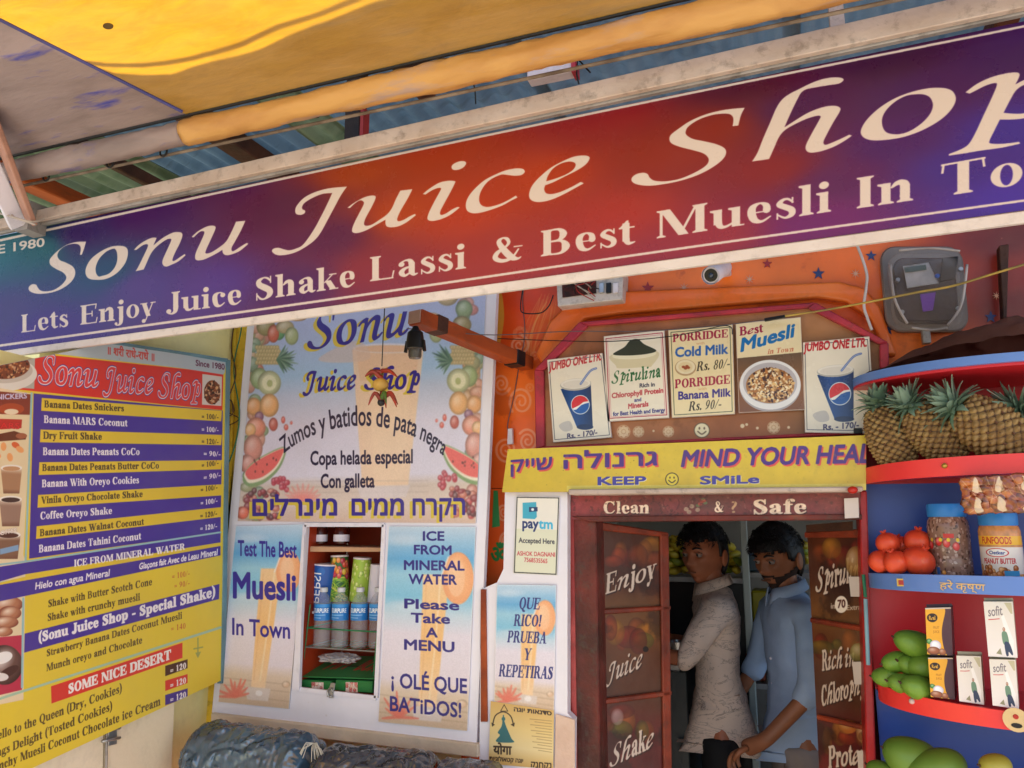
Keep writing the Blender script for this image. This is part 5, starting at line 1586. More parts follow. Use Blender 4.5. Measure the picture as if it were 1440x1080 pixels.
# ------------------------------------------------------------------ white kiosk front with its niche
kq = [(352, 410), (700, 372), (670, 1046), (298, 1002)]
NQ = [(430, 738), (541, 738), (530, 981), (416, 968)]
ks = empty('kiosk_front', tuple(at(490, 900, 2.0)), 'white painted cupboard front with an open niche full of cups and bottles', 'cupboard')
P = Print(2.0, kq, '#e8e4ee', 500); P.mottle(.03, 4, 71).specks(40, '#b8a898', (.5, 1.5), .4, 5)
P.board('front_panel', .02, M_white, ks, holes=NQ, rough=.4, spec=.4, bump=.03, bscale=6)
KP = WP(2.0)
M_nich = mat('orange_niche_lining', '#b03c1a', .5, '#8a2c14', 5, .1, dirt=.2)
a, b, c, d = [at(x, y, 2.0) for x, y in NQ]
D = Vector((0, .24, 0))
sf = .021
for nm, pts in (('niche_top', (a, b)), ('niche_side', (b, c)), ('niche_floor', (c, d)), ('niche_side', (d, a))):
    p, q = pts
    cen = (a + b + c + d) / 4
    n_ = ((p + q) / 2 - cen).normalized() * .012
    MB().hexa([p + Vector((0, sf, 0)), q + Vector((0, sf, 0)), q + D, p + D, p + n_ + Vector((0, sf, 0)), q + n_ + Vector((0, sf, 0)), q + n_ + D, p + n_ + D]).build(nm, M_nich, ks)
MB().prism([v + D * 1.0 + Vector((0, .001, 0)) for v in (a, b, c, d)], (0, .01, 0)).build('niche_back', M_nich, ks)
fw = .006
for p, q in ((a, b), (b, c), (c, d), (d, a)):
    MB().beam(p + Vector((0, -.004, 0)), q + Vector((0, -.004, 0)), .012, .006, up=(0, 1, 0)).build('niche_trim', M_white, ks)
MB().prism([at(x, y, 1.985) for x, y in [(296, 1003), (672, 1047), (672, 1066), (296, 1020)]], (0, .06, 0)).bevel(.003).build('ledge', mat('cream_ledge', '#dccab4', .6, '#c8b49c', 4, .2, dirt=.2), ks)
# flaps hinged beside the niche (white side returns)
MB().prism([at(x, y, 1.999) for x, y in [(428, 752), (431, 752), (424, 970), (414, 968)]], (0, -.012, 0)).build('flap_edge', M_white, ks)
# the wall below
tag(MB().box((-1.76, 2.0, 0), (-.86, 2.098, at(480, 1060, 2.0).z - .03)).build('plinth_wall', M_orange), kind='structure')

paper = mat('paper_edge', '#e8e4e8', .6)
o = print_fruit().board('fruit_poster', .004, paper, rough=.3, spec=.45, quad=[(364, 380), (686, 352), (669, 736), (334, 733)]); tag(o, 'large fruit poster reading Sonu Juice Shop, Zumos y batidos over a big glass', 'poster')
o = print_test().board('beach_poster', .004, paper, rough=.35, spec=.4); tag(o, 'narrow beach poster reading Test The Best Muesli In Town left of the niche', 'poster')
o = print_ice().board('beach_poster', .004, paper, rough=.35, spec=.4); tag(o, 'beach poster reading ICE FROM MINERAL WATER right of the niche', 'poster')
# narrow white panel between kiosk and door
sq = [(710, 692), (798, 692), (798, 1003), (807, 1012), (806, 1086), (674, 1082), (676, 829), (699, 819), (708, 800)]
sp = empty('narrow_white_panel', tuple(at(740, 880, 2.0)), 'narrow white board carrying three notices between the niche and the doorway', 'board')
P = Print(2.0, sq, '#e6e2ec', 500); P.mottle(.04, 5, 72)
P.board('panel', .03, M_white, sp, rough=.4)
MB().prism([at(x, y, 1.993) for x, y in [(676, 829), (683, 829), (685, 1015), (676, 1015)]], (0, .006, 0)).build('wood_edge', M_wood, sp)
MB().prism([at(x, y, 1.992) for x, y in [(781, 1004), (808, 1012), (808, 1086), (779, 1084)]], (0, .007, 0)).bevel(.002).build('torn_card', mat('card_peach', '#e4c8b4', .8, '#d0b09c', 6, .4), sp)
o = print_paytm().board('payment_sign', .004, paper, rough=.35); tag(o, 'small bordered sign reading paytm Accepted Here beside the doorway', 'sign')
o = print_rico().board('beach_poster', .004, paper, rough=.35); tag(o, 'narrow beach poster reading QUE RICO! PRUEBA Y REPETIRAS', 'poster')
o = print_yoga().board('yoga_poster', .003, paper, rough=.45); tag(o, 'golden yoga notice with a teal kneeling figure under the QUE RICO poster', 'poster')

# ------------------------------------------------------------------ inside the niche
M_glass = film('clear_plastic', '#d8dae0', .8)
M_glassd = mat('dark_amber_jam', '#4c1812', .2, '#38100c', 5, .0)
sh = empty('niche_shelf', tuple(at(485, 770, 2.06)), 'thin pale wooden shelf across the top of the niche', 'shelf')
MB().prism([at(x, y, 2.03) for x, y in [(431, 768), (540, 770), (540, 776), (431, 776)]], (0, .2, 0)).bevel(.002).build('board', mat('pale_wood', '#c49a78', .6, '#a87c5c', 7, .2, stretch=(.3, 1, 1)), sh)
for i, (x, lab) in enumerate([(451, 'small dark jam jar at the left end of the niche shelf'), (480, 'larger dark jam jar in the middle of the niche shelf')]):
    b_ = at(x, 764, 2.08); r = .021 if i == 0 else .025
    j = empty('jam_jar', tuple(b_), lab, 'jar')
    MB().lathe([(r, 0), (r, .045), (r * .85, .055), (r * .85, .06)], b_, 16).build('glass', M_glassd, j, ang=40)
    MB().lathe([(r * 1.01, .006), (r * 1.015, .007), (r * 1.015, .026), (r * 1.01, .027)], b_, 16).build('label', M_white, j, ang=40)
    MB().lathe([(r * .9, .058), (r * .9, .072), (r * .8, .074)], b_, 16).build('lid', M_greymetal, j, ang=40)


def wrap_print(name, w, h, base, ppm=2200):
    class Q: pass
    s = Print.__new__(Print)
    s.pl = None; s.lo = np.zeros(2); s.hi = np.array([w, h], float); s.ppm = ppm
    s.W, s.H = int(w * ppm), int(h * ppm); s.img = np.empty((s.H, s.W, 3)); s.img[:] = rgb(base)
    s.tx = lambda P: np.stack([P[:, 0] * w * ppm / 100.0, P[:, 1] * h * ppm / 100.0], 1)      # 0..100 units
    return s


def lathe_uv(name, prof, c, M, parent, n=28, a0=0.0, span=1.0, rot=None, ang=40):
    """turned shape whose print wraps once round it; u=.5 faces the street"""
    bm = bmesh.new(); ul = bm.loops.layers.uv.new('UVMap')
    T = Matrix.Translation(Vector(c)) @ (rot.to_4x4() if rot is not None else Matrix.Identity(4))
    z0, z1 = prof[0][1], prof[-1][1]
    rings = [[bm.verts.new(T @ Vector((r * math.cos(t), r * math.sin(t), z))) for t in [2 * math.pi * (k / n + .25) + a0 for k in range(n)]] for r, z in prof]
    for (A, B, (ra, za), (rb, zb)) in zip(rings, rings[1:], prof, prof[1:]):
        for k in range(n):
            f = bm.faces.new([A[k], A[(k + 1) % n], B[(k + 1) % n], B[k]])
            for lp, (uu, zz) in zip(f.loops, ((k / n, za), ((k + 1) / n, za), ((k + 1) / n, zb), (k / n, zb))):
                lp[ul].uv = (uu, (zz - z0) / (z1 - z0))
    f = bm.faces.new(rings[0][::-1]); g = bm.faces.new(rings[-1])
    for q in (f, g):
        for lp in q.loops: lp[ul].uv = (.02, .02)
    bmesh.ops.recalc_face_normals(bm, faces=bm.faces)
    me = bpy.data.meshes.new(name); bm.to_mesh(me); bm.free()
    o = link(name, me, M, parent)
    for p in me.polygons: p.use_smooth = True
    me.set_sharp_from_angle(angle=rad(ang))
    return o


# paper cups behind the bottles
s = wrap_print('cola', .3, .1, '#1f55a8')
for k in range(14): s.ell(random.uniform(0, 100), random.uniform(0, 100), 5, 9, '#2f7ac8', rot=random.uniform(0, 90), a=.5)
def vtext(s, txt, cx, y0, y1, w, col):      # text running up the cup
    x = 0; it = []
    for ch in txt:
        E, K, adv = sans(ch); it.append(E + [x, 0, x, 0]); x += adv
    E = np.concatenate(it)
    def mp(P): return np.stack([cx + w / 2 - (1 - P[:, 1]) * w, y1 - P[:, 0] / x * (y1 - y0)], 1)
    s.fill(np.concatenate([mp(E[:, :2]), mp(E[:, 2:])], 1), col)
vtext(s, 'PEPSI', 50, 14, 84, 11, '#f2f2f6')
s.poly([(40, 88), (46, 88), (46, 100), (40, 100)], '#d84040', .8)
m1 = s.material('cola_cup_print', rough=.4)
tilt = Matrix.Rotation(rad(4), 3, 'Y')
cu = empty('paper_cup', tuple(at(450, 856, 2.09)), 'big blue paper cup reading PEPSI at the left inside the niche', 'cup')
lathe_uv('cup_wall', [(.032, 0), (.043, .14)], at(451, 858, 2.10), m1, cu, rot=tilt)
MB().lathe([(.0445, .139), (.0445, .143), (.04, .144)], None, 24, mat=Matrix.Translation(at(451, 858, 2.10)) @ tilt.to_4x4()).build('rim', M_white, cu, ang=40)
MB().lathe([(.04, -.006), (.04, .0), (.03, .001)], None, 24, mat=Matrix.Translation(at(451, 858, 2.10)) @ tilt.to_4x4()).build('base_ring', M_white, cu, ang=40)
s = wrap_print('fruitcup', .3, .1, '#3a6a34')
for k in range(60): s.line([(random.uniform(0, 100), 100), (random.uniform(0, 100), 60), (random.uniform(0, 100), 45)], 1.6, ['#b8d048', '#e0d860', '#5c9a3c', '#88b83c'][k % 4])
for k in range(70): s.ball(random.uniform(0, 100), random.uniform(6, 46), 4, 7, ['#e04838', '#f08a30', '#c03048', '#f0c040'][k % 4])
m2 = s.material('fruit_cup_print', rough=.4)
s = wrap_print('limecup', .3, .1, '#a8c848')
for k in range(160): s.ball(random.uniform(0, 100), random.uniform(0, 100), 2.4, 5, ['#d8e880', '#8cb838', '#c8dc60'][k % 3])
m3 = s.material('lime_cup_print', rough=.4)
for i, (x, top, bot, m, r, lab) in enumerate([(477, 783, 845, m2, .03, 'tall paper cup printed with red fruit and green stalks in the niche'), (505, 786, 845, m3, .03, 'tall lime green printed paper cup in the niche'), (529, 796, 846, M_white, .026, 'stack of plain white paper cups at the right inside the niche')]):
    z0, z1 = at(x, bot, 2.12).z, at(x, top, 2.12).z; c = at(x, bot, 2.12)
    cu = empty('paper_cup', tuple(c), lab, 'cup')
    tl_ = Matrix.Rotation(rad([-2, 3, 2][i]), 3, 'Y')
    lathe_uv('cup_wall', [(r * 1.08, 0), (r * .93, (z1 - z0))], c, m, cu, rot=tl_)
    MB().lathe([(r * .95, z1 - z0), (r * .95, z1 - z0 + .005), (r * .8, z1 - z0 + .006)], None, 24, mat=Matrix.Translation(c) @ tl_.to_4x4()).build('rim', M_white, cu, ang=40)
# water bottles
s = wrap_print('water', .2, .05, '#2a7cc8')
s.poly([(0, 0), (100, 0), (100, 18), (0, 18)], '#3c94dc'); s.text('LAZURPURE', (30, 52), (70, 52), 26, '#f4f6fa', bold=.04); s.line([(30, 68), (62, 66)], 5, '#8cc4f0'); s.line([(30, 84), (55, 84)], 3, '#b8d8f4')
m4 = s.material('water_label_print', rough=.3)
labs = ['water bottle with blue label in front of the blue PEPSI cup', 'water bottle with blue label in front of the red fruit cup', 'water bottle with blue label in front of the lime green cup', 'water bottle with blue label in front of the white cups']
for i, x in enumerate([452, 477, 504, 530]):
    c = at(x, 911, 2.065); k = at(x, 832, 2.065).z - c.z
    bt = empty('water_bottle', tuple(c), labs[i], 'bottle', 'water bottles in the niche')
    r = .0265
    prof = [(r * .8, 0), (r, .006)]
    for q in range(7): prof += [(r, .012 + q * .011), (r * .94, .017 + q * .011)]
    prof += [(r, k * .52), (r * .98, k * .53), (r * .98, k * .74), (r, k * .75), (r, k * .8), (r * .72, k * .9), (r * .4, k * .97), (r * .4, k)]
    MB().lathe(prof, c, 20).build('bottle_body', M_glass, bt, ang=60)
    lathe_uv('label', [(r * 1.012, k * .5), (r * 1.012, k * .79)], c, m4, bt)
    MB().lathe([(r * .46, k), (r * .46, k + .012), (r * .4, k + .013)], c, 14).build('cap', mat('white_cap', '#e6e8ee', .4), bt, ang=40)
# green wire rack
M_rack = mat('green_coated_wire', '#2f8a54', .4)
rk = empty('wire_rack', tuple(at(485, 913, 2.04)), 'green wire rack holding the water bottles upright', 'rack')
za = at(485, 913, 2.04).z
x0, x1 = at(431, 913, 2.04).x, at(536, 913, 2.04).x
for zz, m in ((za, M_greymetal), (at(485, 886, 2.035).z, M_rack)):
    MB().tube([(x0, 2.19, zz), (x0, 2.035, zz), (x1, 2.035, zz), (x1, 2.19, zz)], .0022, 6).build('rail', m, rk)
for k in range(11):
    xx = x0 + (x1 - x0) * k / 10
    MB().tube([(xx, 2.035, za), (xx, 2.19, za)], .0015, 5).build('shelf_wire', M_rack, rk)
for xa, za_, xb, zb in [(x0 + .01, at(0, 0, 2).z * 0 + at(440, 850, 2.035).z, x0 - .005, at(430, 935, 2.035).z), (x1 - .005, at(536, 850, 2.035).z, x1 - .02, at(525, 950, 2.035).z)]:
    MB().tube([(xa, 2.034, za_), (xb, 2.034, zb)], .002, 6).build('upright', M_rack, rk)
# crumpled bag, snack box
def crumple(name, c, rx, ry, rz, m, label, cat, seed=0, amp=.25, sub=4):
    rr = random.Random(seed)
    bm = bmesh.new(); bmesh.ops.create_icosphere(bm, subdivisions=sub, radius=1)
    from mathutils import noise
    for v in bm.verts:
        n = noise.turbulence(v.co * 2.2 + Vector((seed, 0, 0)), 4, True)
        v.co *= 1 + (n - .6) * amp
        v.co = Vector((v.co.x * rx, v.co.y * ry, v.co.z * rz)) + Vector(c)
    me = bpy.data.meshes.new(name); bm.to_mesh(me); bm.free()
    o = link(name, me, m, None, False)
    return tag(o, label, cat)
M_film = film('clear_wrap', '#e6dfe2', .5)
crumple('plastic_bag', at(478, 925, 2.09), .07, .05, .014, M_film, 'crumpled clear plastic bag lying on the green snack box', 'plastic bag', 3, .5)
M_gbox = mat('green_card', '#2a8040', .5, '#226c36', 4, .05)
s = wrap_print('box', .3, .08, '#2a7a3c')
s.poly([(0, 0), (100, 0), (100, 100), (0, 100)], '#2f7a42')
s.text('PIPI', (12, 66), (42, 62), 46, '#b83a30', bold=.05, ital=.3, outline=('#e8a890', .05)); s.text('BOXX', (56, 66), (94, 70), 46, '#b83a30', bold=.05, ital=.3, outline=('#e8a890', .05)); s.line([(43, 50), (55, 50)], 5, '#16341e')
m5 = s.material('box_print', rough=.45)
bx = empty('snack_box', tuple(at(475, 965, 2.04)), 'green card snack box with red PIPI BOXX lettering on the niche floor', 'box')
bmm = bmesh.new(); ul = bmm.loops.layers.uv.new('UVMap')
tp = [at(424, 951, 2.03), at(528, 954, 2.03), at(528, 954, 2.03) + Vector((0, .17, .034)), at(424, 951, 2.03) + Vector((.01, .17, .034))]
vv = [bmm.verts.new(p) for p in tp]; f = bmm.faces.new(vv)
for lp, uv in zip(f.loops, ((0, 0), (1, 0), (1, 1), (0, 1))): lp[ul].uv = uv
me = bpy.data.meshes.new('lid'); bmm.to_mesh(me); bmm.free()
lid = link('lid', me, m5, bx); so = lid.modifiers.new('thick', 'SOLIDIFY'); so.thickness = .003
for i, (xa, xb) in enumerate([(424, 466), (472, 524)]):
    MB().prism([at(xa, 956, 2.026), at(xb, 958, 2.026), at(xb - 1, 975, 2.026), at(xa - 2, 971, 2.026)], (0, .15, 0)).bevel(.002).build('drawer', M_gbox, bx)
    s = wrap_print('pic', .06, .03, '#d8c0b4')
    for k in range(30): s.ball(random.uniform(0, 100), random.uniform(0, 100), 12, 16, ['#d05048', '#e8c0a8', '#f0e4da', '#b83c3c'][k % 4], a=.7)
    mm = s.material('drawer_print%d' % i, rough=.5)
    bmm = bmesh.new(); ul = bmm.loops.layers.uv.new('UVMap')
    vv = [bmm.verts.new(at(x, y, 2.0245)) for x, y in [(xa + 14, 973), (xa + 31, 974), (xa + 31, 959.5), (xa + 14, 959)]]
    f = bmm.faces.new(vv)
    for lp, uv in zip(f.loops, ((0, 0), (1, 0), (1, 1), (0, 1))): lp[ul].uv = uv
    me = bpy.data.meshes.new('picture_label'); bmm.to_mesh(me); bmm.free()
    link('picture_label', me, mm, bx)
pd = empty('hasp', tuple(at(464, 970, 2.0)), 'small steel hasp hanging at the bottom edge of the niche', 'hasp')
MB().prism([at(x, y, 1.99) for x, y in [(465, 960), (471, 961), (468, 982), (459, 980)]], (0, .004, 0)).bevel(.001).build('plate', M_steel, pd)
MB().tube([at(464, 974, 1.985) + Vector((.009 * math.cos(a), 0, .012 * math.sin(a))) for a in np.linspace(0, 5.6, 10)], .0022, 6).build('ring', M_steel, pd, smooth=True)

# ------------------------------------------------------------------ plastic-wrapped bundles at the foot of the kiosk
def shrink(name, c, c2):
    m = mat(name, c, .12, c2, 5, .0, spec=1.2)
    n, l = m.node_tree.nodes, m.node_tree.links
    tc = n['Texture Coordinate'] if 'Texture Coordinate' in n else n.new('ShaderNodeTexCoord')
    v = n.new('ShaderNodeTexNoise'); v.noise_type = 'RIDGED_MULTIFRACTAL'; v.inputs['Scale'].default_value = 13; v.inputs['Detail'].default_value = 3; v.inputs['Roughness'].default_value = .5; v.inputs['Distortion'].default_value = 1.2
    l.new(tc.outputs['Object'], v.inputs['Vector'])
    bp = n.new('ShaderNodeBump'); bp.inputs['Strength'].default_value = 1.0; bp.inputs['Distance'].default_value = .03
    l.new(v.outputs[0], bp.inputs['Height']); l.new(bp.outputs[0], n['Principled BSDF'].inputs['Normal'])
    return m
M_sh1 = shrink('blue_grey_plastic_wrap', '#4c6880', '#1e3244'); M_sh2 = shrink('grey_plastic_wrap', '#444a56', '#1e2028')
from mathutils import noise as mnoise
def bundle(x0, x1, ytop0, ytop1, Y, m, label, seed):
    a, b = at(x0, ytop0, Y), at(x1, ytop1, Y)
    bm = bmesh.new(); nx, na = 130, 90; rings = []
    for i in range(nx + 1):
        t = i / nx
        e = min(1, min(t, 1 - t) / .09) ** .5
        x = a.x + (b.x - a.x) * t; zt = a.z + (b.z - a.z) * t
        R = .10 * (.72 + .28 * e)
        ring = []
        for k in range(na):
            an = 2 * math.pi * k / na
            p = Vector((x, Y + math.cos(an) * R * 1.0, zt - .10 + math.sin(an) * R))
            n_ = abs(mnoise.noise(Vector((x * 26 + an, an * 3.2, seed)))) * 2 + abs(mnoise.noise(Vector((x * 60, an * 7, seed)))) * .8
            d = Vector((0, math.cos(an), math.sin(an)))
            ring.append(bm.verts.new(p + d * (n_ - .7) * .0065))
        rings.append(ring)
    for A, B in zip(rings, rings[1:]):
        for k in range(na): bm.faces.new([A[k], A[(k + 1) % na], B[(k + 1) % na], B[k]])
    bm.faces.new(rings[0][::-1]); bm.faces.new(rings[-1])
    bmesh.ops.recalc_face_normals(bm, faces=bm.faces)
    me = bpy.data.meshes.new('wrap'); bm.to_mesh(me); bm.free()
    e_ = empty('wrapped_bundle', tuple((a + b) / 2), label, 'bundle', 'plastic wrapped bundles below the kiosk')
    link('wrap', me, m, e_, True)
    return e_, b
e_, b = bundle(283, 443, 1012, 1034, 1.84, M_sh1, 'leftmost bundle in shiny blue grey plastic wrap below the kiosk', 1)
tw = MB(); bb = at(441, 1045, 1.8)
for k in range(22):
    an = random.uniform(-2.6, -.4)
    L = random.uniform(.03, .08)
    tw.tube([bb, bb + Vector((math.cos(an) * L * .5, -.01, math.sin(an) * L * .4 + .012)), bb + Vector((math.cos(an) * L, -.012, math.sin(an) * L))], .0009, 4)
tw.build('frayed_tie', mat('pale_frayed_film', '#b4b0a8', .3), e_)
bundle(452, 612, 1046, 1060, 1.84, M_sh2, 'middle bundle in dark grey plastic wrap below the kiosk', 5)
bundle(618, 700, 1066, 1074, 1.84, M_sh2, 'small dark grey wrapped bundle just below the yoga notice', 9)

# ------------------------------------------------------------------ doorway
dr = empty('door_frame', tuple(at(1000, 720, 2.05)), 'worn red painted door frame with Clean and Safe lettered on its header', 'door frame')
HQ = [(803, 696), (1211, 691), (1209, 728), (829, 730), (803, 731)]
hs = Print(2.03, HQ, '#7c2c2c', 1000)
field(hs, [(810, 700, '#903436'), (900, 712, '#6a2c28'), (1000, 712, '#5c3430'), (1100, 712, '#702c2c'), (1200, 712, '#803430'), (1000, 728, '#8a2c30')])
hs.text('Clean', (848, 722), (914, 722), 17, '#e8cdb4', 'serif', bold=.01, shadow=('#3c1c1a', 1, 1.2))
hs.text('Safe', (1058, 723), (1135, 722), 20, '#e8cdb4', 'serif', bold=.02, shadow=('#3c1c1a', 1, 1.4))
hs.text('&', (1004, 720), (1018, 720), 15, '#e8cdb4', 'serif', shadow=('#3c1c1a', 1, 1.2))
hs.text('?', (1026, 721), (1038, 721), 16, '#b8906c', 'sans', bold=.01)
for sc, c in ((1, '#5c2424'), (.8, '#7a3434')):
    hs.poly([(944, 724 - (1 - sc) * 8), (944 - 12 * sc, 710), (944 - 9 * sc, 701), (944, 706), (944 + 9 * sc, 701), (944 + 12 * sc, 710)], c, .9, smooth=True)
for x, y in ((965, 716), (973, 712), (981, 717), (969, 720)): hs.ell(x, y, 3.4, 3, '#a89078', a=.8)
for i in range(8): hs.ell(984 + random.uniform(-4, 8), 706 + random.uniform(-4, 5), 3, 2.2, ['#5c7a4c', '#b04030', '#7c2c20'][i % 3], a=.7)
hs.mottle(.15, 6, 91).wear(.4, '#2c1614', 8, 92, .6).wear(.25, '#c8a890', 12, 93, .68)
hs.board('header', .06, M_redwood, dr, rough=.4, bump=.25, bscale=25)
MB().prism([at(x, y, 2.02) for x, y in [(803, 726), (1212, 723), (1212, 731), (829, 734)]], (0, .06, 0)).bevel(.002).build('header_moulding', M_redwood, dr)
MB().prism([at(x, y, 2.04) for x, y in [(800, 694), (838, 734), (846, 1200), (806, 1200)]], (0, .09, 0)).bevel(.003).build('jamb', M_redwood, dr)
MB().prism([at(x, y, 2.035) for x, y in [(799, 694), (806, 700), (813, 1200), (805, 1200)]], (0, .012, 0)).bevel(.002).build('jamb_bead', mat('chipped_pink_red', '#b8504c', .5, '#8c2c2a', 9, .3, dirt=.5, c3='#d89a88'), dr)
MB().prism([at(x, y, 2.03) for x, y in [(1208, 690), (1219, 690), (1236, 1200), (1222, 1200)]], (0, .12, 0)).bevel(.003).build('jamb', mat('bright_red_jamb', '#b82426', .4, '#94191c', 6, .2, dirt=.4), dr)
MB().tube([at(1214, 808, 2.018), at(1217, 840, 2.018)], .004, 8).build('green_tape', M_greenwire, dr)
MB().tube([at(1217, 842, 2.018), at(1221, 935, 2.018)], .0045, 8).build('pale_tape', mat('pale_blue_tape', '#8fb8c8', .5), dr)
M_redball = mat('red_bead', '#c0281c', .35)
tag(MB().ball(at(1199, 689, 1.94), .009, 2, (1.3, 1, 1)).build('red_ribbon', M_redball, smooth=True), 'tiny red bow at the right end of the cream ledge under the slogan sign', 'ribbon')


def leaf_plane(hx, hy, Y, ang, left):
    p = at(hx, hy, Y)
    return Plane((p.x, p.y, 0), ang)


LL = leaf_plane(838, 760, 2.12, (.78, .63, 0), True)
LR = leaf_plane(1214, 760, 2.11, (.69, -.73, 0), False)


def fruitscape(s, area, n, seed, dark=.6):
    rr = np.random.default_rng(seed)
    x0, y0, x1, y1 = area
    for _ in range(n):
        c = rgb(['#a8581c', '#8c3c18', '#b87c24', '#7c2018', '#6a6a20', '#a83c20'][rr.integers(6)]) * dark
        s.ball(rr.uniform(x0, x1), rr.uniform(y0, y1), rr.uniform(7, 20), rr.uniform(7, 20), tuple(c), hi=tuple(np.clip(c * 1.5, 0, 1)), a=.55)


def door_leaf(pl, quad, rails, label, seed, texts, fruit, hinge_side, side_rgb='#6a1c18'):
    P = Print(pl, quad, '#54281a', 800)
    field(P, [(quad[0][0], 760, '#4c2414'), (quad[1][0], 800, '#3c1812'), (quad[0][0], 900, '#5c3018'), (quad[1][0], 960, '#4c2816'), (quad[0][0], 1060, '#6c1c1a'), (quad[1][0], 1060, '#541818'), ((quad[0][0] + quad[1][0]) / 2, 870, '#6c4424')])
    for a_, n_, sd in fruit: fruitscape(P, a_, n_, sd, .75)
    P.mottle(.25, 6, seed).wear(.5, '#1c0c0a', 6, seed + 1, .58)
    texts(P)
    e = empty('door_leaf', tuple(on(pl, (quad[0][0] + quad[1][0]) / 2, 900)), label, 'door')
    P.board('leaf', .028, M_redwood, e, rough=.42, bump=.2, bscale=18)
    for q in rails:
        slab(pl, q, .012, 'rail', mat('orange_worn_rail', '#943a20', .5, '#5c2216', 8, .3, dirt=.7, c3='#b86a44'), e, .003, .012)
    return e


def tl(P):
    w = '#ccb8a8'; sh_ = ('#2c120e', 1.5, 1.5)
    P.text('Enjoy', (851, 836), (922, 812), 29, w, 'callig', shadow=sh_, lean=.06, bold=.008)
    P.text('Juice', (852, 962), (903, 938), 30, w, 'callig', shadow=sh_, lean=.06, bold=.012)
    P.text('Shake', (857, 1080), (919, 1050), 32, w, 'callig', shadow=sh_, lean=.06, bold=.012)
    P.ell(908, 913, 4, 4, '#1a0c0a')
    P.ball(868, 1008, 9, 12, '#b8a8a8', hi='#e0d8d8', lo='#5c3030', a=.5)


door_leaf(LL, [(837, 733), (938, 749), (944, 1200), (844, 1200)],
          [[(837, 733), (938, 749), (938, 756), (837, 745)], [(843, 856), (941, 851), (941, 857), (843, 864)], [(844, 982), (942, 970), (942, 977), (844, 990)], [(926, 748), (938, 750), (944, 1200), (933, 1200)], [(837, 735), (843, 735), (850, 1200), (844, 1200)]],
          'left brown door leaf painted with fruit and lettered Enjoy Juice Shake', 101, tl, [((850, 760, 925, 790), 8, 1), ((850, 880, 930, 905), 9, 2), ((850, 1000, 930, 1030), 8, 3)], 'l')


def tr_(P):
    w = '#ccb8a8'; sh_ = ('#2c120e', 1.5, 1.5)
    P.text('Spirulina', (1147, 833), (1217, 812), 34, w, 'callig', shadow=sh_, bold=.03)
    P.text('in', (1168, 856), (1175, 856), 8, w, bold=.02); P.text('Extra', (1190, 858), (1211, 857), 7, w, bold=.02)
    P.ell(1183, 850, 9, 12, '#eadccc'); P.text('70', (1177.5, 855), (1189, 854), 11, '#4a1c18', bold=.04)
    P.text('Rich in', (1156, 943), (1202, 936), 28, w, 'callig', shadow=sh_, bold=.03)
    P.text('Chlorophyll', (1155, 993), (1222, 972), 28, w, 'callig', shadow=sh_, bold=.03)
    P.text('Protein', (1165, 1080), (1228, 1072), 30, w, 'callig', shadow=sh_, bold=.03)
    P.ball(1203, 790, 14, 22, '#a87838', a=.8); P.ball(1208, 918, 13, 14, '#8c8440', a=.8); P.ball(1192, 1022, 14, 10, '#b86c28', a=.8); P.ball(1216, 1030, 12, 16, '#c08850', a=.8); P.ell(1212, 1035, 5, 6, '#5c3018', a=.6)


rl = door_leaf(LR, [(1135, 748), (1213, 745), (1236, 1200), (1158, 1200)],
          [[(1135, 748), (1213, 744), (1213, 756), (1135, 756)], [(1143, 868), (1217, 880), (1218, 888), (1143, 875)], [(1152, 1004), (1224, 1020), (1225, 1028), (1153, 1011)]],
          'right brown door leaf lettered Spirulina Rich in Chlorophyll Protein', 105, tr_, [((1145, 765, 1215, 790), 7, 4), ((1150, 900, 1220, 915), 6, 5), ((1160, 1020, 1222, 1045), 6, 6)], 'r')
tag(MB().prism([on(LR, x, y, .016) for x, y in [(1140, 738), (1206, 733), (1206, 746), (1140, 748)]], (0, .01, 0)).build('top_rail', M_darkwood), 'dark wooden strip across the top of the right door leaf', 'strip')
for i, (pl_, q, lab) in enumerate([(WP(2.012), [(1187, 701), (1207, 700), (1208, 728), (1188, 729)], 'blank white sticker at the right end of the door header'), (LR.shifted(.014), [(1194, 811), (1216, 811), (1217, 839), (1197, 839)], 'blank white sticker over the end of the word Spirulina'),
                                   (LR.shifted(.014), [(1199, 931), (1220, 930), (1222, 963), (1202, 962)], 'blank white sticker beside the words Rich in'), (LR.shifted(.014), [(1206, 1056), (1228, 1054), (1230, 1090), (1208, 1092)], 'blank white sticker at the foot of the right door leaf')]):
    tag(MB().prism([on(pl_, x, y) for x, y in q], Vector(pl_.n) * .0015).build('sticker', mat('white_sticker', '#d8ccc4', .5, '#c8bab2', 5, .05)), lab, 'sticker')

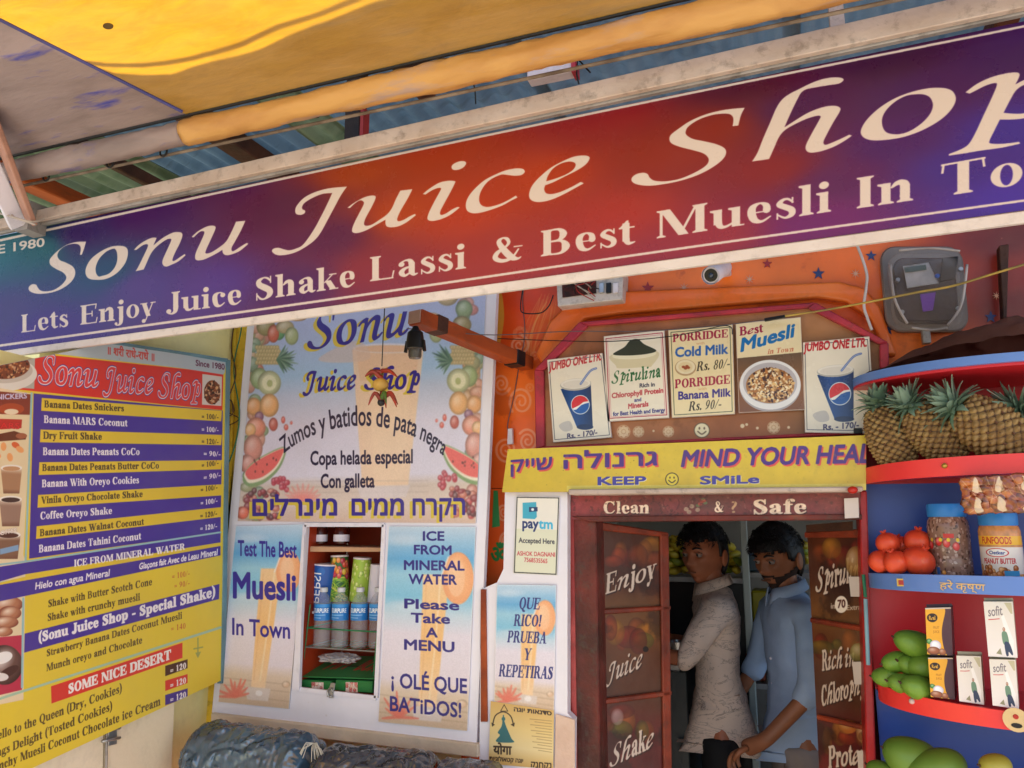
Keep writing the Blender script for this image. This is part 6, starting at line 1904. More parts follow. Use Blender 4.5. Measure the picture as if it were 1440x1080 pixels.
# ------------------------------------------------------------------ what stands inside
M_shelfw = mat('white_shelf', '#c8c6c4', .4)
sh = empty('banana_shelf', tuple(at(985, 815, 3.3)), 'pale metal shelf inside the shop carrying bananas', 'shelf')
za = at(985, 812, 3.5).z
xa, xb = at(900, 812, 3.5).x, at(1045, 812, 3.5).x
MB().box((xa, 3.5, za - .022), (xb, 3.9, za)).bevel(.003).build('shelf_board', M_shelfw, sh)
MB().box((xa, 3.54, .006), (xb, 3.89, za - .024)).bevel(.004).build('dark_cabinet', mat('dark_cabinet', '#24282a', .3, '#1c1e20', 3, .05), sh)
M_ban = mat('ripe_banana', '#d8c03a', .45, '#b8a42a', 14, .1, c3='#8c9a30'); M_bang = mat('greenish_banana', '#9cae34', .45, '#7c8c2a', 10, .1)
def banana_mesh(m, seed):
    rr = random.Random(seed)
    pts = [Vector((math.sin(t) * .07 - .0, 0, -math.cos(t) * .07 + .07)) for t in np.linspace(-.9, .9, 9)]
    rs = [.006, .014, .018, .0195, .0195, .019, .017, .012, .005]
    mb = MB().tube(pts, rs, 6)
    bmesh.ops.recalc_face_normals(mb.bm, faces=mb.bm.faces)
    me = bpy.data.meshes.new('banana'); mb.bm.to_mesh(me); mb.bm.free()
    me.materials.append(m)
    for p in me.polygons: p.use_smooth = True
    return me
bmsh = [banana_mesh(M_ban, 1), banana_mesh(M_bang, 2)]
for x0, x1, rows, lab, zz, Y0 in [(936, 984, 5, 'bunch of yellow bananas stacked on the shelf left of the man in beige', 812, 3.58), (1019, 1040, 4, 'bunch of yellow bananas on the shelf behind the head of the man in beige', 812, 3.58), (1112, 1136, 3, 'small bunch of bananas on the far shelf right of the bearded man', 800, 3.4)]:
    p0, p1 = at(x0, zz, Y0), at(x1, zz, Y0)
    bn = empty('banana_bunch', tuple((p0 + p1) / 2), lab, 'bananas')
    for r_ in range(rows):
        n_ = max(2, int((p1.x - p0.x) / .034))
        for k in range(n_ - (r_ // 3)):
            o = bpy.data.objects.new('banana', bmsh[(k * 7 + r_ * 3) % 5 == 0]); COL.objects.link(o); o.parent = bn
            o.location = Vector((p0.x + .02 + k * .034 + (r_ % 2) * .015, Y0 + random.uniform(-.01, .02), p0.z + .035 + r_ * .032)) - Vector(bn.location)
            o.rotation_euler = (rad(-60 + random.uniform(-14, 14)), rad(random.uniform(-14, 14)), rad(90 + random.uniform(-25, 25)))
pl2 = empty('inner_pole', tuple(at(1046, 1000, 3.3)), 'pale grey vertical pole standing between the two men', 'pole')
p = at(1047, 760, 3.3)
MB().box((p.x - .016, p.y, .004), (p.x + .012, p.y + .03, 2.45)).bevel(.003).build('pole', mat('pale_grey_pole', '#aab4b0', .4, '#98a29e', 3, .05), pl2)
ck = empty('storage_rack', tuple(at(1110, 860, 3.6)), 'dim rack of crates and packets behind the bearded man', 'rack')
for z_, (x0, x1) in ((805, (1052, 1140)), (880, (1052, 1140)), (960, (1040, 1140))):
    a_, b_ = at(x0, z_, 3.5), at(x1, z_, 3.5)
    MB().box((a_.x, 3.5, a_.z - .02), (b_.x + .2, 3.85, a_.z)).build('shelf_board', M_shelfw, ck)
for i, (x0, x1, y0, y1, c) in enumerate([(1058, 1084, 832, 878, '#b8a818'), (1088, 1110, 850, 879, '#8c4a24'), (1112, 1138, 838, 879, '#3c4a5c'), (1050, 1075, 920, 958, '#8c3a1c'), (1080, 1130, 925, 958, '#5c2420'), (1050, 1070, 780, 804, '#4c6a7c')]):
    a_, b_ = at(x0, y1, 3.48), at(x1, y0, 3.48)
    MB().box((a_.x, 3.5, a_.z), (b_.x, 3.66, b_.z)).bevel(.008).build('packet', mat('packet_%s' % c[1:], c, .4), ck)
ct = empty('work_counter', tuple(at(950, 930, 3.05)), 'dark steel counter with a tray in front of the man in beige', 'counter')
a_, b_ = at(890, 940, 3.0), at(965, 940, 3.0)
MB().box((a_.x - .2, 3.0, .006), (b_.x, 3.35, a_.z)).bevel(.004).build('counter', mat('dark_counter', '#2c3234', .4), ct)
MB().box((a_.x, 2.98, a_.z + .002), (b_.x - .02, 3.25, a_.z + .03)).bevel(.006).build('tray', M_steel, ct)
for i in range(3): MB().lathe([(.03, 0), (.04, .07), (.038, .07), (.028, .004)], at(925 + i * 14, 928, 3.1), 18).build('steel_bowl', M_steel, ct, ang=40)

# ------------------------------------------------------------------ eight-cornered price board over the door
ob = empty('price_board', tuple(at(1000, 520, 2.045)), 'brown eight-sided board with pink rim above the doorway holding price cards', 'board')
print_octboard().board('board_face', .03, M_darkwood, ob, rough=.4, bump=.1, bscale=20)
cx, cy = 1000, 530
def grow(p, d):
    v = np.array(p, float) - (cx, cy); L = np.hypot(*v); return tuple(np.array(p) + v / L * d)
for i in range(len(OCT)):
    p, q = OCT[i], OCT[(i + 1) % len(OCT)]
    pi, qi = grow(p, -9), grow(q, -9)
    po, qo = grow(p, 4), grow(q, 4)
    MB().prism([at(*po, 2.03), at(*qo, 2.03), at(*qi, 2.03), at(*pi, 2.03)], (0, .05, 0)).bevel(.003).build('rim', M_pink, ob)
cards = [('cola_left', [(769.5, 506), (847, 496.5), (860, 615), (778, 622)], 'cola price card reading JUMBO ONE LTR. at the left end of the price board'),
         ('spirulina', [(849, 473), (934, 464), (941, 587.5), (854.6, 592.7)], 'price card with a bowl of dark powder reading Spirulina'),
         ('porridge', [(939.7, 464), (1030, 456), (1033.4, 582), (945, 587.5)], 'price card reading PORRIDGE with Cold Milk and Banana Milk'),
         ('muesli', [(1034.5, 455), (1126, 446), (1131.7, 576), (1039, 580.5)], 'price card reading Best Muesli in Town over a bowl of muesli'),
         ('cola_right', [(1129, 481.6), (1222.6, 473), (1231, 610), (1132, 608)], 'cola price card reading JUMBO ONE LTR. beside the pineapples')]
for k, q, lab in cards:
    o = print_card(q, k).board('price_card', .010, paper, rough=.25, spec=.5); tag(o, lab, 'card')
tag(MB().box(tuple(at(1201, 610, 2.018)), tuple(at(1212, 602, 2.0235))).bevel(.001).build('card_clip', M_black), 'small black clip at the lower edge of the right cola card', 'clip')
yb = print_yellow().board('slogan_sign', .018, M_yellowpost, rough=.35, spec=.4, bump=.05, bscale=5); tag(yb, 'yellow sign reading MIND YOUR HEALTH, KEEP SMiLe above the doorway', 'sign')
tag(MB().prism([at(x, y, 1.95) for x, y in [(799, 688), (1214, 684), (1214, 691), (799, 696)]], (0, .13, 0)).bevel(.003).build('sign_ledge', M_cream), 'thin cream wooden ledge directly under the yellow slogan sign', 'ledge')

# rounded orange lintel moulding and pilaster boss
lin_ = empty('orange_moulding', tuple(at(980, 430, 2.1)), 'rounded glossy orange plaster moulding running above the price board', 'moulding')
M_lo = mat('light_orange_gloss', '#f4803a', .3, '#e86824', 5, .25, dirt=.2, bscale=20)
band = [(752, 498), (772, 452), (800, 424), (868, 409), (1010, 403), (1180, 395), (1216, 404), (1238, 430), (1262, 500), (1246, 500), (1224, 448), (1190, 424), (1150, 418), (870, 441), (822, 448), (762, 512)]
MB().prism([at(x, y, 2.074) for x, y in band], (0, .03, 0)).bevel(.009, 3, 30).build('moulding', M_lo, lin_, ang=50)

# painted stars
M_sb, M_sr, M_sp = mat('blue_foil', '#2c3f7c', .3), mat('red_foil', '#a82420', .3), mat('pale_foil', '#f0b898', .35)
for x, y, r, m, lab in [(1151, 385, 9, M_sb, 'blue star stuck on the orange wall right of the camera'), (1225, 360, 8, M_sb, 'blue star stuck on the orange wall left of the meter box'), (1249, 464, 8, M_sb, 'blue star stuck on the wall under the meter box'),
                     (1393, 446, 9, M_sb, 'blue star stuck on the dark red wall right of the meter box'), (911, 405, 9, M_sr, 'red star stuck on the orange wall beside the switch box'), (1079, 371, 7, M_sr, 'small red star high on the orange wall right of the camera'),
                     (962, 405, 7, M_sp, 'pale star stuck on the orange wall left of the camera'), (1054, 393, 7, M_sp, 'pale star stuck on the orange wall between camera and blue star'), (1203, 385, 7, M_sp, 'pale star beside the white cable'), (1401, 416, 6, M_sp, 'pale star stuck on the dark red wall by the slim post')]:
    n_ = 5 if m is not M_sp else 8
    k_ = .42 if m is not M_sp else .25
    P = [at(x + math.sin(i * math.pi / n_) * r * (1 if i % 2 == 0 else k_), y - math.cos(i * math.pi / n_) * r * (1 if i % 2 == 0 else k_), YW - .001) for i in range(2 * n_)]
    tag(MB().prism(P, (0, -.002, 0)).build('star_sticker', m), lab, 'sticker', 'stars on the orange wall')

# ------------------------------------------------------------------ electrics over the door
sb = empty('switch_box', tuple(at(830, 408, 2.06)), 'white metal switch box full of loose wires right under the fascia', 'switch box')
MB().prism([at(x, y, 2.03) for x, y in [(782, 388), (877, 380), (875, 421), (784, 431)]], (0, .07, 0)).bevel(.003, 2).build('case', mat('dusty_white_case', '#d4ccc8', .45, '#bcb2ac', 6, .1, dirt=.6), sb)
for i in range(3):
    MB().prism([at(x, y, 2.022) for x, y in [(842 + i * 10, 398), (849 + i * 10, 397), (849 + i * 10, 411), (842 + i * 10, 412)]], (0, .01, 0)).bevel(.001).build('switch', [M_steel, M_black, M_white][i % 3], sb)
MB().prism([at(x, y, 2.025) for x, y in [(790, 394), (838, 391), (838, 412), (791, 418)]], (0, .006, 0)).build('opening', mat('dark_red_inside', '#5c2420', .6, '#2c1410', 30, .4), sb)
for k in range(9):
    a_ = (random.uniform(792, 838), random.uniform(392, 400)); b_ = (random.uniform(792, 845), random.uniform(404, 425))
    MB().tube(cat3([at(*a_, 2.02), at((a_[0] + b_[0]) / 2 + random.uniform(-10, 10), (a_[1] + b_[1]) / 2, 1.995), at(*b_, 2.018)], 6), .0016, 5).build('loose_wire', [M_wire, M_greywire, mat('red_wire', '#a83028', .5)][k % 3], sb)
wl_ = cat3([at(x, y, 2.06) for x, y in [(735, 408), (732, 430), (736, 440), (760, 440), (772, 430), (778, 415)]], 8)
tag(MB().tube(wl_, .0018, 6).build('loop_wire', M_wire, smooth=True), 'thin black wire loop on the orange pilaster left of the switch box', 'wire')

cc = empty('security_camera', tuple(at(1010, 385, 2.0)), 'small white bullet security camera on the orange wall under the fascia', 'camera')
f0, f1 = at(1000, 387, 1.93), at(1022, 374, 2.05)
ax = (f1 - f0).normalized(); Mq = Matrix.Translation(f0) @ ax.to_track_quat('Z', 'Y').to_matrix().to_4x4()
L = (f1 - f0).length
MB().lathe([(.020, 0), (.0225, .002), (.0225, L * .7), (.02, L * .85), (.012, L)], None, 24, mat=Mq).build('body', M_white, cc, ang=35)
MB().lathe([(.0235, -.006), (.024, -.005), (.024, .03), (.0232, .031)], None, 24, mat=Mq, cap=False).build('sun_hood', M_white, cc, ang=35)
MB().lathe([(.017, -.003), (.017, .0005)], None, 24, mat=Mq).build('lens_plate', M_black, cc)
MB().ball(f0 + ax * -.001, .008, 3).build('lens', mat('lens_glass', '#28384a', .05, spec=.9), cc, smooth=True)
MB().prism([at(x, y, 2.07) for x, y in [(1012, 366), (1026, 364), (1028, 384), (1014, 387)]], (0, .028, 0)).bevel(.003).build('mount', M_white, cc)

mt = empty('meter_box', tuple(at(1305, 405, 2.03)), 'electricity meter under a smoky clear cover on the orange wall', 'meter')
def rrect(x0, y0, x1, y1, r, Y, skew=0, n=5):
    P = []
    for cx_, cy_, a0 in ((x1 - r, y0 + r, -90), (x1 - r, y1 - r, 0), (x0 + r, y1 - r, 90), (x0 + r, y0 + r, 180)):
        for k in range(n + 1):
            a = rad(a0 + 90 * k / n); P.append((cx_ + r * math.cos(a), cy_ + r * math.sin(a)))
    return [at(x + (y1 - y) * skew, y, Y) for x, y in P]
MB().prism(rrect(1247, 346, 1364, 466, 22, 2.075, -.09), (0, .024, 0)).bevel(.004).build('back_plate', mat('grey_meter_case', '#8c807c', .3, '#6c625e', 5, .05, dirt=.4), mt)
MB().prism(rrect(1262, 362, 1350, 452, 18, 2.04, -.09), (0, .034, 0)).bevel(.004).build('inner_case', mat('dark_meter_case', '#3c3030', .25, '#2a2020', 12, .2), mt)
MB().prism([at(x, y, 2.034) for x, y in [(1325, 362), (1348, 360), (1344, 392), (1322, 396)]], (0, .006, 0)).bevel(.002).build('breaker', M_black, mt)
for q_ in ([(1252, 372), (1258, 420), (1276, 455)], [(1360, 372), (1352, 428), (1332, 458)], [(1264, 352), (1310, 349), (1350, 353)], [(1282, 461), (1310, 464), (1332, 461)]):
    MB().tube(cat3([at(x, y, 2.012) for x, y in q_], 6), .0032, 8).build('cover_edge', mat('cloudy_plastic', '#c4bab8', .12, '#8c8280', 8, .05), mt, smooth=True)
MB().prism([at(x, y, 2.06) for x, y in [(1296, 464), (1308, 463), (1310, 482), (1298, 483)]], (0, .02, 0)).bevel(.002).build('cable_gland', M_greymetal, mt)
MB().prism([at(x, y, 2.024) for x, y in [(1270, 374), (1306, 369), (1320, 398), (1276, 405)]], (0, .004, 0)).build('rating_plate', mat('meter_label', '#d0ced4', .4, '#b0aeb4', 40, .0), mt)
MB().prism([at(x, y, 2.02) for x, y in [(1272, 376), (1302, 372), (1303, 379), (1273, 383)]], (0, .003, 0)).build('digit_window', mat('lcd_green', '#4a5c5a', .2), mt)
MB().prism([at(x, y, 2.022) for x, y in [(1294, 414), (1316, 411), (1312, 436), (1298, 438)]], (0, .005, 0)).build('seal_tag', mat('violet_plastic', '#6c3c9c', .35), mt)
MB().ball(at(1318, 388, 2.02), .006, 2).build('button', mat('bright_blue_plastic', '#1f5fc8', .3), mt, smooth=True)
for x, y in ((1262, 395), (1350, 380), (1268, 440), (1346, 435)): MB().lathe([(.005, 0), (.005, .012)], None, 10, mat=Matrix.Translation(at(x, y, 2.03)) @ Matrix.Rotation(rad(90), 4, 'X')).build('screw', M_steel, mt)
MB().prism(rrect(1256, 354, 1358, 462, 24, 2.004, -.09), (0, .02, 0)).bevel(.006, 2).build('cover', film('smoky_cover', '#a89890', .9, .06), mt)
tag(MB().prism([at(x, y, 2.05) for x, y in [(1405, 345), (1419, 343), (1416, 452), (1411, 452)]], (0, .03, 0)).bevel(.002).build('slim_post', M_darkwood), 'slim dark vertical batten on the red wall right of the meter box', 'post')
tag(MB().tube(cat3([at(x, y, 2.02) for x, y in [(1204, 342), (1212, 362), (1219, 386), (1218, 405), (1215, 430), (1220, 448), (1226, 464)]], 8), .0035, 8).build('white_cable', mat('white_cable', '#d8cfd0', .45, dirt=.2), smooth=True), 'white cable running down the wall left of the meter box', 'cable')
yc = empty('yellow_cable', tuple(at(1260, 410, 1.9)), 'yellow and grey cable strung across the meter box to a black connector', 'cable')
MB().tube(cat3([at(x, y, Y_) for x, y, Y_ in [(1100, 445, 2.0), (1160, 436, 1.97), (1225, 424, 1.93), (1290, 411, 1.9), (1340, 402, 1.87), (1400, 384, 1.83), (1460, 366, 1.8)]], 8), .0026, 6).build('cable', M_yelwire, yc, smooth=True)
MB().beam(at(1075, 450, 2.0), at(1104, 445, 2.0), .010, .008).bevel(.001).build('connector', M_black, yc)
for i, (q, lab) in enumerate([([(572, 462), (640, 468), (700, 471), (800, 466), (900, 466), (1000, 459), (1076, 450)], 'thin grey wire running from the bracket across the cola and porridge cards'), ([(700, 476), (780, 479), (860, 480), (950, 472), (1020, 458), (1030, 470)], 'second thin dark wire drooping across the Spirulina card')]):
    ys = np.linspace(1.72 if i == 0 else 2.02, 2.0, len(q))
    tag(MB().tube(cat3([at(x, y, float(Y_)) for (x, y), Y_ in zip(q, ys)], 8), .0013, 5).build('thin_wire', [mat('faded_wire', '#6c6066', .5), M_wire][i], smooth=True), lab, 'wire')
tag(MB().tube(cat3([at(x, y, 2.095) for x, y in [(741, 380), (735, 420), (738, 470), (729, 520), (722, 560), (714, 596), (716, 612)]], 6), .0014, 5).build('thin_wire', mat('faded_wire', '#6c6066'), smooth=True), 'thin wire hanging down the orange pilaster to the little white connector', 'wire')
tag(MB().prism([at(x, y, 2.08) for x, y in [(714, 603), (720, 602), (721, 624), (713, 625)]], (0, .012, 0)).bevel(.001).build('wire_connector', M_white), 'small white plastic connector hanging on the orange pilaster', 'connector')

# ------------------------------------------------------------------ wooden bracket, black lamp, chilli and lemon charm
br = empty('wooden_bracket', tuple(at(740, 515, 2.09)), 'orange painted wooden beam jutting from the pilaster towards the fascia', 'beam')
far, near = at(742, 512, 2.09), at(584, 446, 1.62)
MB().beam(far, near, .044, .038).bevel(.003, 2).build('beam', M_wood, br)
MB().beam(near + (near - far).normalized() * .0005, near + (near - far).normalized() * .005, .038, .032).build('end_grain', mat('pale_end_grain', '#b09088', .7, '#94766c', 12, .3), br)
d_ = (near - far).normalized()
MB().beam(far + d_ * .045, far + d_ * .085, .050, .044).bevel(.002).build('black_band', M_black, br)
MB().beam(near - d_ * .10 + Vector((0, 0, .002)), near - d_ * .06 + Vector((0, 0, .002)), .048, .042).bevel(.002).build('brown_band', M_darkwood, br)
lp = empty('bulb_holder', tuple(at(582, 470, 1.62)), 'black clip-on bulb holder hanging at the end of the wooden bracket', 'lamp')
c = at(584, 478, 1.60)
MB().lathe([(.022, -.022), (.0215, .0), (.019, .018), (.010, .026), (.006, .034)], c, 20).build('holder', M_black, lp, ang=40)
MB().lathe([(.014, -.046), (.0165, -.04), (.0165, -.024), (.020, -.022)], c, 20).build('socket', mat('smoky_socket', '#5a5450', .2, '#3c3836', 10, .1), lp, ang=40)
for s_ in (-1, 1): MB().beam(c + Vector((s_ * .022, 0, -.002)), c + Vector((s_ * .026, 0, -.03)), .006, .008, up=(0, 1, 0)).build('clip_wing', M_black, lp)
ch = empty('chilli_charm', tuple(at(536, 535, 1.36)), 'hanging charm of red chillies round a lemon on a black thread', 'charm')
zt = at(541, 430, 1.34)
MB().tube([zt, at(539, 470, 1.35), at(537, 515, 1.36)], .0012, 5).build('thread', M_wire, ch)
M_chr, M_chg, M_lem = mat('red_chilli', '#a03018', .4, '#5c1c10', 30, .1), mat('green_chilli', '#4c6a24', .4, '#36501a', 15, .05), mat('drying_lemon', '#b08a3c', .55, '#7c5c28', 18, .4)
MB().ball(at(535, 541, 1.36), .017, 3, (1, .95, .85), noise=.02).build('lemon', M_lem, ch, smooth=True)
rr = random.Random(5)
for i in range(11):
    top = i < 6
    c = at(537, 527 if top else 556, 1.36)
    a = rr.uniform(0, 2 * math.pi); L = rr.uniform(.028, .042)
    dx = Vector((math.cos(a), math.sin(a) * .8, 0))
    ptsc = cat3([c + Vector((0, 0, rr.uniform(-.012, .010))), c + dx * L * .55 + Vector((0, 0, .006 if top else .004)), c + dx * L + Vector((0, 0, -.006 if top else -.022))], 5)
    rsx = [.0052 * (1 - (k / (len(ptsc) - 1)) ** 2 * .85) for k in range(len(ptsc))]
    MB().tube(ptsc, rsx, 8).build('chilli', M_chg if i in (4, 9) else M_chr, ch, smooth=True)
MB().ball(at(536, 566, 1.36), .008, 2).build('charcoal', M_black, ch)

# ------------------------------------------------------------------ corner shelf unit with fruit
SX0 = at(1221, 800, 2.02).x


def front(x, back=0.0):      # plan curve of the shelf fronts
    t = (x - SX0) / .33
    if t >= 1: return 1.77 + back
    return 2.02 - .25 * math.sqrt(max(0, 1 - (1 - t) ** 2)) + back * min(1, t * 3)


def z_at(px, py):             # height of a point on the curved shelf front
    lo, hi = -.05, 1.0
    x = SX0
    for _ in range(40):
        y = front(x); p = at(px, py, y)
        if abs(p.x - x) < 1e-5: break
        x = max(SX0, x * .5 + p.x * .5)
    return p


su_ = empty('shelf_unit', (SX0, 2.02, 0), 'curved corner shelf with red and blue edges loaded with fruit right of the door', 'shelf')


def edge_pts(a, b, n=40):
    """front curve whose height runs from a (left end px) to b (right end px)"""
    pa, pb = at(a[0], a[1], 2.02), z_at(*b)
    xs = [SX0 + (.86 - SX0) * (k / n) ** 1.7 for k in range(n + 1)]
    k_ = (pb.z - pa.z) / max(.01, (1.77 - 2.02) or 1)
    f = lambda x: pa.z + (pb.z - pa.z) * (2.02 - front(x)) / .25
    return [Vector((x, front(x), f(x))) for x in xs]


def lip(top_l, top_r, bot_l, bot_r, m, name='shelf_edge', th=.012, x_from=None, x_to=None):
    T, B = edge_pts(top_l, top_r), edge_pts(bot_l, bot_r)
    bm = bmesh.new()
    A = [(t, b, t + Vector((0, th, 0)), b + Vector((0, th, 0))) for t, b in zip(T, B) if (x_from is None or t.x >= x_from) and (x_to is None or t.x <= x_to)]
    V = [[bm.verts.new(p) for p in q] for q in A]
    for p, q in zip(V, V[1:]):
        for i, j in ((0, 1), (1, 3), (3, 2), (2, 0)): bm.faces.new([p[i], p[j], q[j], q[i]])
    bm.faces.new([V[0][i] for i in (0, 2, 3, 1)]); bm.faces.new([V[-1][i] for i in (0, 1, 3, 2)])
    bmesh.ops.recalc_face_normals(bm, faces=bm.faces)
    me = bpy.data.meshes.new(name); bm.to_mesh(me); bm.free()
    o = link(name, me, m, su_, True); me.set_sharp_from_angle(angle=rad(40))
    return T, B


def plate(T, th, m, name='shelf_board', drop=.0):
    bm = bmesh.new()
    bk = 2.075
    top = [bm.verts.new(p + Vector((0, .012, -drop))) for p in T]; topb = [bm.verts.new((p.x, bk, p.z - drop)) for p in T]
    bot = [bm.verts.new(p + Vector((0, .012, -drop - th))) for p in T]; botb = [bm.verts.new((p.x, bk, p.z - drop - th)) for p in T]
    n = len(T)
    for i in range(n - 1):
        bm.faces.new([top[i], top[i + 1], topb[i + 1], topb[i]]); bm.faces.new([bot[i], botb[i], botb[i + 1], bot[i + 1]])
        bm.faces.new([top[i], bot[i], bot[i + 1], top[i + 1]])
    me = bpy.data.meshes.new(name); bm.to_mesh(me); bm.free()
    return link(name, me, m, su_)


lips = {}
T0, B0 = lip((1218, 533), (1440, 494), (1218, 544), (1440, 507), M_lipblue); plate(B0, .006, M_redboard)
T1, B1 = lip((1217, 662), (1440, 637), (1217, 683), (1440, 665), M_lipred); plate(T1, .012, M_redboard, drop=.02)
T2, B2 = lip((1223, 806), (1440, 811), (1223, 826), (1440, 838), M_lipblue); plate(T2, .012, M_blueboard, drop=.014)
T3, B3 = lip((1227, 957), (1440, 1003), (1229, 983), (1440, 1029), M_lipred); plate(T3, .012, M_redboard, drop=.014)
T4, B4 = lip((1236, 1100), (1440, 1190), (1237, 1122), (1440, 1215), M_lipblue); plate(T4, .012, M_blueboard, drop=.014)
for i, (zt_, zb_, m) in enumerate([(T0[0].z + .02, T1[0].z - .03, M_deepred), (T1[0].z - .03, T2[0].z - .03, M_blueboard), (T2[0].z - .03, T3[0].z - .03, M_redboard), (T3[0].z - .03, T4[0].z - .06, M_blueboard), (T4[0].z - .06, .0, M_redboard)]):
    MB().box((SX0 - .002, 2.078, zb_), (.86, 2.092, zt_)).build('back_panel', m, su_)
# studs, mirror square, round emblem and painted greeting on the edges
def on_edge(px, py, off=.002):
    p = z_at(px, py); return p + Vector((-.6, -.8, 0)).normalized() * off
M_gold = mat('brass_stud', '#d8b050', .3, metal=.6)
for x, y, m in ((1329, 655, M_gold), (1283, 986, mat('pearl_stud', '#e8c8c0', .3))): MB().ball(on_edge(x, y), .006, 2).build('stud', m, su_, smooth=True)
p = on_edge(1268, 819, .003)
MB().box(tuple(p - Vector((.008, .001, .008))), tuple(p + Vector((.008, .001, .008)))).build('mirror_square', M_gold, su_)
MB().box(tuple(p - Vector((.005, .002, .005))), tuple(p + Vector((.005, .000, .005)))).build('red_gem', M_redball, su_)
p = on_edge(1430, 1012, .003); Mx = Matrix.Translation(p) @ Vector((-.25, -1, 0)).to_track_quat('Z', 'Y').to_matrix().to_4x4()
MB().lathe([(.022, 0), (.022, .002)], None, 24, mat=Mx).build('round_emblem', mat('cream_emblem', '#e8c890', .4), su_)
MB().lathe([(.006, 0), (.004, .0035)], None, 12, mat=Mx @ Matrix.Translation((0, .006, 0))).build('emblem_red', M_redball, su_)
MB().lathe([(.010, 0), (.009, .003)], None, 12, mat=Mx @ Matrix.Translation((0, -.010, 0)) @ Matrix.Diagonal((1, .5, 1, 1))).build('emblem_black', M_black, su_)
# gold greeting, cut from thin sheet, following the edge
def edge_text(txt, x0, x1, ybase, h, m):
    bm = bmesh.new(); ax = 0; it = []
    for c in txt:
        if c == ' ': ax += .3; continue
        v, f = _mesh_of(c); it.append((v / .686, f, ax)); ax += sans(c)[2]
    for v, f, ox in it:
        vs = [bm.verts.new(on_edge(x0 + (a + ox) / ax * (x1 - x0), ybase + ((a + ox) / ax) * 3 - b * h, .0025)) for a, b in v]
        for q in f:
            try: bm.faces.new([vs[i] for i in q])
            except ValueError: pass
    me = bpy.data.meshes.new('greeting'); bm.to_mesh(me); bm.free()
    o = link('greeting', me, m, su_); s_ = o.modifiers.new('s', 'SOLIDIFY'); s_.thickness = .0012
edge_text('हरे कृष्ण', 1322, 1386, 828, 10, mat('gold_letters', '#e8c080', .35))


def rest(px, T, back):
    """point on the shelf surface seen at column px, `back` behind its front"""
    x = SX0 + .1
    for _ in range(40):
        y = front(x) + back; x = x * .5 + .5 * max(SX0, at(px, 800, y).x)
    z = np.interp(x, [q.x for q in T], [q.z for q in T])
    return Vector((x, y, float(z)))


# pineapples: the grooves between the eyes keep their own dark colour
def pine_mat():
    m = mat('pineapple_skin', '#a48654', .6, '#84643c', 22, .2, c3='#90904e', bscale=120)
    n, l = m.node_tree.nodes, m.node_tree.links
    b = n['Principled BSDF']; s0 = b.inputs['Base Color'].links[0].from_socket
    at_ = n.new('ShaderNodeAttribute'); at_.attribute_name = 'eye'
    r = n.new('ShaderNodeValToRGB'); r.color_ramp.elements[0].position = .1; r.color_ramp.elements[1].position = .42
    l.new(at_.outputs['Fac'], r.inputs[0])
    mx = n.new('ShaderNodeMix'); mx.data_type = 'RGBA'
    l.new(r.outputs[0], mx.inputs[0]); mx.inputs[6].default_value = (*lin('#4a2e1a'), 1); l.new(s0, mx.inputs[7]); l.new(mx.outputs[2], b.inputs['Base Color'])


pine_mat()
M_pine = mat('pineapple_skin', '#a87c44', .55, '#6c4424', 34, .35, c3='#bca05c', bscale=110)
M_pleaf = mat('pineapple_leaf', '#8ca08e', .6, '#607c66', 14, .1, c3='#aab4a2')
M_peye = mat('pineapple_eye', '#5c3820', .6)


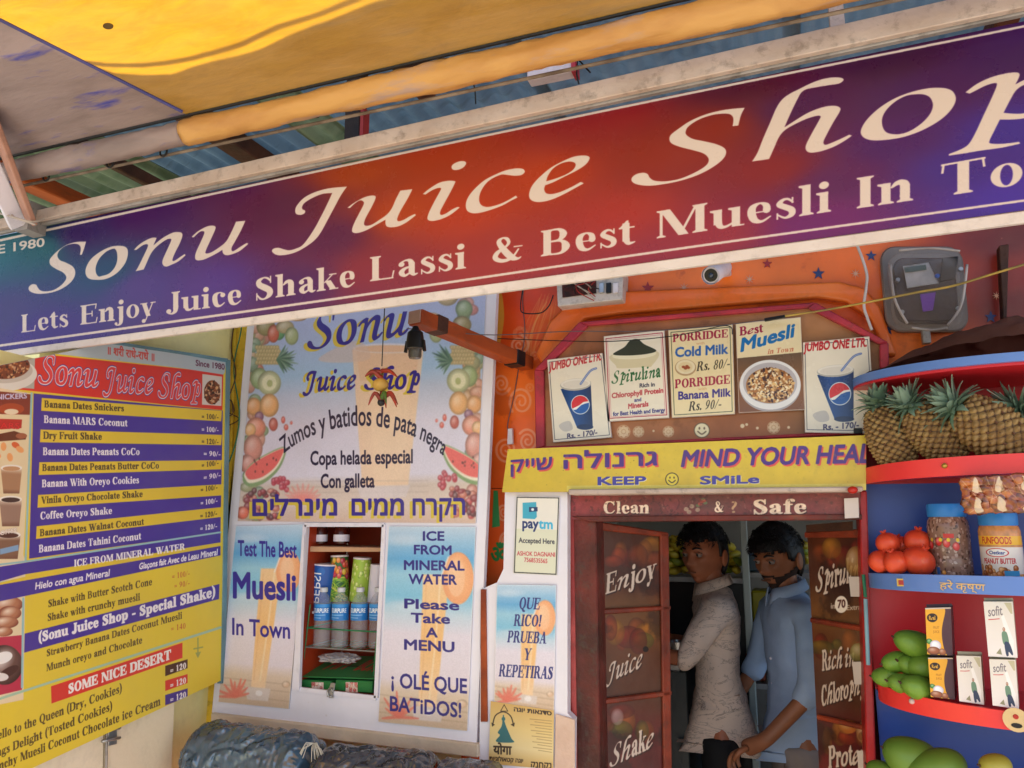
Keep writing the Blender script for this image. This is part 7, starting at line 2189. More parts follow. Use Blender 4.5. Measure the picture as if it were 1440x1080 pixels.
def pineapple(c0, c1, R, label, seed):
    """body from crown end c0 to base c1"""
    rr = random.Random(seed)
    c0, c1 = Vector(c0), Vector(c1); ax = (c1 - c0); L = ax.length
    e = empty('pineapple', tuple((c0 + c1) / 2), label, 'pineapple', 'pineapples on the top shelf')
    Mq = Matrix.Translation(c0) @ ax.to_track_quat('Z', 'Y').to_matrix().to_4x4()
    bm = bmesh.new(); na, nl = 110, 88; rings = []; eye = []
    ea, el = 13, 9
    for j in range(nl + 1):
        t = j / nl
        r0 = R * (math.sin(math.pi * min(1, max(0, .08 + t * .86))) ** .42)
        if j in (0, nl): r0 *= .35
        ring = []
        for k in range(na):
            a = 2 * math.pi * k / na
            u = a / (2 * math.pi) * ea; v = t * el
            p1, p2 = u + v, u - v
            q = abs(math.sin(math.pi * p1)) * abs(math.sin(math.pi * p2))
            d = .011 * (q ** .7) + rr.uniform(0, .0006)
            eye.append(q ** .7)
            ring.append(bm.verts.new(Mq @ Vector(((r0 + d) * math.cos(a), (r0 + d) * math.sin(a), t * L))))
        rings.append(ring)
    for A, B in zip(rings, rings[1:]):
        for k in range(na): bm.faces.new([A[k], A[(k + 1) % na], B[(k + 1) % na], B[k]])
    bm.faces.new(rings[0]); bm.faces.new(rings[-1])
    bmesh.ops.recalc_face_normals(bm, faces=bm.faces)
    # darker points sit in the grooves
    me = bpy.data.meshes.new('fruit_body'); bm.to_mesh(me); bm.free()
    me.attributes.new('eye', 'FLOAT', 'POINT').data.foreach_set('value', eye)
    link('fruit_body', me, M_pine, e, True)
    mb = MB()
    for j in range(el):
        for k in range(ea):
            a = 2 * math.pi * (k + .5 * (j % 2) + .0) / ea; t = (j + .5) / el
            if rr.random() < .1: continue
            r0 = R * (math.sin(math.pi * (.08 + t * .86)) ** .42) + .006
            p = Mq @ Vector((r0 * math.cos(a), r0 * math.sin(a), t * L)); q = Mq @ Vector(((r0 + .003) * math.cos(a), (r0 + .003) * math.sin(a), t * L - .006))
            mb.tube([p, (p + q) / 2 + (q - p).orthogonal() * .05, q], [.003, .002, .0005], 5)
    mb.build('bract', M_peye, e)['kind'] = 'stuff'
    # crown
    nlv = 64
    for i in range(nlv):
        tt = i / nlv
        a = i * 2.4; spread = .12 + 1.3 * (1 - tt) + rr.uniform(-.22, .22); Ll = (.034 + .044 * (1 - abs(tt - .45))) * rr.uniform(.7, 1.25) * R / .055
        dirv = Vector((math.cos(a) * math.sin(spread), math.sin(a) * math.sin(spread), -math.cos(spread)))
        side = Vector((-math.sin(a), math.cos(a), 0)); up = dirv.cross(side)
        base = Vector((math.cos(a) * .012 * (1 - tt), math.sin(a) * .012 * (1 - tt), -.012 * tt))
        w = .012 * rr.uniform(.8, 1.1)
        bm = bmesh.new(); rows = []
        for s_ in range(6):
            q = s_ / 5
            c = base + dirv * Ll * q + Vector((0, 0, 1)) * (.028 * q * q * (1 - tt))
            ww = w * (1 - q ** 1.6) + .0006
            rows.append([bm.verts.new(Mq @ (c + side * ww)), bm.verts.new(Mq @ (c - up * ww * .35)), bm.verts.new(Mq @ (c - side * ww)), bm.verts.new(Mq @ (c + up * .0015))])
        for A, B in zip(rows, rows[1:]):
            for k in range(4): bm.faces.new([A[k], A[(k + 1) % 4], B[(k + 1) % 4], B[k]])
        bmesh.ops.recalc_face_normals(bm, faces=bm.faces)
        me = bpy.data.meshes.new('crown_leaf'); bm.to_mesh(me); bm.free()
        link('crown_leaf', me, M_pleaf, e)


for (a, ya, b, yb, ca, cb, R, lab, sd) in [((1238, 574), 1.93, (1268, 658), 1.93, 0, 0, .043, 'leftmost pineapple standing upright at the left end of the top shelf', 1),
                                         ((1283, 574), 1.88, (1348, 646), 1.90, 0, 0, .044, 'second pineapple from the left leaning under the blue shelf edge', 2),
                                         ((1346, 574), 1.84, (1452, 640), 1.86, 0, 0, .051, 'large pineapple lying on its side in the middle of the top shelf', 3),
                                         ((1438, 578), 1.86, (1540, 600), 1.88, 0, 0, .056, 'pineapple cut by the right edge with only its crown showing', 4)]:
    pineapple(at(*a, ya), at(*b, yb), R, lab, sd)

# brown cloth heap on top
from mathutils import noise as mn2
def heap():
    bm = bmesh.new(); n1, n2 = 90, 30
    top = [(1222, 528), (1250, 512), (1290, 492), (1330, 476), (1380, 462), (1440, 446), (1560, 425)]
    g = []
    for i in range(n1 + 1):
        t = i / n1; px = 1222 + t * 338
        ty = np.interp(px, [q[0] for q in top], [q[1] for q in top])
        x_, T_ = at(px, 500, 1.85).x, None
        zb = float(np.interp(x_, [q.x for q in T0], [q.z for q in T0])); ztop = at(px, ty, 1.93).z
        row = []
        for j in range(n2 + 1):
            s_ = j / n2
            y = front(max(SX0, x_)) + .01 + (2.07 - front(max(SX0, x_))) * s_
            h = max(.012, ztop - zb) * math.sin(math.pi * min(1, (s_ * .9 + .08))) ** .6
            n = mn2.turbulence(Vector((x_ * 7, y * 10, zb * 3)), 4, True)
            row.append(bm.verts.new((x_ + .01 * n, y, zb + h * (.76 + .36 * n))))
        g.append(row)
    for A, B in zip(g, g[1:]):
        for j in range(n2): bm.faces.new([A[j], B[j], B[j + 1], A[j + 1]])
    bmesh.ops.recalc_face_normals(bm, faces=bm.faces)
    me = bpy.data.meshes.new('cloth_heap'); bm.to_mesh(me); bm.free()
    return link('cloth_heap', me, mat('brown_cloth', '#6a4238', .9, '#543229', 5, .15, dirt=.1), None, True)
tag(heap(), 'heap of dark brown cloth piled on top of the shelf over the pineapples', 'cloth')

# pomegranates
M_pom = mat('pomegranate_skin', '#e0502e', .38, '#bc3422', 14, .1, c3='#f09060', dirt=.3)
def pom(c, r, lab, seed):
    rr = random.Random(seed)
    e = empty('pomegranate', tuple(c), lab, 'pomegranate', 'pomegranates on the second shelf')
    q = Matrix.Rotation(rr.uniform(-.5, .5), 3, 'Y') @ Matrix.Rotation(rr.uniform(-.3, .3), 3, 'X')
    bm = bmesh.new(); bmesh.ops.create_icosphere(bm, subdivisions=4, radius=r)
    for v in bm.verts:
        a = math.atan2(v.co.y, v.co.x); v.co.x *= 1 + .03 * math.cos(a * 5); v.co.y *= 1 + .03 * math.cos(a * 5)
        v.co.z *= .93
        v.co = (q @ v.co) + c
    me = bpy.data.meshes.new('fruit_body'); bm.to_mesh(me); bm.free(); link('fruit_body', me, M_pom, e, True)
    mb = MB()
    T = Matrix.Translation(c) @ q.to_4x4()
    mb.lathe([(r * .26, r * .86), (r * .17, r * .98), (r * .16, r * 1.04)], None, 12, mat=T)
    for k in range(6):
        a = k * math.pi / 3
        mb.tube([T @ Vector((r * .17 * math.cos(a), r * .17 * math.sin(a), r * 1.02)), T @ Vector((r * .25 * math.cos(a), r * .25 * math.sin(a), r * 1.16))], [r * .09, r * .02], 5)
    mb.build('calyx', M_pom, e)
for i, (x, y, r, Y_, lab) in enumerate([(1238, 790, .030, 1.955, 'small pomegranate at the left end of the bottom row'), (1260, 791, .031, 1.925, 'pomegranate in the middle of the bottom row'), (1291, 789, .038, 1.925, 'biggest pomegranate, at the right of the bottom row'),
                                  (1248, 764, .029, 1.965, 'pomegranate at the left of the upper row'), (1268, 768, .027, 1.995, 'pomegranate half hidden at the back of the upper row'), (1290, 762, .033, 1.965, 'pomegranate at the right of the upper row')]):
    pom(at(x, y, Y_), r * .9, lab, i)

# jars with blue lids
def jarprint(kind):
    s = wrap_print('jar', .4, .14, '#8a6a5c')
    if kind == 0:
        for k in range(900): s.ell(random.uniform(0, 100), random.uniform(0, 100), random.uniform(.5, 1.4), random.uniform(1, 3.4), ['#6c4c40', '#a8887c', '#8c6c60', '#c8b0a4', '#4c342c'][k % 5], a=.8)
        for cx in (36, 44, 50, 57):
            s.ball(cx, random.uniform(36, 62), 2.8, 7, '#d83838'); s.ell(cx + 1.6, 40, 1.4, 3, '#e8c838')
        s.poly([(48, 30), (56, 30), (56, 37), (48, 37)], '#c83030'); s.poly([(40, 84), (43, 84), (43, 96), (40, 96)], '#3c6ab0'); s.ball(46, 92, 1.6, 4, '#e89838')
    else:
        s.img[:] = rgb('#c88c58'); s.mottle(.2, 10, 7)
        s.poly([(0, 22), (100, 22), (100, 38), (0, 38)], '#f0b830')
        s.text('FUNFOODS', (36, 36), (60, 36), 12, '#c03828', bold=.04)
        s.poly([(0, 42), (100, 42), (100, 90), (0, 90)], '#e8e0d8')
        s.ell(48, 52, 9, 8, '#c83038'); s.ell(48, 52, 8, 6.6, '#f0ece8'); s.text('Oetker', (42, 55), (54, 55), 6, '#28408c', bold=.04)
        s.text('PEANUT BUTTER', (36, 72), (62, 71), 9, '#c03038', bold=.045)
        for k in range(26): s.ball(random.uniform(32, 62), random.uniform(78, 92), 2.2, 5, ['#c87838', '#a85828', '#e0a060'][k % 3])
        s.poly([(52, 84), (64, 84), (64, 94), (52, 94)], '#3890c8')
    return s.material('jar_print%d' % kind, rough=.15)
M_blid = mat('blue_screw_lid', '#2f88d8', .35, '#2c7cc8', 5, .05)
for i, (x0, x1, yb_, yl, yt, Y_, lab) in enumerate([(1310, 1376, 812, 726, 711, 1.93, 'tall clear jar of brown grains with a blue lid'), (1383, 1449, 812, 738, 723, 1.88, 'peanut butter jar with a blue lid and yellow banded label')]):
    pa, pb = at(x0, yb_ - 4, Y_), at(x1, yb_ - 4, Y_); c = (pa + pb) / 2; r = (pb.x - pa.x) / 2 * .93; c.y += r * .6
    c.z = float(np.interp(c.x, [q.x for q in T2], [q.z for q in T2])) - .012
    h = (at(x0, yl, Y_).z - c.z) * 1.02
    e = empty('jar', tuple(c), lab, 'jar')
    prof = [(r * .9, 0), (r, .008), (r * 1.0, h * .28), (r * .975, h * .31), (r, h * .34), (r, h * .8), (r * .97, h * .9), (r * .85, h * .97), (r * .8, h)] if i == 0 else [(r * .9, 0), (r, .006), (r, h * .86), (r * .93, h * .95), (r * .82, h)]
    lathe_uv('jar_body', prof, c, jarprint(i), e, ang=60, a0=-.3)
    zl = at(x0, yt, Y_).z - c.z
    mb = MB()
    mb.lathe([(r * .9, h - .004), (r * .93, h), (r * .93, zl), (r * .88, zl + .004)], c, 40)
    mb.build('lid', M_blid, e, ang=30)

# strips of dates hanging from the red edge
def strip_print(seed):
    s = wrap_print('dates', .1, .06, '#8c3c20')
    rr = np.random.default_rng(seed)
    for k in range(50): s.ball(rr.uniform(0, 100), rr.uniform(0, 100), rr.uniform(5, 13), rr.uniform(8, 20), ['#a04820', '#6c2814', '#c06830', '#8a3418'][rr.integers(4)], hi='#b86c40')
    for k in range(3):
        x = 18 + k * 30 + rr.uniform(-4, 4)
        for y in (24, 76): s.poly([(x - 5, y + 16), (x - 1, y - 20), (x + 6, y + 16)], '#ecd8b8', .85, smooth=True)
    for k in range(14): s.line([(rr.uniform(0, 100), rr.uniform(0, 100)), (rr.uniform(0, 100), rr.uniform(0, 100))], 1, '#e8c0a8', .5)
    return s.material('date_strip_print%d' % seed, rough=.12, spec=.8)
e = empty('date_packets', tuple(at(1395, 695, 1.80)), 'clear packet of sliced brown dates and nuts hanging below the red edge', 'packet')
m_ = strip_print(1)
bm = bmesh.new(); ul = bm.loops.layers.uv.new('UVMap'); nx, nz_ = 48, 24
G = [[None] * (nz_ + 1) for _ in range(nx + 1)]
pl_ = at(1351, 672, 1.79); pr_ = at(1475, 664, 1.72); zb = at(1351, 722, 1.79).z
for i in range(nx + 1):
    for j in range(nz_ + 1):
        u, v = i / nx, j / nz_
        p = pl_.lerp(pr_, u); z = p.z + (zb - p.z) * v
        d = .0015 * abs(math.sin(u * math.pi * 4)) * abs(math.sin(v * math.pi * 2)) + .0025 * mn2.noise(Vector((u * 20, v * 10, 1)))
        G[i][j] = bm.verts.new((p.x, p.y - d, z))
for i in range(nx):
    for j in range(nz_):
        f = bm.faces.new([G[i][j], G[i][j + 1], G[i + 1][j + 1], G[i + 1][j]])
        for lp, (a_, b_) in zip(f.loops, ((i, j), (i, j + 1), (i + 1, j + 1), (i + 1, j))): lp[ul].uv = (a_ / nx, 1 - b_ / nz_)
me = bpy.data.meshes.new('packet_film'); bm.to_mesh(me); bm.free()
o = link('packet_film', me, m_, e, True); so = o.modifiers.new('s', 'SOLIDIFY'); so.thickness = .012; so.offset = -1 if False else 1

# green mangoes
M_mango = mat('green_mango_skin', '#749a34', .42, '#527830', 9, .12, c3='#a4ac44', dirt=.25, bscale=140)
M_pap = mat('papaya_skin', '#6c8c34', .45, '#486c24', 4, .05, c3='#8a9a40')
def mango(c, r, sx, lab, seed, m=M_mango, name='mango', grp='green mangoes piled on the red shelf', cat='mango'):
    rr = random.Random(seed)
    bm = bmesh.new(); bmesh.ops.create_icosphere(bm, subdivisions=4, radius=1)
    q = Matrix.Rotation(rr.uniform(-.35, .35), 3, 'Y') @ Matrix.Rotation(rr.uniform(-.5, .5), 3, 'Z')
    for v in bm.verts:
        x = v.co.x
        v.co = Vector((v.co.x * sx, v.co.y * .92, v.co.z * (.86 + .07 * x)))
        v.co.z += .1 * x * x
        v.co = (q @ (v.co * r)) + c
    bm.verts.ensure_lookup_table()
    e = empty(name, tuple(c), lab, cat, grp)
    me = bpy.data.meshes.new('fruit_body'); bm.to_mesh(me); bm.free(); link('fruit_body', me, m, e, True)
    p = c + q @ Vector((-sx * r * .99, 0, .08 * r)); MB().tube([p, p + q @ Vector((-.006, 0, .003))], [.003, .002], 6).build('stalk', M_darkwood, e)
for i, (x, y, r, sx, Y_, lab) in enumerate([(1284, 905, .033, 1.25, 1.93, 'green mango alone at the top of the pile'), (1260, 931, .026, 1.2, 1.945, 'yellowish green mango at the left of the second row'), (1279, 936, .026, 1.1, 1.935, 'green mango in the middle of the second row'), (1298, 938, .030, 1.1, 1.92, 'green mango at the right of the second row, against the yellow carton'),
                                    (1245, 952, .025, 1.15, 1.955, 'green mango at the left end of the bottom row'), (1266, 961, .024, 1.1, 1.915, 'green mango in the middle of the bottom row'), (1290, 967, .029, 1.2, 1.885, 'green mango at the right of the bottom row, just behind the red edge')]):
    mango(at(x, y, Y_), r, sx, lab, i)
for i, (x, y, r, sx, Y_, lab) in enumerate([(1282, 1068, .052, 1.15, 1.93, 'large green papaya at the top of the lowest pile'), (1318, 1082, .046, 1.3, 1.90, 'large green papaya lying right of the top one'), (1244, 1090, .032, 1.2, 1.94, 'smaller green papaya at the left of the lowest pile')]):
    mango(at(x, y, Y_), r, sx, lab, 20 + i, M_pap, 'papaya', 'green papayas on the lowest shelf', 'papaya')
mango(at(1400, 1078, 1.85), .028, 1.1, 'single yellow green fruit on the lowest blue shelf', 40, mat('yellow_fruit', '#a8a040', .45, '#8c8c30', 6, .05), 'pear', None, 'fruit')

# cartons
def carton_print(kind):
    s = wrap_print('carton', .1, .16, '#e6ddd4')
    if kind == 'juice':
        s.img[:] = rgb('#e8a828')
        s.poly([(70, 0), (84, 0), (84, 0), (100, 0), (100, 100), (78, 100), (64, 78), (62, 45), (78, 8)], '#4c2c38', smooth=True)
        s.ell(26, 21, 21, 9.5, '#3c1c14'); s.ell(26, 21, 19, 8, '#1e1210'); s.text('Real', (13, 25), (39, 25), 8, '#e0a838', 'callig', bold=.03)
        for k, t in enumerate(('FRUIT', 'JUICE')): s.text(t, (28, 44 + k * 9), (52, 44 + k * 9), 5, '#b87818', bold=.03)
        s.ball(10, 72, 12, 6, '#4c8c3c'); s.ball(34, 80, 22, 11, '#e8e4ec', hi='#ffffff', lo='#a8a0b8'); s.ball(26, 92, 26, 9, '#9c5838'); s.ball(60, 94, 14, 8, '#a86440')
        s.poly([(0, 0), (100, 0), (100, 3), (0, 3)], '#c8b8a8')
    else:
        s.gradient([(0, 0), (100, 0), (100, 100), (0, 100)], [(0, '#dcd4c8'), (1, '#e8e0dc')])
        s.text('sofit', (12, 27), (62, 24), 17, '#7c7478', bold=.02); s.line([(12, 33), (50, 31)], 1.6, '#c04848')
        s.poly([(56, 28), (66, 24), (92, 70), (88, 96), (80, 98)], '#f2ece8', .9)
        s.ball(62, 50, 4.5, 4, '#b08068'); s.poly([(54, 56), (70, 55), (76, 72), (72, 78), (56, 76)], '#6c8c74', smooth=True)
        s.poly([(60, 74), (76, 74), (86, 92), (82, 96), (72, 90), (70, 97), (62, 96)], '#34405c', smooth=True)
        s.poly([(28, 94), (44, 84), (48, 96)], '#6c6a40', .7)
        s.poly([(70, 2), (96, 2), (96, 22), (90, 22)], '#a89c6c', .6)
    return s.material('carton_print_' + kind, rough=.3)
mjc, mso = carton_print('juice'), carton_print('sofit')
M_cs1, M_cs2 = mat('plum_card', '#4c3440', .4), mat('pale_khaki_card', '#c0b8a0', .4, '#a8a088', 6, .0)


def carton(q, Y0, d, m, side, lab, seed, sidew):
    """q front face px tl,tr,br,bl"""
    e = empty('drink_carton', tuple(at(*q[3], Y0)), lab, 'carton', 'drink cartons on the red shelf')
    F_ = [at(x, y, Y0) for x, y in q]
    ang = rad(-14); back = Vector((math.sin(-ang) * d, math.cos(ang) * d, 0))
    bm = bmesh.new(); ul = bm.loops.layers.uv.new('UVMap')
    f_ = [bm.verts.new(p) for p in F_]; b_ = [bm.verts.new(p + back) for p in F_]
    f = bm.faces.new(f_)
    for lp, uv in zip(f.loops, ((0, 1), (1, 1), (1, 0), (0, 0))): lp[ul].uv = uv
    for i in range(4):
        g = bm.faces.new([f_[i], b_[i], b_[(i + 1) % 4], f_[(i + 1) % 4]]); g.material_index = 1
    g = bm.faces.new(b_[::-1]); g.material_index = 1
    bmesh.ops.recalc_face_normals(bm, faces=bm.faces)
    me = bpy.data.meshes.new('carton_body'); bm.to_mesh(me); bm.free(); link('carton_body', me, [m, side], e)
    t0, t1 = F_[0] + back * .5, F_[1] + back * .5
    MB().beam(t0 + Vector((0, 0, .0025)), t1 + Vector((0, 0, .0025)), .004, .005).build('seam_fold', side, e)
for (q, Y0, m, sd_m, lab) in [([(1305, 925), (1340, 925), (1343, 984), (1309, 980)], 1.845, mjc, M_cs1, 'yellow and plum juice carton, lower one of the pair beside the mangoes'),
                            ([(1301, 855), (1337, 854), (1340, 922), (1304, 920)], 1.85, mjc, M_cs1, 'yellow and plum juice carton stacked on top of its twin'),
                            ([(1345, 922), (1379, 923), (1384, 991), (1349, 986)], 1.825, mso, M_cs2, 'white sofit carton standing alone beside the lower juice carton'),
                            ([(1391, 927), (1428, 928), (1433, 997), (1396, 992)], 1.80, mso, M_cs2, 'white sofit carton, lower one of the pair at the right'),
                            ([(1383, 846), (1424, 846), (1431, 925), (1390, 923)], 1.805, mso, M_cs2, 'white sofit carton stacked on top of another at the right')]:
    carton(q, Y0, .055, m, sd_m, lab, 0, 0)

# ------------------------------------------------------------------ people
def skinned(name, verts, edges, radii, m, parent, sub=2, root=0, pull=None):
    me = bpy.data.meshes.new(name)
    me.from_pydata([tuple(v) for v in verts], edges, [])
    o = bpy.data.objects.new(name, me); COL.objects.link(o)
    sk = o.modifiers.new('skin', 'SKIN'); sk.use_smooth_shade = True
    if not me.skin_vertices: bpy.context.view_layer.update()
    for i, r in enumerate(radii):
        d = me.skin_vertices[0].data[i]; d.radius = r if isinstance(r, tuple) else (r, r); d.use_root = i == root
    ss = o.modifiers.new('sub', 'SUBSURF'); ss.levels = ss.render_levels = sub
    bpy.context.view_layer.update()
    me2 = bpy.data.meshes.new_from_object(o.evaluated_get(bpy.context.evaluated_depsgraph_get()))
    bpy.data.objects.remove(o)
    if pull:
        for v in me2.vertices: v.co = pull(v.co)
    return me2


def head_mesh(skin_tone):
    """local: face looks to -Y, z up, origin at head centre, 0.235 tall"""
    bm = bmesh.new()
    bmesh.ops.create_uvsphere(bm, u_segments=64, v_segments=48, radius=1)
    G = lambda x, z, cx, cz, sx, sz: math.exp(-((x - cx) / sx) ** 2 - ((z - cz) / sz) ** 2)
    for v in bm.verts:
        x, y, z = v.co
        X, Y, Z = x * .076, y * .096, z * .118
        if Z < -.01:
            k = min(1, (-.01 - Z) / .10)
            X *= 1 - .36 * k ** 1.2
            if Y > 0: Y *= 1 - .55 * k
        if Y < 0: Y *= .92 + .0 * x
        if Y < .02:
            f = 1.0
            fx, fz = X, Z
            d = 0
            d += .010 * G(abs(fx), fz, .022, .022, .022, .010)            # brow
            d -= .013 * G(abs(fx), fz, .031, .004, .017, .011)            # socket
            d += .007 * G(abs(fx), fz, .046, -.020, .020, .018)           # cheekbone
            d += .024 * G(fx, fz, 0, -.030, .012, .012) + .013 * G(fx, fz, 0, -.008, .008, .020)   # nose
            d += .006 * G(abs(fx), fz, .012, -.034, .007, .007)           # nostril wing
            d += .011 * G(fx, fz, 0, -.056, .022, .0055) + .012 * G(fx, fz, 0, -.068, .019, .006)  # lips
            d -= .006 * G(fx, fz, 0, -.0620, .024, .0025)
            d += .011 * G(fx, fz, 0, -.095, .020, .012)                   # chin
            d -= .004 * G(fx, fz, 0, -.082, .02, .005)
            Y -= d
        v.co = Vector((X, Y, Z))
    # ears
    for s_ in (-1, 1):
        r = bmesh.ops.create_icosphere(bm, subdivisions=3, radius=1)
        for v in r['verts']:
            q = v.co.copy()
            dent = .35 * math.exp(-((q.y) ** 2 + (q.z - .1) ** 2) / .25) if q.x * s_ > 0 else 0
            v.co = Vector((s_ * (.0755 + (.008 * (abs(q.x) * (1 - dent)) * (1 if q.x * s_ > 0 else -1)) + .008), .012 + q.y * .017 + q.z * .004, -.012 + q.z * .031))
    return bm


def person(label, base, yaw_body, yaw_head, tilt_head, pts, skin_c, shirt_m, trouser_m, hair_m, beard, hair_kind, sleeve=.5):
    """pts: joints in body frame (x right of the body, y forward = -Y local, z up)"""
    M = Matrix.Translation(Vector(base)) @ Matrix.Rotation(yaw_body, 4, 'Z')
    W = lambda p: M @ Vector(p)
    e = empty('person', tuple(base), label, 'person')
    sk = mat('skin_' + skin_c[1:], skin_c, .5, tuple(x * .86 for x in hexc(skin_c)), 12, .08)
    J = pts
    names = list(J); idx = {n: i for i, n in enumerate(names)}
    V = [W(J[n][0]) for n in names]; Rr = [J[n][1] for n in names]
    bones = [('pelvis', 'belly'), ('belly', 'chest'), ('chest', 'neck0'), ('neck0', 'neck1'), ('neck1', 'skull'),
             ('chest', 'lsh'), ('lsh', 'lel'), ('lel', 'lwr'), ('lwr', 'lpalm'), ('chest', 'rsh'), ('rsh', 'rel'), ('rel', 'rwr'), ('rwr', 'rpalm'),
             ('pelvis', 'lhip'), ('lhip', 'lkn'), ('lkn', 'lan'), ('lan', 'lto'), ('pelvis', 'rhip'), ('rhip', 'rkn'), ('rkn', 'ran'), ('ran', 'rto')]
    E = [(idx[a], idx[b]) for a, b in bones]
    body = skinned('body', V, E, Rr, sk, e)
    bm = bmesh.new(); bm.from_mesh(body)
    # fingers: chains rooted in the palm
    for s_ in ('l', 'r'):
        wr, pa = W(J[s_ + 'wr'][0]), W(J[s_ + 'palm'][0])
        d = (pa - wr).normalized(); sd = d.cross(Vector((0, 0, 1))).normalized(); dn = sd.cross(d).normalized()
        for k in range(5):
            if k < 4:
                o0 = pa + sd * (k - 1.5) * .017; L = [.058, .066, .062, .048][k]
                ch = [o0 - d * .015, o0 + d * .022, o0 + d * (.022 + L * .38) - dn * -.010 * -1, o0 + d * (.022 + L * .62) - dn * .026, o0 + d * (.022 + L * .66) - dn * .045]
                rs = [.0085, .0085, .008, .0075, .006]
            else:
                o0 = pa - sd * .03 - d * .03
                ch = [o0 + sd * .012, o0 - sd * .010 + d * .012, o0 - sd * .016 + d * .034 - dn * .008, o0 - sd * .010 + d * .052 - dn * .016]
                rs = [.011, .010, .0095, .007]
            mb = MB().tube(cat3(ch, 3), [float(np.interp(t, np.linspace(0, 1, len(rs)), rs)) for t in np.linspace(0, 1, (len(ch) - 1) * 3 + 1)], 8)
            tm = bpy.data.meshes.new('t'); mb.bm.to_mesh(tm); mb.bm.free(); bm.from_mesh(tm); bpy.data.meshes.remove(tm)
    # head
    Hc = W(J['skull'][0])
    HM = Matrix.Translation(Hc) @ Matrix.Rotation(yaw_body + yaw_head, 4, 'Z') @ Matrix.Rotation(tilt_head, 4, 'X')
    hb = head_mesh(skin_c)
    for v in hb.verts: v.co = HM @ v.co
    tm = bpy.data.meshes.new('t'); hb.to_mesh(tm); hb.free(); bm.from_mesh(tm); bpy.data.meshes.remove(tm)
    me = bpy.data.meshes.new('body'); bm.to_mesh(me); bm.free()
    link('body', me, sk, e, True)
    # eyes, brows, mouth
    for s_ in (-1, 1):
        mb = MB().ball(HM @ Vector((s_ * .031, -.0728, .004)), .0118, 3); mb.build('eyeball', mat('eye_white', '#9c8c84', .3), e, smooth=True)
        MB().ball(HM @ Vector((s_ * .031 - .0, -.0815, .003)), .0062, 2, (1, .6, 1)).build('iris', M_black, e, smooth=True)
        MB().tube(cat3([HM @ Vector((s_ * .015, -.0925, .0235)), HM @ Vector((s_ * .031, -.0905, .029)), HM @ Vector((s_ * .050, -.079, .0245))], 4), [.0028, .0034, .0038, .004, .0038, .0034, .003, .0024, .0014][:9], 6).build('eyebrow', hair_m, e)
        MB().tube(cat3([HM @ Vector((s_ * .018, -.0835, .0075)), HM @ Vector((s_ * .031, -.0885, .0125)), HM @ Vector((s_ * .045, -.079, .0065))], 4), .0022, 5).build('upper_lid', sk, e)
    MB().tube(cat3([HM @ Vector((-.022, -.0855, -.062)), HM @ Vector((0, -.0985, -.0605)), HM @ Vector((.022, -.0855, -.062))], 5), [.001] + [.0032] * 9 + [.001], 6).build('lips', mat('lip_' + skin_c[1:], tuple(x * .72 for x in hexc(skin_c)), .4), e)
    # hair: a cap over the skull with locks
    hb = bmesh.new(); bmesh.ops.create_uvsphere(hb, u_segments=56, v_segments=40, radius=1)
    dead = []
    for v in hb.verts:
        x, y, z = v.co
        P = Vector((x * .081, y * .102 + .002, z * .122 + .004))
        n = mn2.turbulence(Vector((x * 5, y * 5, z * 2)), 4, True)
        line = (.034 if y < -.3 else (-.005 if y < .25 else -.075))
        if hair_kind == 'cap' and y < -.2: line = .05
        lim = line + .016 * (n - .5)
        if P.z < lim: dead.append(v)
        else:
            top = max(0, (P.z - .03) / .1)
            P *= 1 + (.04 + .07 * top * (1.3 if y < 0 else .8)) * (.75 + n * .3)
            if hair_kind == 'fringe' and y < 0 and P.z < .085: P.y -= .012
        v.co = HM @ P
    bmesh.ops.delete(hb, geom=dead, context='VERTS')
    me = bpy.data.meshes.new('hair'); hb.to_mesh(me); hb.free()
    o = link('hair', me, hair_m, e, True); so = o.modifiers.new('s', 'SOLIDIFY'); so.thickness = .016; so.offset = -1
    rr = random.Random(3); mb = MB()
    for k in range(520):
        a = rr.uniform(-2.6, 2.6); zz = rr.uniform(.035, .12)
        rad_ = math.sqrt(max(0, 1 - ((zz - .004) / .13) ** 2))
        P = Vector((math.sin(a) * .088 * rad_, -math.cos(a) * .108 * rad_, zz))
        dwn = Vector((rr.uniform(-.3, .3), -.55 if abs(a) < 1.2 else .1, -.6 if abs(a) > .9 else -.15))
        mb.tube([HM @ P, HM @ (P * 1.06 + dwn * .010 + Vector((0, 0, .004))), HM @ (P * 1.05 + dwn * .026)], [.0016, .0013, .0004], 4)
    mb.build('hair_locks', hair_m, e)['kind'] = 'stuff'
    if beard:
        hb = bmesh.new(); bmesh.ops.create_uvsphere(hb, u_segments=56, v_segments=40, radius=1); src_ = head_mesh(skin_c)
        dead = []
        hb.free(); hb = src_
        for v in hb.verts:
            X, Y, Z = v.co
            on_ = (Z < -.050 + .45 * max(0, Y + .06) and Y < .03 and not (abs(X) < .020 and -.073 < Z)) or (-.056 < Z < -.044 and abs(X) < .030 and Y < -.05)
            if not on_ or abs(X) > .076: dead.append(v)
            else: v.co = HM @ (v.co * 1.022)
        bmesh.ops.delete(hb, geom=dead, context='VERTS')
        me = bpy.data.meshes.new('beard'); hb.to_mesh(me); hb.free(); link('beard', me, mat('beard_stubble', '#241612', .8, '#3a241c', 60, .3), e, True)
    # shirt
    S_ = []; SR = []; SE = []
    def add(p, r): S_.append(W(p)); SR.append(r); return len(S_) - 1
    J0 = {k: Vector(v[0]) for k, v in J.items()}
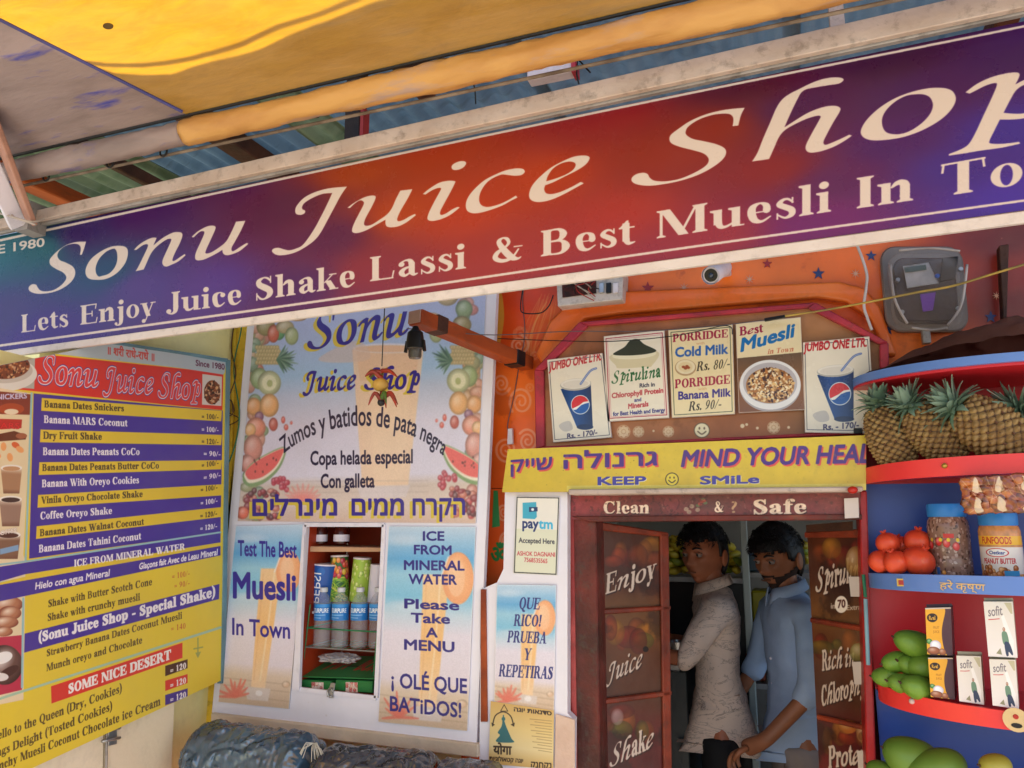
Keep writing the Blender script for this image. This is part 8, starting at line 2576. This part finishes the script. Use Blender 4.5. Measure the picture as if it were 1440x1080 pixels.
    hem = add(J0['pelvis'] + Vector((0, 0, -.07)), (.158, .100)); pel = add(J0['pelvis'] + Vector((0, 0, .02)), (.150, .094)); be = add(J0['belly'], (.140, .088)); ch_ = add(J0['chest'], (.155, .096)); nk = add(J0['neck0'] + Vector((0, 0, .0)), (.072, .07)); nk2 = add(J0['neck0'] + Vector((0, 0, .03)), (.06, .06))
    SE += [(hem, pel), (pel, be), (be, ch_), (ch_, nk), (nk, nk2)]
    for s_ in ('l', 'r'):
        a = add(J0[s_ + 'sh'], .060); b = add(J0[s_ + 'el'], .050); SE += [(ch_, a), (a, b)]
        c = add(J0[s_ + 'el'].lerp(J0[s_ + 'wr'], sleeve), .044); SE.append((b, c))
    def wr(co):
        n = mn2.turbulence(co * 9, 3, True); n2 = mn2.noise(Vector((co.x * 24, co.y * 24, co.z * 10)))
        c0 = M @ Vector((0, 0, co.z - base[2])); d = (co - c0); d.z = 0
        return co + (d.normalized() if d.length > 1e-4 else Vector()) * ((n - .7) * .014 + n2 * .004)
    me = skinned('shirt', S_, SE, SR, shirt_m, e, 3, root=1, pull=wr)
    link('shirt', me, shirt_m, e, True)
    S_, SR, SE = [], [], []
    ys = [add(J0['pelvis'] + Vector((0, 0, .1)), (.11, .07)), add(J0['belly'], (.12, .078)), add(J0['chest'], (.150, .082)), add(J0['chest'] + Vector((0, 0, .08)), (.12, .06))]
    link('shirt_yoke', skinned('shirt_yoke', S_, list(zip(ys, ys[1:])), SR, shirt_m, e, 3, root=1, pull=wr), shirt_m, e, True)
    # collar
    c = W(J0['neck0'] + Vector((0, -.004, .036)))
    for s_ in (-1, 1):
        q = []
        for a in np.linspace(.15, 2.9, 8):
            q.append(M.to_3x3() @ Vector((s_ * math.sin(a) * .066, -math.cos(a) * .064, -.020 * math.cos(a) - .004)))
        bm = bmesh.new(); rows = []
        for i, d in enumerate(q):
            o_ = d.normalized()
            rows.append([bm.verts.new(c + d + Vector((0, 0, .016))), bm.verts.new(c + d * 1.22 + Vector((0, 0, -.022 if i else -.045)))])
        for A, B in zip(rows, rows[1:]): bm.faces.new([A[0], A[1], B[1], B[0]])
        me = bpy.data.meshes.new('collar'); bm.to_mesh(me); bm.free()
        o = link('collar', me, shirt_m, e, True); so = o.modifiers.new('s', 'SOLIDIFY'); so.thickness = .003
    for k in range(4):
        z_ = J0['chest'].z - .02 - k * .085
        MB().ball(W((0, -.084, z_)), .005, 2, (1, .6, 1)).build('button', M_white, e)
    # trousers
    S_, SR, SE = [], [], []
    a = add(J0['pelvis'] + Vector((0, 0, .03)), (.11, .08)); 
    for s_ in ('l', 'r'):
        h = add(Vector((J0[s_ + 'hip'].x * .9, 0, J0[s_ + 'hip'].z - .03)), .078); k = add(J0[s_ + 'kn'], .072); n_ = add(J0[s_ + 'an'], .062); SE += [(a, h), (h, k), (k, n_)]
    me = skinned('trousers', S_, SE, SR, trouser_m, e, 2)
    link('trousers', me, trouser_m, e, True)
    for s_ in ('l', 'r'):
        MB().ball(W(J0[s_ + 'an'].lerp(J0[s_ + 'to'], .45) + Vector((0, 0, -.03))), .05, 3, (.85, 2.3, .75), rot=Matrix.Rotation(yaw_body, 3, 'Z')).build('shoe', mat('dark_shoe', '#2a2422', .5), e, smooth=True)
    return e


def joints(la, ra, H=1.0, bend=0.0):
    k = H
    J = {'pelvis': ((0, 0, .93 * k), (.08, .05)), 'belly': ((0, -.005, 1.10 * k), (.09, .065)), 'chest': ((0, .0, 1.30 * k), (.07, .055)), 'neck0': ((0, -.005, 1.425 * k), .046), 'neck1': ((0, -.02, 1.48 * k), .052), 'skull': ((0, -.035, 1.575 * k), .06),
         'lhip': ((-.065, 0, .86 * k), .06), 'lkn': ((-.10, -.02, .48 * k), .058), 'lan': ((-.10, .01, .085), .042), 'lto': ((-.11, -.13, .045), .034),
         'rhip': ((.065, 0, .86 * k), .06), 'rkn': ((.10, -.02, .48 * k), .058), 'ran': ((.10, .01, .085), .042), 'rto': ((.11, -.13, .045), .034)}
    for s_, A in (('l', la), ('r', ra)):
        sx = -1 if s_ == 'l' else 1
        J[s_ + 'sh'] = ((sx * .175, .0, 1.375 * k), .042)
        J[s_ + 'el'] = ((A[0][0], A[0][1], A[0][2] * k), .030); J[s_ + 'wr'] = ((A[1][0], A[1][1], A[1][2] * k), .026); J[s_ + 'palm'] = ((A[2][0], A[2][1], A[2][2] * k), (.034, .018))
    return J


M_hair = mat('black_hair', '#141014', .55, '#0a080a', 20, .3, stretch=(1, 1, .3))
def shirt_print():
    m = mat('beige_printed_shirt', '#dcc6b6', .8, '#ccb6a6', 4, .6, bscale=11)
    n, l = m.node_tree.nodes, m.node_tree.links
    b = n['Principled BSDF']; src_ = b.inputs['Base Color'].links[0].from_socket
    tc = n.new('ShaderNodeTexCoord'); mp = n.new('ShaderNodeMapping'); mp.inputs['Scale'].default_value = (3.2, 3.2, 7); l.new(tc.outputs['Object'], mp.inputs['Vector'])
    w = n.new('ShaderNodeTexNoise'); w.inputs['Scale'].default_value = 1.6; w.inputs['Detail'].default_value = 8; w.inputs['Roughness'].default_value = .72; w.inputs['Distortion'].default_value = 1.6
    l.new(mp.outputs[0], w.inputs['Vector'])
    r = n.new('ShaderNodeValToRGB'); e = r.color_ramp.elements
    e[0].position = .485; e[0].color = (0, 0, 0, 1); e[1].position = .5; e[1].color = (.75, .75, .75, 1)
    q = e.new(.515); q.color = (0, 0, 0, 1)
    l.new(w.outputs[0], r.inputs[0])
    mx = n.new('ShaderNodeMix'); mx.data_type = 'RGBA'; l.new(r.outputs[0], mx.inputs[0]); l.new(src_, mx.inputs[6]); mx.inputs[7].default_value = (.05, .04, .05, 1)
    l.new(mx.outputs[2], b.inputs['Base Color'])
    return m


# man in beige: body turned to the left (towards -X), head turned towards the street
p1 = at(1014, 1000, 3.05); p1.z = .03
J1 = joints(((-.24, -.10, 1.18), (-.10, -.34, 1.22), (-.07, -.42, 1.23)), ((.23, -.12, 1.19), (.14, -.36, 1.235), (.10, -.44, 1.24)), .92)
person('young man in beige printed shirt and black trousers reaching left across the counter', p1, rad(-84), rad(54), rad(2), J1, '#b06a4a', shirt_print(), mat('black_trousers', '#121214', .8), M_hair, False, 'cap', .08)
# man in pale blue: further right, head bent
p2 = at(1121, 1000, 3.05); p2.z = .03
J2 = joints(((-.25, -.05, 1.12), (-.20, -.20, .93), (-.16, -.26, .88)), ((.25, -.04, 1.12), (.20, -.19, .94), (.14, -.25, .89)), .915)
person('bearded man in pale blue shirt and grey trousers looking down to the left', p2, rad(-68), rad(30), rad(12), J2, '#a06444', mat('pale_blue_shirt', '#a8bcda', .75, '#98aecc', 5, .6, bscale=11), mat('grey_trousers', '#948680', .8, '#7c706a', 6, .5, bscale=12), M_hair, True, 'fringe', .35)
